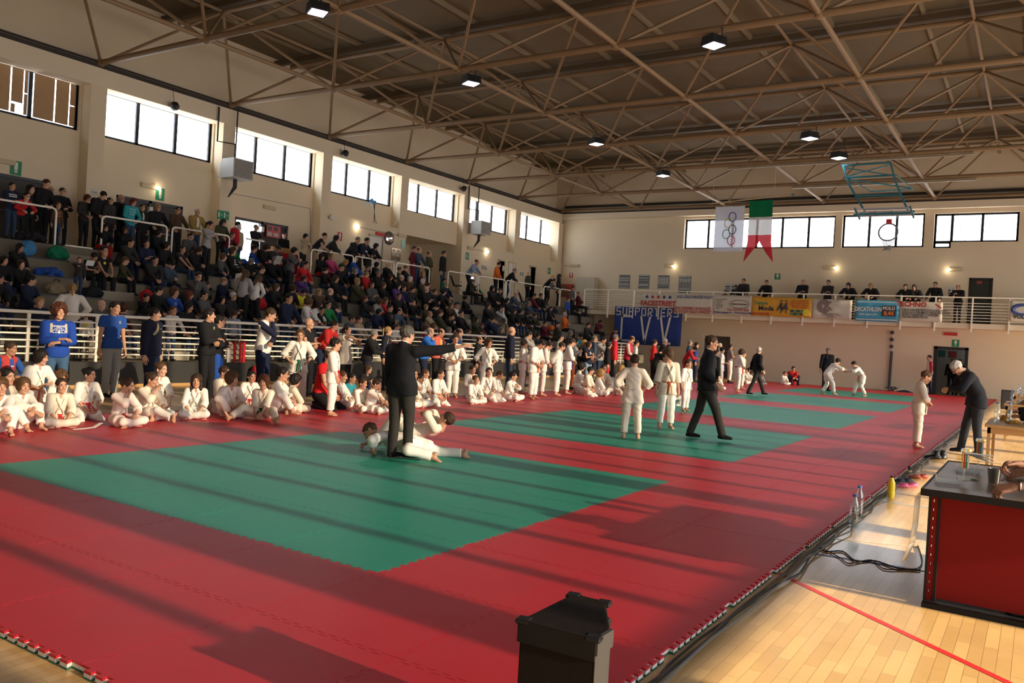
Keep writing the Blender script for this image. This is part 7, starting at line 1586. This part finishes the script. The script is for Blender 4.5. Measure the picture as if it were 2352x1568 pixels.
decal('bald man with sunglasses on his head in a navy and red tracksuit', flat_lines([((-.02, .12), (-.03, -.2))], .05), pr, 'red_panel')
# ================================================================ TABLES, CASE, THINGS ON THE FLOOR AND IN THE STANDS
lam = mat('table_laminate', (.12, .07, .045), .34, var=.1, vscale=6); blk = mat('table_edge_black', (.008, .008, .008), .6, spec=.25); panr = mat('panel_red', (.16, .004, .003), .75, spec=.2); pine = mat('pine', (.45, .27, .11), .5, var=.1, vscale=5)
def blob(parts, h=.012, k=.03):
    P_ = np.array([q for p in parts for q in (p[0], p[1])]); r = max(p[2] for p in parts)+.04; F = SDF(P_.min(0)-r, P_.max(0)+r, h)
    for p in parts: F.cap(p[0], p[1], p[2], p[3] if len(p) > 3 else p[2], k)
    return F.mesh()
t = thing('scoring_table', 'scoring table with a dark red end panel and brown laminate top in the near corner', 'table', (2.95, 1.88, -.04))
m = MB(); m.box(0, 0, .755, .92, 1.85, .785); m.build('table_top', lam, t); m = MB(); m.box(-.012, -.012, .745, .93, 0, .79); m.box(-.012, 0, .745, 0, 1.86, .79); m.box(-.012, 1.85, .745, .93, 1.862, .79); m.build('edge_band', blk, t)
m = MB(); m.box(.09, .2, .05, .9, .225, .74); m.build('end_panel', panr, t)
m = MB()
for k in range(12):
    z0 = .02+k*.06; m.box(.035, .19, z0, .047, .215, z0+.06); m.box(.053, .19, z0, .075, .215, z0+.06); m.box(.047, .19, z0+.02, .053, .215, z0+.06)
m.build('slotted_post', panr, t)
m = MB(); m.box(.02, .185, 0, .035, .23, .745); m.box(.075, .185, 0, .092, .23, .745); m.box(.02, .1, 0, .9, .3, .03); m.build('leg', blk, t)
m = MB(); m.box(.88, .3, .03, .9, 1.7, .74); m.build('modesty_panel', panr, t)
m = MB(); m.tube([(.06, 1.6, 0), (.06, 1.6, .75)], .018, 8); m.tube([(.85, 1.6, 0), (.85, 1.6, .75)], .018, 8); m.build('leg', blk, t)
m = MB(); pts = [(-.02, .06, .76), (-.05, .05, .72), (-.055, .06, .55), (-.07, .08, .4), (-.115, .10, .27)]
for i in range(len(pts)-1): (x0, y0, z0), (x1, y1, z1) = pts[i:i+2]; m.add([(x0, y0, z0), (x0+.02, y0+.12, z0), (x1+.02, y1+.10, z1), (x1, y1, z1)], [(0, 1, 2, 3)])
o = m.build('hanging_ribbon', mat('ribbon_ivory', (.6, .52, .38), .5), None, True, (2.95, 1.88, -.04)); o.modifiers.new('s', 'SOLIDIFY').thickness = .003; tag(o, 'ivory ribbon strip hanging over the corner of the nearest table', 'ribbon')
plexi = mat('plexi', (.75, .8, .8), .08, alpha=.35); gold = mat('medal_gold', (.75, .45, .10), .3, .8); silv = mat('medal_silver', (.6, .6, .6), .25, .9)
TZ = .747
def onT(u, v, z=TZ): return hit(u, v, 'z', z)
for n, (u, v, s) in enumerate([(2178, 1106, 'clear plastic tray near the front edge of the nearest table'), (2222, 1082, 'second clear plastic tray beside the medal ribbons')]):
    p = onT(u, v); t = thing('plastic_tray', s, 'tray', tuple(p), .1); m = MB(); m.box(-.08, -.1, 0, .08, .12, .008); m.build('base', plexi, t); m = MB(); m.box(-.08, -.1, .008, -.074, .12, .035); m.box(.074, -.1, .008, .08, .12, .035); m.box(-.08, -.1, .008, .08, -.094, .035); m.build('wall', plexi, t)
def medals(u, v, h_, s):
    p = onT(u, v); t = thing('medal_stand', s, 'medals', tuple(p), .2); m = MB(); m.box(-.04, -.04, 0, .04, .04, .01); m.tube([(0, 0, 0), (0, 0, h_), (.05, 0, h_)], .006, 6); m.build('stand', plexi, t)
    for i, c in enumerate([(.6, .35, .05), (.45, .03, .03), (.03, .2, .08), (.7, .66, .6)]):
        m = MB(); m.box(-.02+.013*i, -.012, .08, -.011+.013*i, -.008+.002*i, h_-.0); m.build('ribbon', mat('ribbon_%d' % i, c, .6), t)
        m = MB(); m.lathe((-.015+.013*i, -.013, h_+.005), [(.003, -.003), (.016, 0), (.003, .003)], 10, 0, (.3, -1, .2)); m.build('medal', gold if i % 2 else silv, t)
medals(2213, 1100, .2, 'medal stand with gold and red ribbons on the nearest table'); medals(2246, 1076, .22, 'second medal stand farther back on the nearest table')
p = onT(2248, 1058, .9); m = MB(); 
for k in range(3): m.obox((p[0]+.0, p[1], .92+.012*k), (.17, .09, .002), Matrix.Rotation(.25-.12*k, 3, 'Y') @ Matrix.Rotation(.2*k-.3, 3, 'Z'))
tag(m.build('paper_slips', mat('paper', (.7, .68, .62), .7)), 'white paper slips held by the hand over the nearest table', 'paper')
p = onT(2283, 1108); t = thing('metal_cup', 'dark metal cup beside the watch wearing arm', 'cup', tuple(p)); m = MB(); m.lathe((0, 0, 0), [(.035, 0), (.04, .05), (.045, .1), (.04, .1), (.03, .02)], 16); m.build('cup_body', mat('pewter', (.2, .19, .17), .3, .9), t, True); m = MB(); m.tube([(.04, 0, .08), (.065, 0, .07), (.065, 0, .03), (.04, 0, .02)], .005, 6); m.build('cup_handle', mat('pewter', (.2, .19, .17), .3, .9), t, True)
m = MB(); p = onT(2228, 1102); m.tube([(p[0]-.03, p[1], p[2]+.004), (p[0]+.02, p[1]+.02, p[2]+.004), (p[0]+.05, p[1]-.01, p[2]+.004)], [.014, .018, .01], 8, flat=.3); tag(m.build('green_ribbon', mat('green_cloth', (.01, .15, .06), .7)), 'crumpled green ribbon on the nearest table', 'ribbon')
# the watch
WO = BY['seated official with bare forearms and a watch reaching over the nearest table']; WS = next(v for k, v in MESHC.items() if k[0] == 'S' and any(MESHC.get((('b', q), *k[1:])) == WO.data for q in (True, False)))
wl = WS['arm'][1][2]+(WS['arm'][1][1]-WS['arm'][1][2])*.12; wp = (WO.location[0]-wl[1], WO.location[1]+wl[0], WO.location[2]+wl[2]); t = thing('wristwatch', 'steel wristwatch on the forearm over the nearest table', 'watch', wp); m = MB(); m.tube([(0, .034*cos(a), .032*sin(a)) for a in np.linspace(0, 2*pi, 17)], .006, 6, flat=1.6); m.build('strap', mat('watch_steel', (.3, .29, .27), .3, .9), t, True); m = MB(); m.lathe((0, -.012, .036), [(.018, -.004), (.018, .004)], 14, 0, (0, -.35, 1)); m.build('dial', mat('watch_dial', (.03, .035, .03), .2), t)
# tables further down the line, with trestles
def table2(y, s, ln=1.8):
    t = thing('scoring_table', s, 'table', (2.95, y, -.04)); m = MB(); m.box(0, 0, .75, .85, ln, .785); m.build('table_top', pine, t)
    for xx in (.05, .8):
        for yy in (.12, ln-.12):
            m = MB(); m.box(xx-.02, yy-.02, 0, xx+.02, yy+.02, .75); m.build('leg', pine, t)
    m = MB(); m.box(.03, .1, .66, .82, .13, .74); m.box(.03, ln-.13, .66, .82, ln-.1, .74); m.build('apron', pine, t)
table2(8.9, 'pine scoring table behind the white haired official'); table2(16.0, 'third pine scoring table along the mats'); table2(22.6, 'farthest pine scoring table along the mats')
def chair(x, y, s):
    t = thing('folding_chair', s, 'chair', (x, y, -.04)); f = blk
    m = MB(); m.box(-.2, -.2, .42, .22, .2, .45); m.build('seat', f, t); m = MB(); m.box(.2, -.2, .6, .23, .2, .88); m.build('backrest', f, t)
    for a, c in ((-.18, -.18), (-.18, .18), (.2, -.18), (.2, .18)): m = MB(); m.tube([(a, c, 0), (a, c, .42 if a < 0 else .7)], .012, 8); m.build('leg', f, t, True)
for x, y, s in [(4.2, 2.28, 'dark chair under the official with the watch'), (4.27, 3.05, 'dark chair under the official in the dark sleeve'), (4.07, 9.75, 'dark chair at the second table'), (4.12, 16.5, 'dark chair at the third table')]: chair(x, y, s)
def bottle(p, h_, r, body, capm, s, name='water_bottle'):
    t = thing(name, s, 'bottle', tuple(p)); m = MB(); m.lathe((0, 0, 0), [(r*.8, 0), (r, .02), (r, h_*.3), (r*.93, h_*.34), (r, h_*.38), (r, h_*.68), (r*.45, h_*.88), (r*.42, h_*.93)], 18); m.build('body', body, t, True); m = MB(); m.lathe((0, 0, h_*.93), [(r*.48, 0), (r*.48, h_*.07)], 12); m.build('cap', capm, t)
    return t
pet = glass('pet_plastic', (.86, .93, .95), .14); bluec = mat('cap_blue', (.03, .15, .5), .4)
z_ = -.04
P3 = lambda u, v: hit(u, v, 'z', -.04)
t = bottle(P3(1960, 1210), .31, .043, pet, bluec, 'half litre water bottle on the floor nearest the viewer, cap off'); bottle(P3(1971, 1188), .32, .043, pet, bluec, 'water bottle with a blue cap just behind the first bottle')
bottle(P3(2046, 1142), .25, .04, mat('bottle_yellow', (.75, .55, .01), .35), blk, 'yellow sports bottle with black cap beside the mat edge', 'sports_bottle')
def shoe_pair(u, v, s, col, nm, kind='shoe', d=.14, rz=1.9):
    p = P3(u, v); 
    for q in (0, 1):
        V, Q = get_foot('shoe', 0); me = npmesh(nm, V*[1 if q else -1, 1, 1 if kind == 'shoe' else .35]+[0, 0, .078 if kind == 'shoe' else .03], Q if q else Q[:, ::-1], [col]); o = link(nm, me); o.location = (p[0]+q*d*.6, p[1]+q*d, -.04); o.rotation_euler = (0, 0, rz+q*.25); tag(o, s % ('left', 'right')[q], 'shoe', s.replace('%s ', ''))
shoe_pair(2150, 1054, 'black leather %s shoe left beside the mat edge', mat('leather_black', (.01, .01, .01), .25), 'dress_shoe'); shoe_pair(2076, 1118, 'pink %s flip-flop behind the yellow bottle', mat('rubber_pink', (.7, .12, .25), .5), 'flip_flop', 'flat')
shoe_pair(2068, 1108, 'dark %s slipper next to the pink flip-flops', mat('rubber_dark', (.03, .035, .05), .6), 'slipper', 'flat', .12, 1.5); shoe_pair(2105, 1098, 'red and blue %s sandal between mat edge and table', mat('rubber_red', (.5, .12, .08), .5), 'sandal', 'flat', .12, 1.2)
def cable(pts, r, col, s, z=.008):
    m = MB(); Q_ = [P3(u, v)+np.array([0, 0, z]) for u, v in pts]; out = []
    for i in range(len(Q_)-1):
        for f in np.linspace(0, 1, 6)[:-1]:
            p0 = Q_[max(i-1, 0)]; p1, p2 = Q_[i], Q_[i+1]; p3 = Q_[min(i+2, len(Q_)-1)]; out.append(.5*((2*p1)+(p2-p0)*f+(2*p0-5*p1+4*p2-p3)*f*f+(3*p1-p0-3*p2+p3)*f**3))
    m.tube([tuple(q) for q in out]+[tuple(Q_[-1])], r, 6); tag(m.build('cable', col, None, True), s, 'cable')
cb = mat('cable_black', (.012, .012, .012), .5); cbr = mat('cable_brown', (.10, .055, .02), .5)
cable([(1876, 1252), (1895, 1268), (1935, 1268), (1965, 1290), (2010, 1290), (2060, 1306), (2105, 1308), (2118, 1290), (2108, 1255)], .006, cb, 'black cable looping over the parquet to the nearest table'); cable([(1876, 1254), (1925, 1280), (1950, 1296), (2000, 1288), (2030, 1308), (2080, 1310), (2114, 1312)], .005, cbr, 'brown cable curving across the parquet beside the black one')
rn = random.Random(4)
for k in range(4):
    m = MB(); x0 = 2.045+.02*k; pts = [(x0+rn.uniform(-.012, .02)+(.07*rn.random() if rn.random() < .25 else 0), y_, -.03+.005*k) for y_ in np.arange(-1.9, 19, .45)]; m.tube(pts, .008, 6); tag(m.build('cable', [cb, cbr, cb, mat('cable_grey', (.1, .1, .09), .5)][k], None, True), ['black cable lying closest against the mat edge', 'brown cable running along the mat edge', 'black cable outermost along the mat edge', 'grey cable running along the mat edge'][k], 'cable')
p = P3(2088, 1088); t = thing('power_adapter', 'small black and tan power adapter on the mat edge', 'adapter', (p[0], p[1], -.04)); m = MB(); m.lathe((0, 0, 0), [(.035, 0), (.035, .05), (.02, .06)], 10); m.build('base', mat('tan_plastic', (.4, .3, .15), .5), t); m = MB(); m.lathe((0, 0, .06), [(.022, 0), (.015, .05)], 10); m.build('plug', blk, t)
# things on tables 2-4
for y0, s in ((9.2, 'the second table'), (16.3, 'the third table'), (22.9, 'the farthest table')):
    for i in range(2): bottle((3.08+.14*i, y0+.25*i, TZ-.002), .3, .04, pet, bluec, '%s plastic bottle standing on %s' % (('clear', 'bluish')[i], s))
    m = MB(); rr = random.Random(int(y0))
    for k in range(26): m.lathe((3.3+rr.uniform(-.12, .12), y0+.3+rr.uniform(-.15, .15), TZ+.008+rr.uniform(0, .03)), [(.004, -.002), (.028, 0), (.004, .002)], 8, 0, (rr.uniform(-.5, .5), rr.uniform(-.5, .5), 1))
    tag(m.build('medal_pile', gold), 'heap of gold coloured medals on %s' % s, 'medals', kind='stuff')
p = onT(2306, 965); m = MB(); m.lathe((p[0], p[1], TZ), [(.06, 0), (.07, .05), (.04, .08)], 12); tag(m.build('amber_bowl', mat('amber', (.5, .2, .02), .2)), 'small amber bowl at the corner of the second table', 'bowl')
# black carpeted speaker case
zt = .6; A = [hit(u, v, 'z', zt)[:2] for u, v in ((1195, 1413), (1368, 1457), (1402, 1437), (1392, 1372), (1317, 1354))]
c0 = sum(A)/5; t = thing('speaker_case', 'black carpeted wedge-shaped speaker case standing in front of the mats', 'speaker case', (c0[0], c0[1], -.04)); L_ = [tuple(a-c0) for a in A]
carpet = mat('carpet_black', (.012, .008, .005), .95, bump=.6, bscale=300, spec=.15); m = MB(); m.prism(L_, .01, zt+.04-.012, 0, 'xy'); o = m.build('cabinet', carpet, t); o.modifiers.new('b', 'BEVEL').width = .008
grey = mat('case_grey_sheen', (.05, .047, .043), .5); m = MB(); B1, B2 = Vector((*L_[1], 0)), Vector((*L_[2], 0)); n = Vector((B2.y-B1.y, -(B2.x-B1.x), 0)).normalized()*.004  # light reflection on the facet put into this lighter grey
m.add([tuple(B1+n+Vector((0, 0, .02))), tuple(B2+n+Vector((0, 0, .02))), tuple(B2+n+Vector((0, 0, zt-.02))), tuple(B1+n+Vector((0, 0, zt-.02)))], [(0, 1, 2, 3)]); m.v += [(v[0]-n.x, v[1]-n.y, v[2]) for v in m.v[:4]]; m.f += [(7, 6, 5, 4), (0, 4, 5, 1), (1, 5, 6, 2), (2, 6, 7, 3), (3, 7, 4, 0)]; m.m = [0]*6; m.build('side_sheen', grey, t)
def trim(a, c, z0, z1, out=.006):
    a, c = Vector((*a, 0)), Vector((*c, 0)); d = (c-a).normalized(); n = Vector((d.y, -d.x, 0))*out; m = MB(); m.obox(tuple((a+c)/2+n*.5+Vector((0, 0, (z0+z1)/2))), ((c-a).length+.008, out*1.5, z1-z0), Matrix(((d.x, -d.y, 0), (d.y, d.x, 0), (0, 0, 1)))); return m
trim(L_[0], L_[1], zt-.05, zt+.03).build('edge_band', blk, t); trim(L_[1], L_[2], zt-.03, zt+.03, .01).build('corner_cap', grey, t)
for i in (0, 1, 4, 3):
    m = MB(); x, y = L_[i]; x *= .93; y *= .93; m.obox((x, y, zt+.022), (.055, .05, .02), Matrix.Rotation(.2, 3, 'Z')); o = m.build('corner_cap', blk, t); o.modifiers.new('b', 'BEVEL').width = .006
for f in (.25, .8):
    x = L_[2][0]+(L_[3][0]-L_[2][0])*f; y = L_[2][1]+(L_[3][1]-L_[2][1])*f; m = MB(); m.lathe((x, y, zt-.035), [(.02, 0), (.022, .012), (.014, .018)], 12, 0, (1, .25, 0)); m.build('rubber_foot', blk, t, True)
f = .42; x = L_[0][0]+(L_[1][0]-L_[0][0])*f; y = L_[0][1]+(L_[1][1]-L_[0][1])*f; m = MB(); m.obox((x, y-.004, zt-.245), (.018, .006, .035), None); m.build('latch_plate', mat('brass_worn', (.45, .36, .22), .3, .8), t)
# white folded strip on the mat by the children
m = MB(); Q_ = [hit(u, v, 'z', .01) for u, v in ((166, 986), (190, 984), (215, 981), (232, 976))]; Q_[3][2] = .04; m.tube([tuple(q) for q in Q_], [.03, .04, .035, .03], 6, flat=.15); tag(m.build('paper_strip', mat('paper', (.7, .68, .62), .7)), 'folded white paper strip on the mat by the ponytailed girl', 'paper')
# ---- bags, coats and pushchairs in the stands
def bag(u, v, w_, h_, col, s, lv=None, kind='bag'):
    best = None
    for x, z in LV+[(-18.3, 3.25)]:
        p = hit(u, v, 'x', x-.2); e = p[2]-(z+.04)
        if best is None or abs(e) < abs(best[0]): best = (e, x, z, p[1])
    if lv is not None: x, z = LV[lv]; best = (0, x, z, hit(u, v, 'x', x-.2)[1])
    e, x, z, y = best; r = h_/2
    parts = [((0, -w_/2+r*.6, r*.8), (0, w_/2-r*.6, r*.75), r*.8, r*.7), ((.05, -w_*.15, r*1.2), (-.03, w_*.2, r*1.3), r*.6, r*.5)]
    if kind == 'coat': parts = [((0, -w_/2, h_*.3), (.1, 0, h_*.5), h_*.3), ((.1, 0, h_*.5), (-.05, w_/2, h_*.25), h_*.28), ((.2, -.1, .0), (.05, .1, h_*.6), h_*.2)]
    V, Q = blob(parts, .022); V = V+.012*np.sin(V@np.array([[30, 22, 14], [18, 40, -25], [26, -12, 35]]).T)
    V[:, 2] = np.maximum(V[:, 2], 0); t = thing({'coat': 'coat_heap'}.get(kind, 'sports_bag'), s, 'bag' if kind == 'bag' else 'coat', (x-.24, y, z+.036)); c = clothm(col, 'bag_cloth'); link('bag_body' if kind == 'bag' else 'coat_body', npmesh('bag', V, Q, [c]), t)
    if kind == 'bag': m = MB(); m.tube([(0, -w_*.25, h_*.7), (.03, -w_*.1, h_*1.02), (.03, w_*.1, h_*1.02), (0, w_*.25, h_*.7)], .012, 6); m.build('strap', clothm((.02, .02, .02), 'strap_cloth'), t, True)
for a in [(595, 703, .55, .42, CC['r'], 'large shiny red bag in the middle of the stand'), (135, 598, .5, .4, (.01, .16, .08), 'green sports bag with red ends on an upper row'), (115, 630, .6, .28, CC['B'], 'blue jacket heaped with a pale green one on the seats', None, 'coat'), (130, 668, .45, .35, CC['K'], 'grey and black rucksack below the blue jacket'), (215, 668, .5, .3, dk, 'black bag with a white cloth on top'),
          (65, 585, .35, .45, (.05, .2, .4), 'black and light blue rucksack beside the laughing woman'), (72, 560, .7, .3, dk, 'heap of black coats on the top row', None, 'coat'), (338, 695, .3, .35, CC['r'], 'red and black box bag beside the boy on the step'), (485, 640, .5, .35, dk, 'black holdall with metal clips in mid stand'), (610, 640, .6, .3, dk, 'dark coats piled behind the spotted jumpers', None, 'coat'),
          (836, 700, .4, .3, CC['r'], 'red bag under the child in grey and lime'), (950, 735, .8, .3, CC['o'], 'khaki and black coats piled near the fence', None, 'coat'), (1125, 705, .6, .3, dk, 'pair of black handbags beside the crossed legged woman'), (1270, 728, .9, .38, CC['n'], 'big heap of navy coats with a blue bag', None, 'coat'), (1222, 690, .5, .3, dk, 'dark bag under the folded stroller'), (1060, 745, .7, .3, dk, 'pile of black bags behind the balding coach', None, 'coat'),
          (1268, 752, .35, .3, CC['O'], 'bright orange coat behind the checked shirt'), (1340, 735, .6, .3, dk, 'dark jacket heap at the end of the stand', None, 'coat'), (1352, 715, .3, .25, CC['B'], 'small blue bag on the last steps'), (560, 600, .4, .3, CC['B'], 'blue bag next to the boy in green'), (787, 570, .4, .3, dk, 'black shoulder bag by the leaning men', None, 'bag'), (415, 700, .5, .3, dk, 'dark bag among the front rows')]: bag(*a)
def stroller(u, v, x, z, s):
    y = hit(u, v, 'x', x)[1]; t = thing('pushchair', s, 'pushchair', (x, y, z), .6); m = MB(); 
    for q in (-.2, .2): m.tube([(-.35, q, .95), (.1, q, .3), (.35, q, .08)], .012, 6); m.tube([(-.3, q, .08), (.0, q, .5), (.2, q, .6)], .012, 6)
    m.tube([(-.35, -.2, .95), (-.35, .2, .95)], .014, 6); m.build('frame', mat('stroller_metal', (.3, .28, .24), .4), t, True)
    m = MB(); m.prism([(-.15, .35), (.2, .38), (.22, .42), (-.1, .45), (-.28, .85), (-.34, .82)], -.19, .19, 0, 'xz'); m.build('seat', clothm(dk, 'stroller_cloth'), t)
    for a in (-.3, .35):
        for q in (-.22, .22): m = MB(); m.lathe((a, q, .08), [(.03, -.015), (.08, -.012), (.08, .012), (.03, .015)], 14, 0, (0, 1, 0)); m.build('wheel', blk, t)
stroller(1050, 650, -18.75, 3.25, 'dark folded pushchair behind the guard rail with a child beside it'); stroller(1205, 690, -17.75, LV[0][1]+.035, 'dark pushchair standing among the upper rows'); 
# belts and bags on the front fence
for u, c, w_ in ((524, W_, .05), (537, red, .03), (550, red, .03), (558, red, .04)):
    y = hit(u, 800, 'x', FX+.1)[1]; m = MB(); m.box(FX+.13, y-w_, .2, FX+.15, y+w_, 1.0); m.box(FX+.05, y-w_, .99, FX+.15, y+w_, 1.01); tag(m.build('hanging_belt', clothm(c, 'belt')), '%s judo belt hanging on the fence' % {524: 'white', 537: 'first of three red', 550: 'second of three red', 558: 'third of three red'}[u], 'belt')
for u, v, s, h_ in ((584, 862, 'red rucksack on the floor against the stand front', .5), (783, 812, 'red bag hanging low on the fence', .42)):
    y = hit(u, v, 'x', FX+.3)[1]; zb = max(-.04, hit(u, v, 'x', FX+.3)[2]-.25) if v < 820 else -.04; V, Q = blob([((0, 0, h_*.25), (0, 0, h_*.7), .17, .15)], .02); V[:, 2] = np.maximum(V[:, 2], 0); t = thing('rucksack', s, 'bag', (FX+.42, y, zb)); link('bag_body', npmesh('bag', V, Q, [clothm(CC['r'], 'bag_cloth')]), t); m = MB(); m.tube([(.0, -.06, h_*.8), (-.02, 0, h_*1.15), (.0, .06, h_*.8)], .012, 6); m.build('strap', clothm(dk, 'strap_cloth'), t, True)
# stall in the doorway
t = thing('stall_table', 'small stall table draped in dark red cloth with a cardboard box in the open doorway', 'table', (-20.2, hit(640, 560, 'x', -20.2)[1]-.6, 3.25)); m = MB(); m.box(-.35, 0, 0, .35, 1.3, .85); o = m.build('red_cloth', clothm((.35, .01, .015), 'drape'), t); o.modifiers.new('b', 'BEVEL').width = .05; m = MB(); m.box(-.2, .15, .85, .25, 1.1, 1.03); m.build('cardboard_box', mat('carton', (.42, .24, .09), .8), t)
p = hit(553, 534, 'x', -18.5); V, Q = blob([((0, 0, .1), (0, 0, .4), .17, .14)], .02); t = thing('rucksack', 'bright red rucksack carried by the white haired woman', 'bag', (-18.62, p[1]-.15, 4.0)); link('bag_body', npmesh('bag', V, Q, [clothm((.4, .01, .02), 'bag_cloth')]), t); m = MB(); m.tube([(0, -.08, .45), (-.08, -.08, .5), (-.1, -.08, .2)], .015, 6); m.build('strap', clothm(dk, 'strap_cloth'), t)
# phone, tablet, sheet of paper
for u, v, x, sz, s, c in [(207, 604, -16.7+.3, (.02, .2, .14), 'white tablet held by the boy in the black tee', (.7, .7, .7)), (1085, 657-19, -16.85, (.02, .16, .09), 'bright phone screen held up by the man in olive', (.9, .9, .9)), (639, 597, -17.2, (.02, .25, .28), 'white sheet in the lap of the woman in the grey hat', (.65, .63, .58))]:
    p = hit(u, v, 'x', x); m = MB(); m.obox(tuple(p), sz, Matrix.Rotation(.5, 3, 'Y')); tag(m.build('phone' if 'phone' in s else ('tablet' if 'tablet' in s else 'paper_sheet'), mat('screen', c, .5, emit=(1, .95, .9), es=1.2) if 'phone' in s else mat('pale_sheet', c, .6)), s, 'phone' if 'phone' in s else 'paper')
# ---- outside: bare trees and scaffolding seen through the glass
bark = mat('bark_glare', (.5, .48, .5), .9)  # paled: glare of the bright sky put into the bark colour
def tree(x, y, z0, H_, s, seed):
    r = random.Random(seed); t = thing('bare_tree', s, 'tree', (x, y, z0)); m = MB(); m.tube([(0, 0, 0), (.1, .1, H_*.5), (0, .2, H_*.8)], [.14, .09, .04], 6); m.build('trunk', bark, t, True); m = MB()
    def br(p, d, l, w, n):
        q = p+d*l; m.tube([tuple(p), tuple((p+q)/2+Vector((r.uniform(-.1, .1),)*3)*l), tuple(q)], [w, w*.8, w*.6], 4)
        if n: 
            for _ in range(3): br(q, (d+Vector((r.uniform(-.7, .7), r.uniform(-.9, .9), r.uniform(-.2, .7)))).normalized(), l*.7, w*.6, n-1)
    for k in range(6): br(Vector((.05, .1, H_*(.35+.08*k))), Vector((r.uniform(-.5, .5), r.uniform(-1, 1), .5)).normalized(), H_*.16, .03, 3)
    m.build('branches', bark, t)
tree(-27, 25.5, 1, 8.3, 'bare tree outside the window above the convex mirror', 3); tree(-28, 19.8, 1, 7.6, 'bare tree outside the window beside the heater', 8); tree(-27.5, 20.2, 0, 6.4, 'bare tree beyond the open door', 5)
t = thing('scaffolding', 'scaffolding outside the right end window', 'scaffolding', (0, 46, 0)); sc_m = mat('scaffold_glare', (.32, .3, .45), .6)  # sky glare put into the pale colour, shared by the mast
for x in (-.9, -.2, 1.0, 2.2, 3.4): m = MB(); m.tube([(x, 0, 5), (x, 0, 11.5)], .03, 6); m.build('upright', sc_m, t)
for z in (7.4, 8.0, 8.6, 9.2): m = MB(); m.tube([(-1.2, 0, z), (.0 if z != 8.6 else 4, 0, z)], .025, 6); m.build('ledger', sc_m, t)
m = MB(); m.tube([(1, 0, 8.6), (2.2, 0, 7.2)], .025, 6); m.tube([(-.9, 0, 7.4), (-.2, 0, 9.2)], .025, 6); m.build('brace', sc_m, t)
t = thing('lattice_mast', 'pale lattice crane mast outside the long end window', 'crane mast', (-9.0, 48, 0))
for q in (-.25, .25): m = MB(); m.tube([(q, 0, 5), (q, 0, 12)], .03, 5); m.build('mast_leg', sc_m, t)
m = MB()
for k in range(14): m.tube([(-.25 if k % 2 else .25, 0, 5+.5*k), (.25 if k % 2 else -.25, 0, 5.5+.5*k)], .02, 4)
m.build('lattice', sc_m, t)
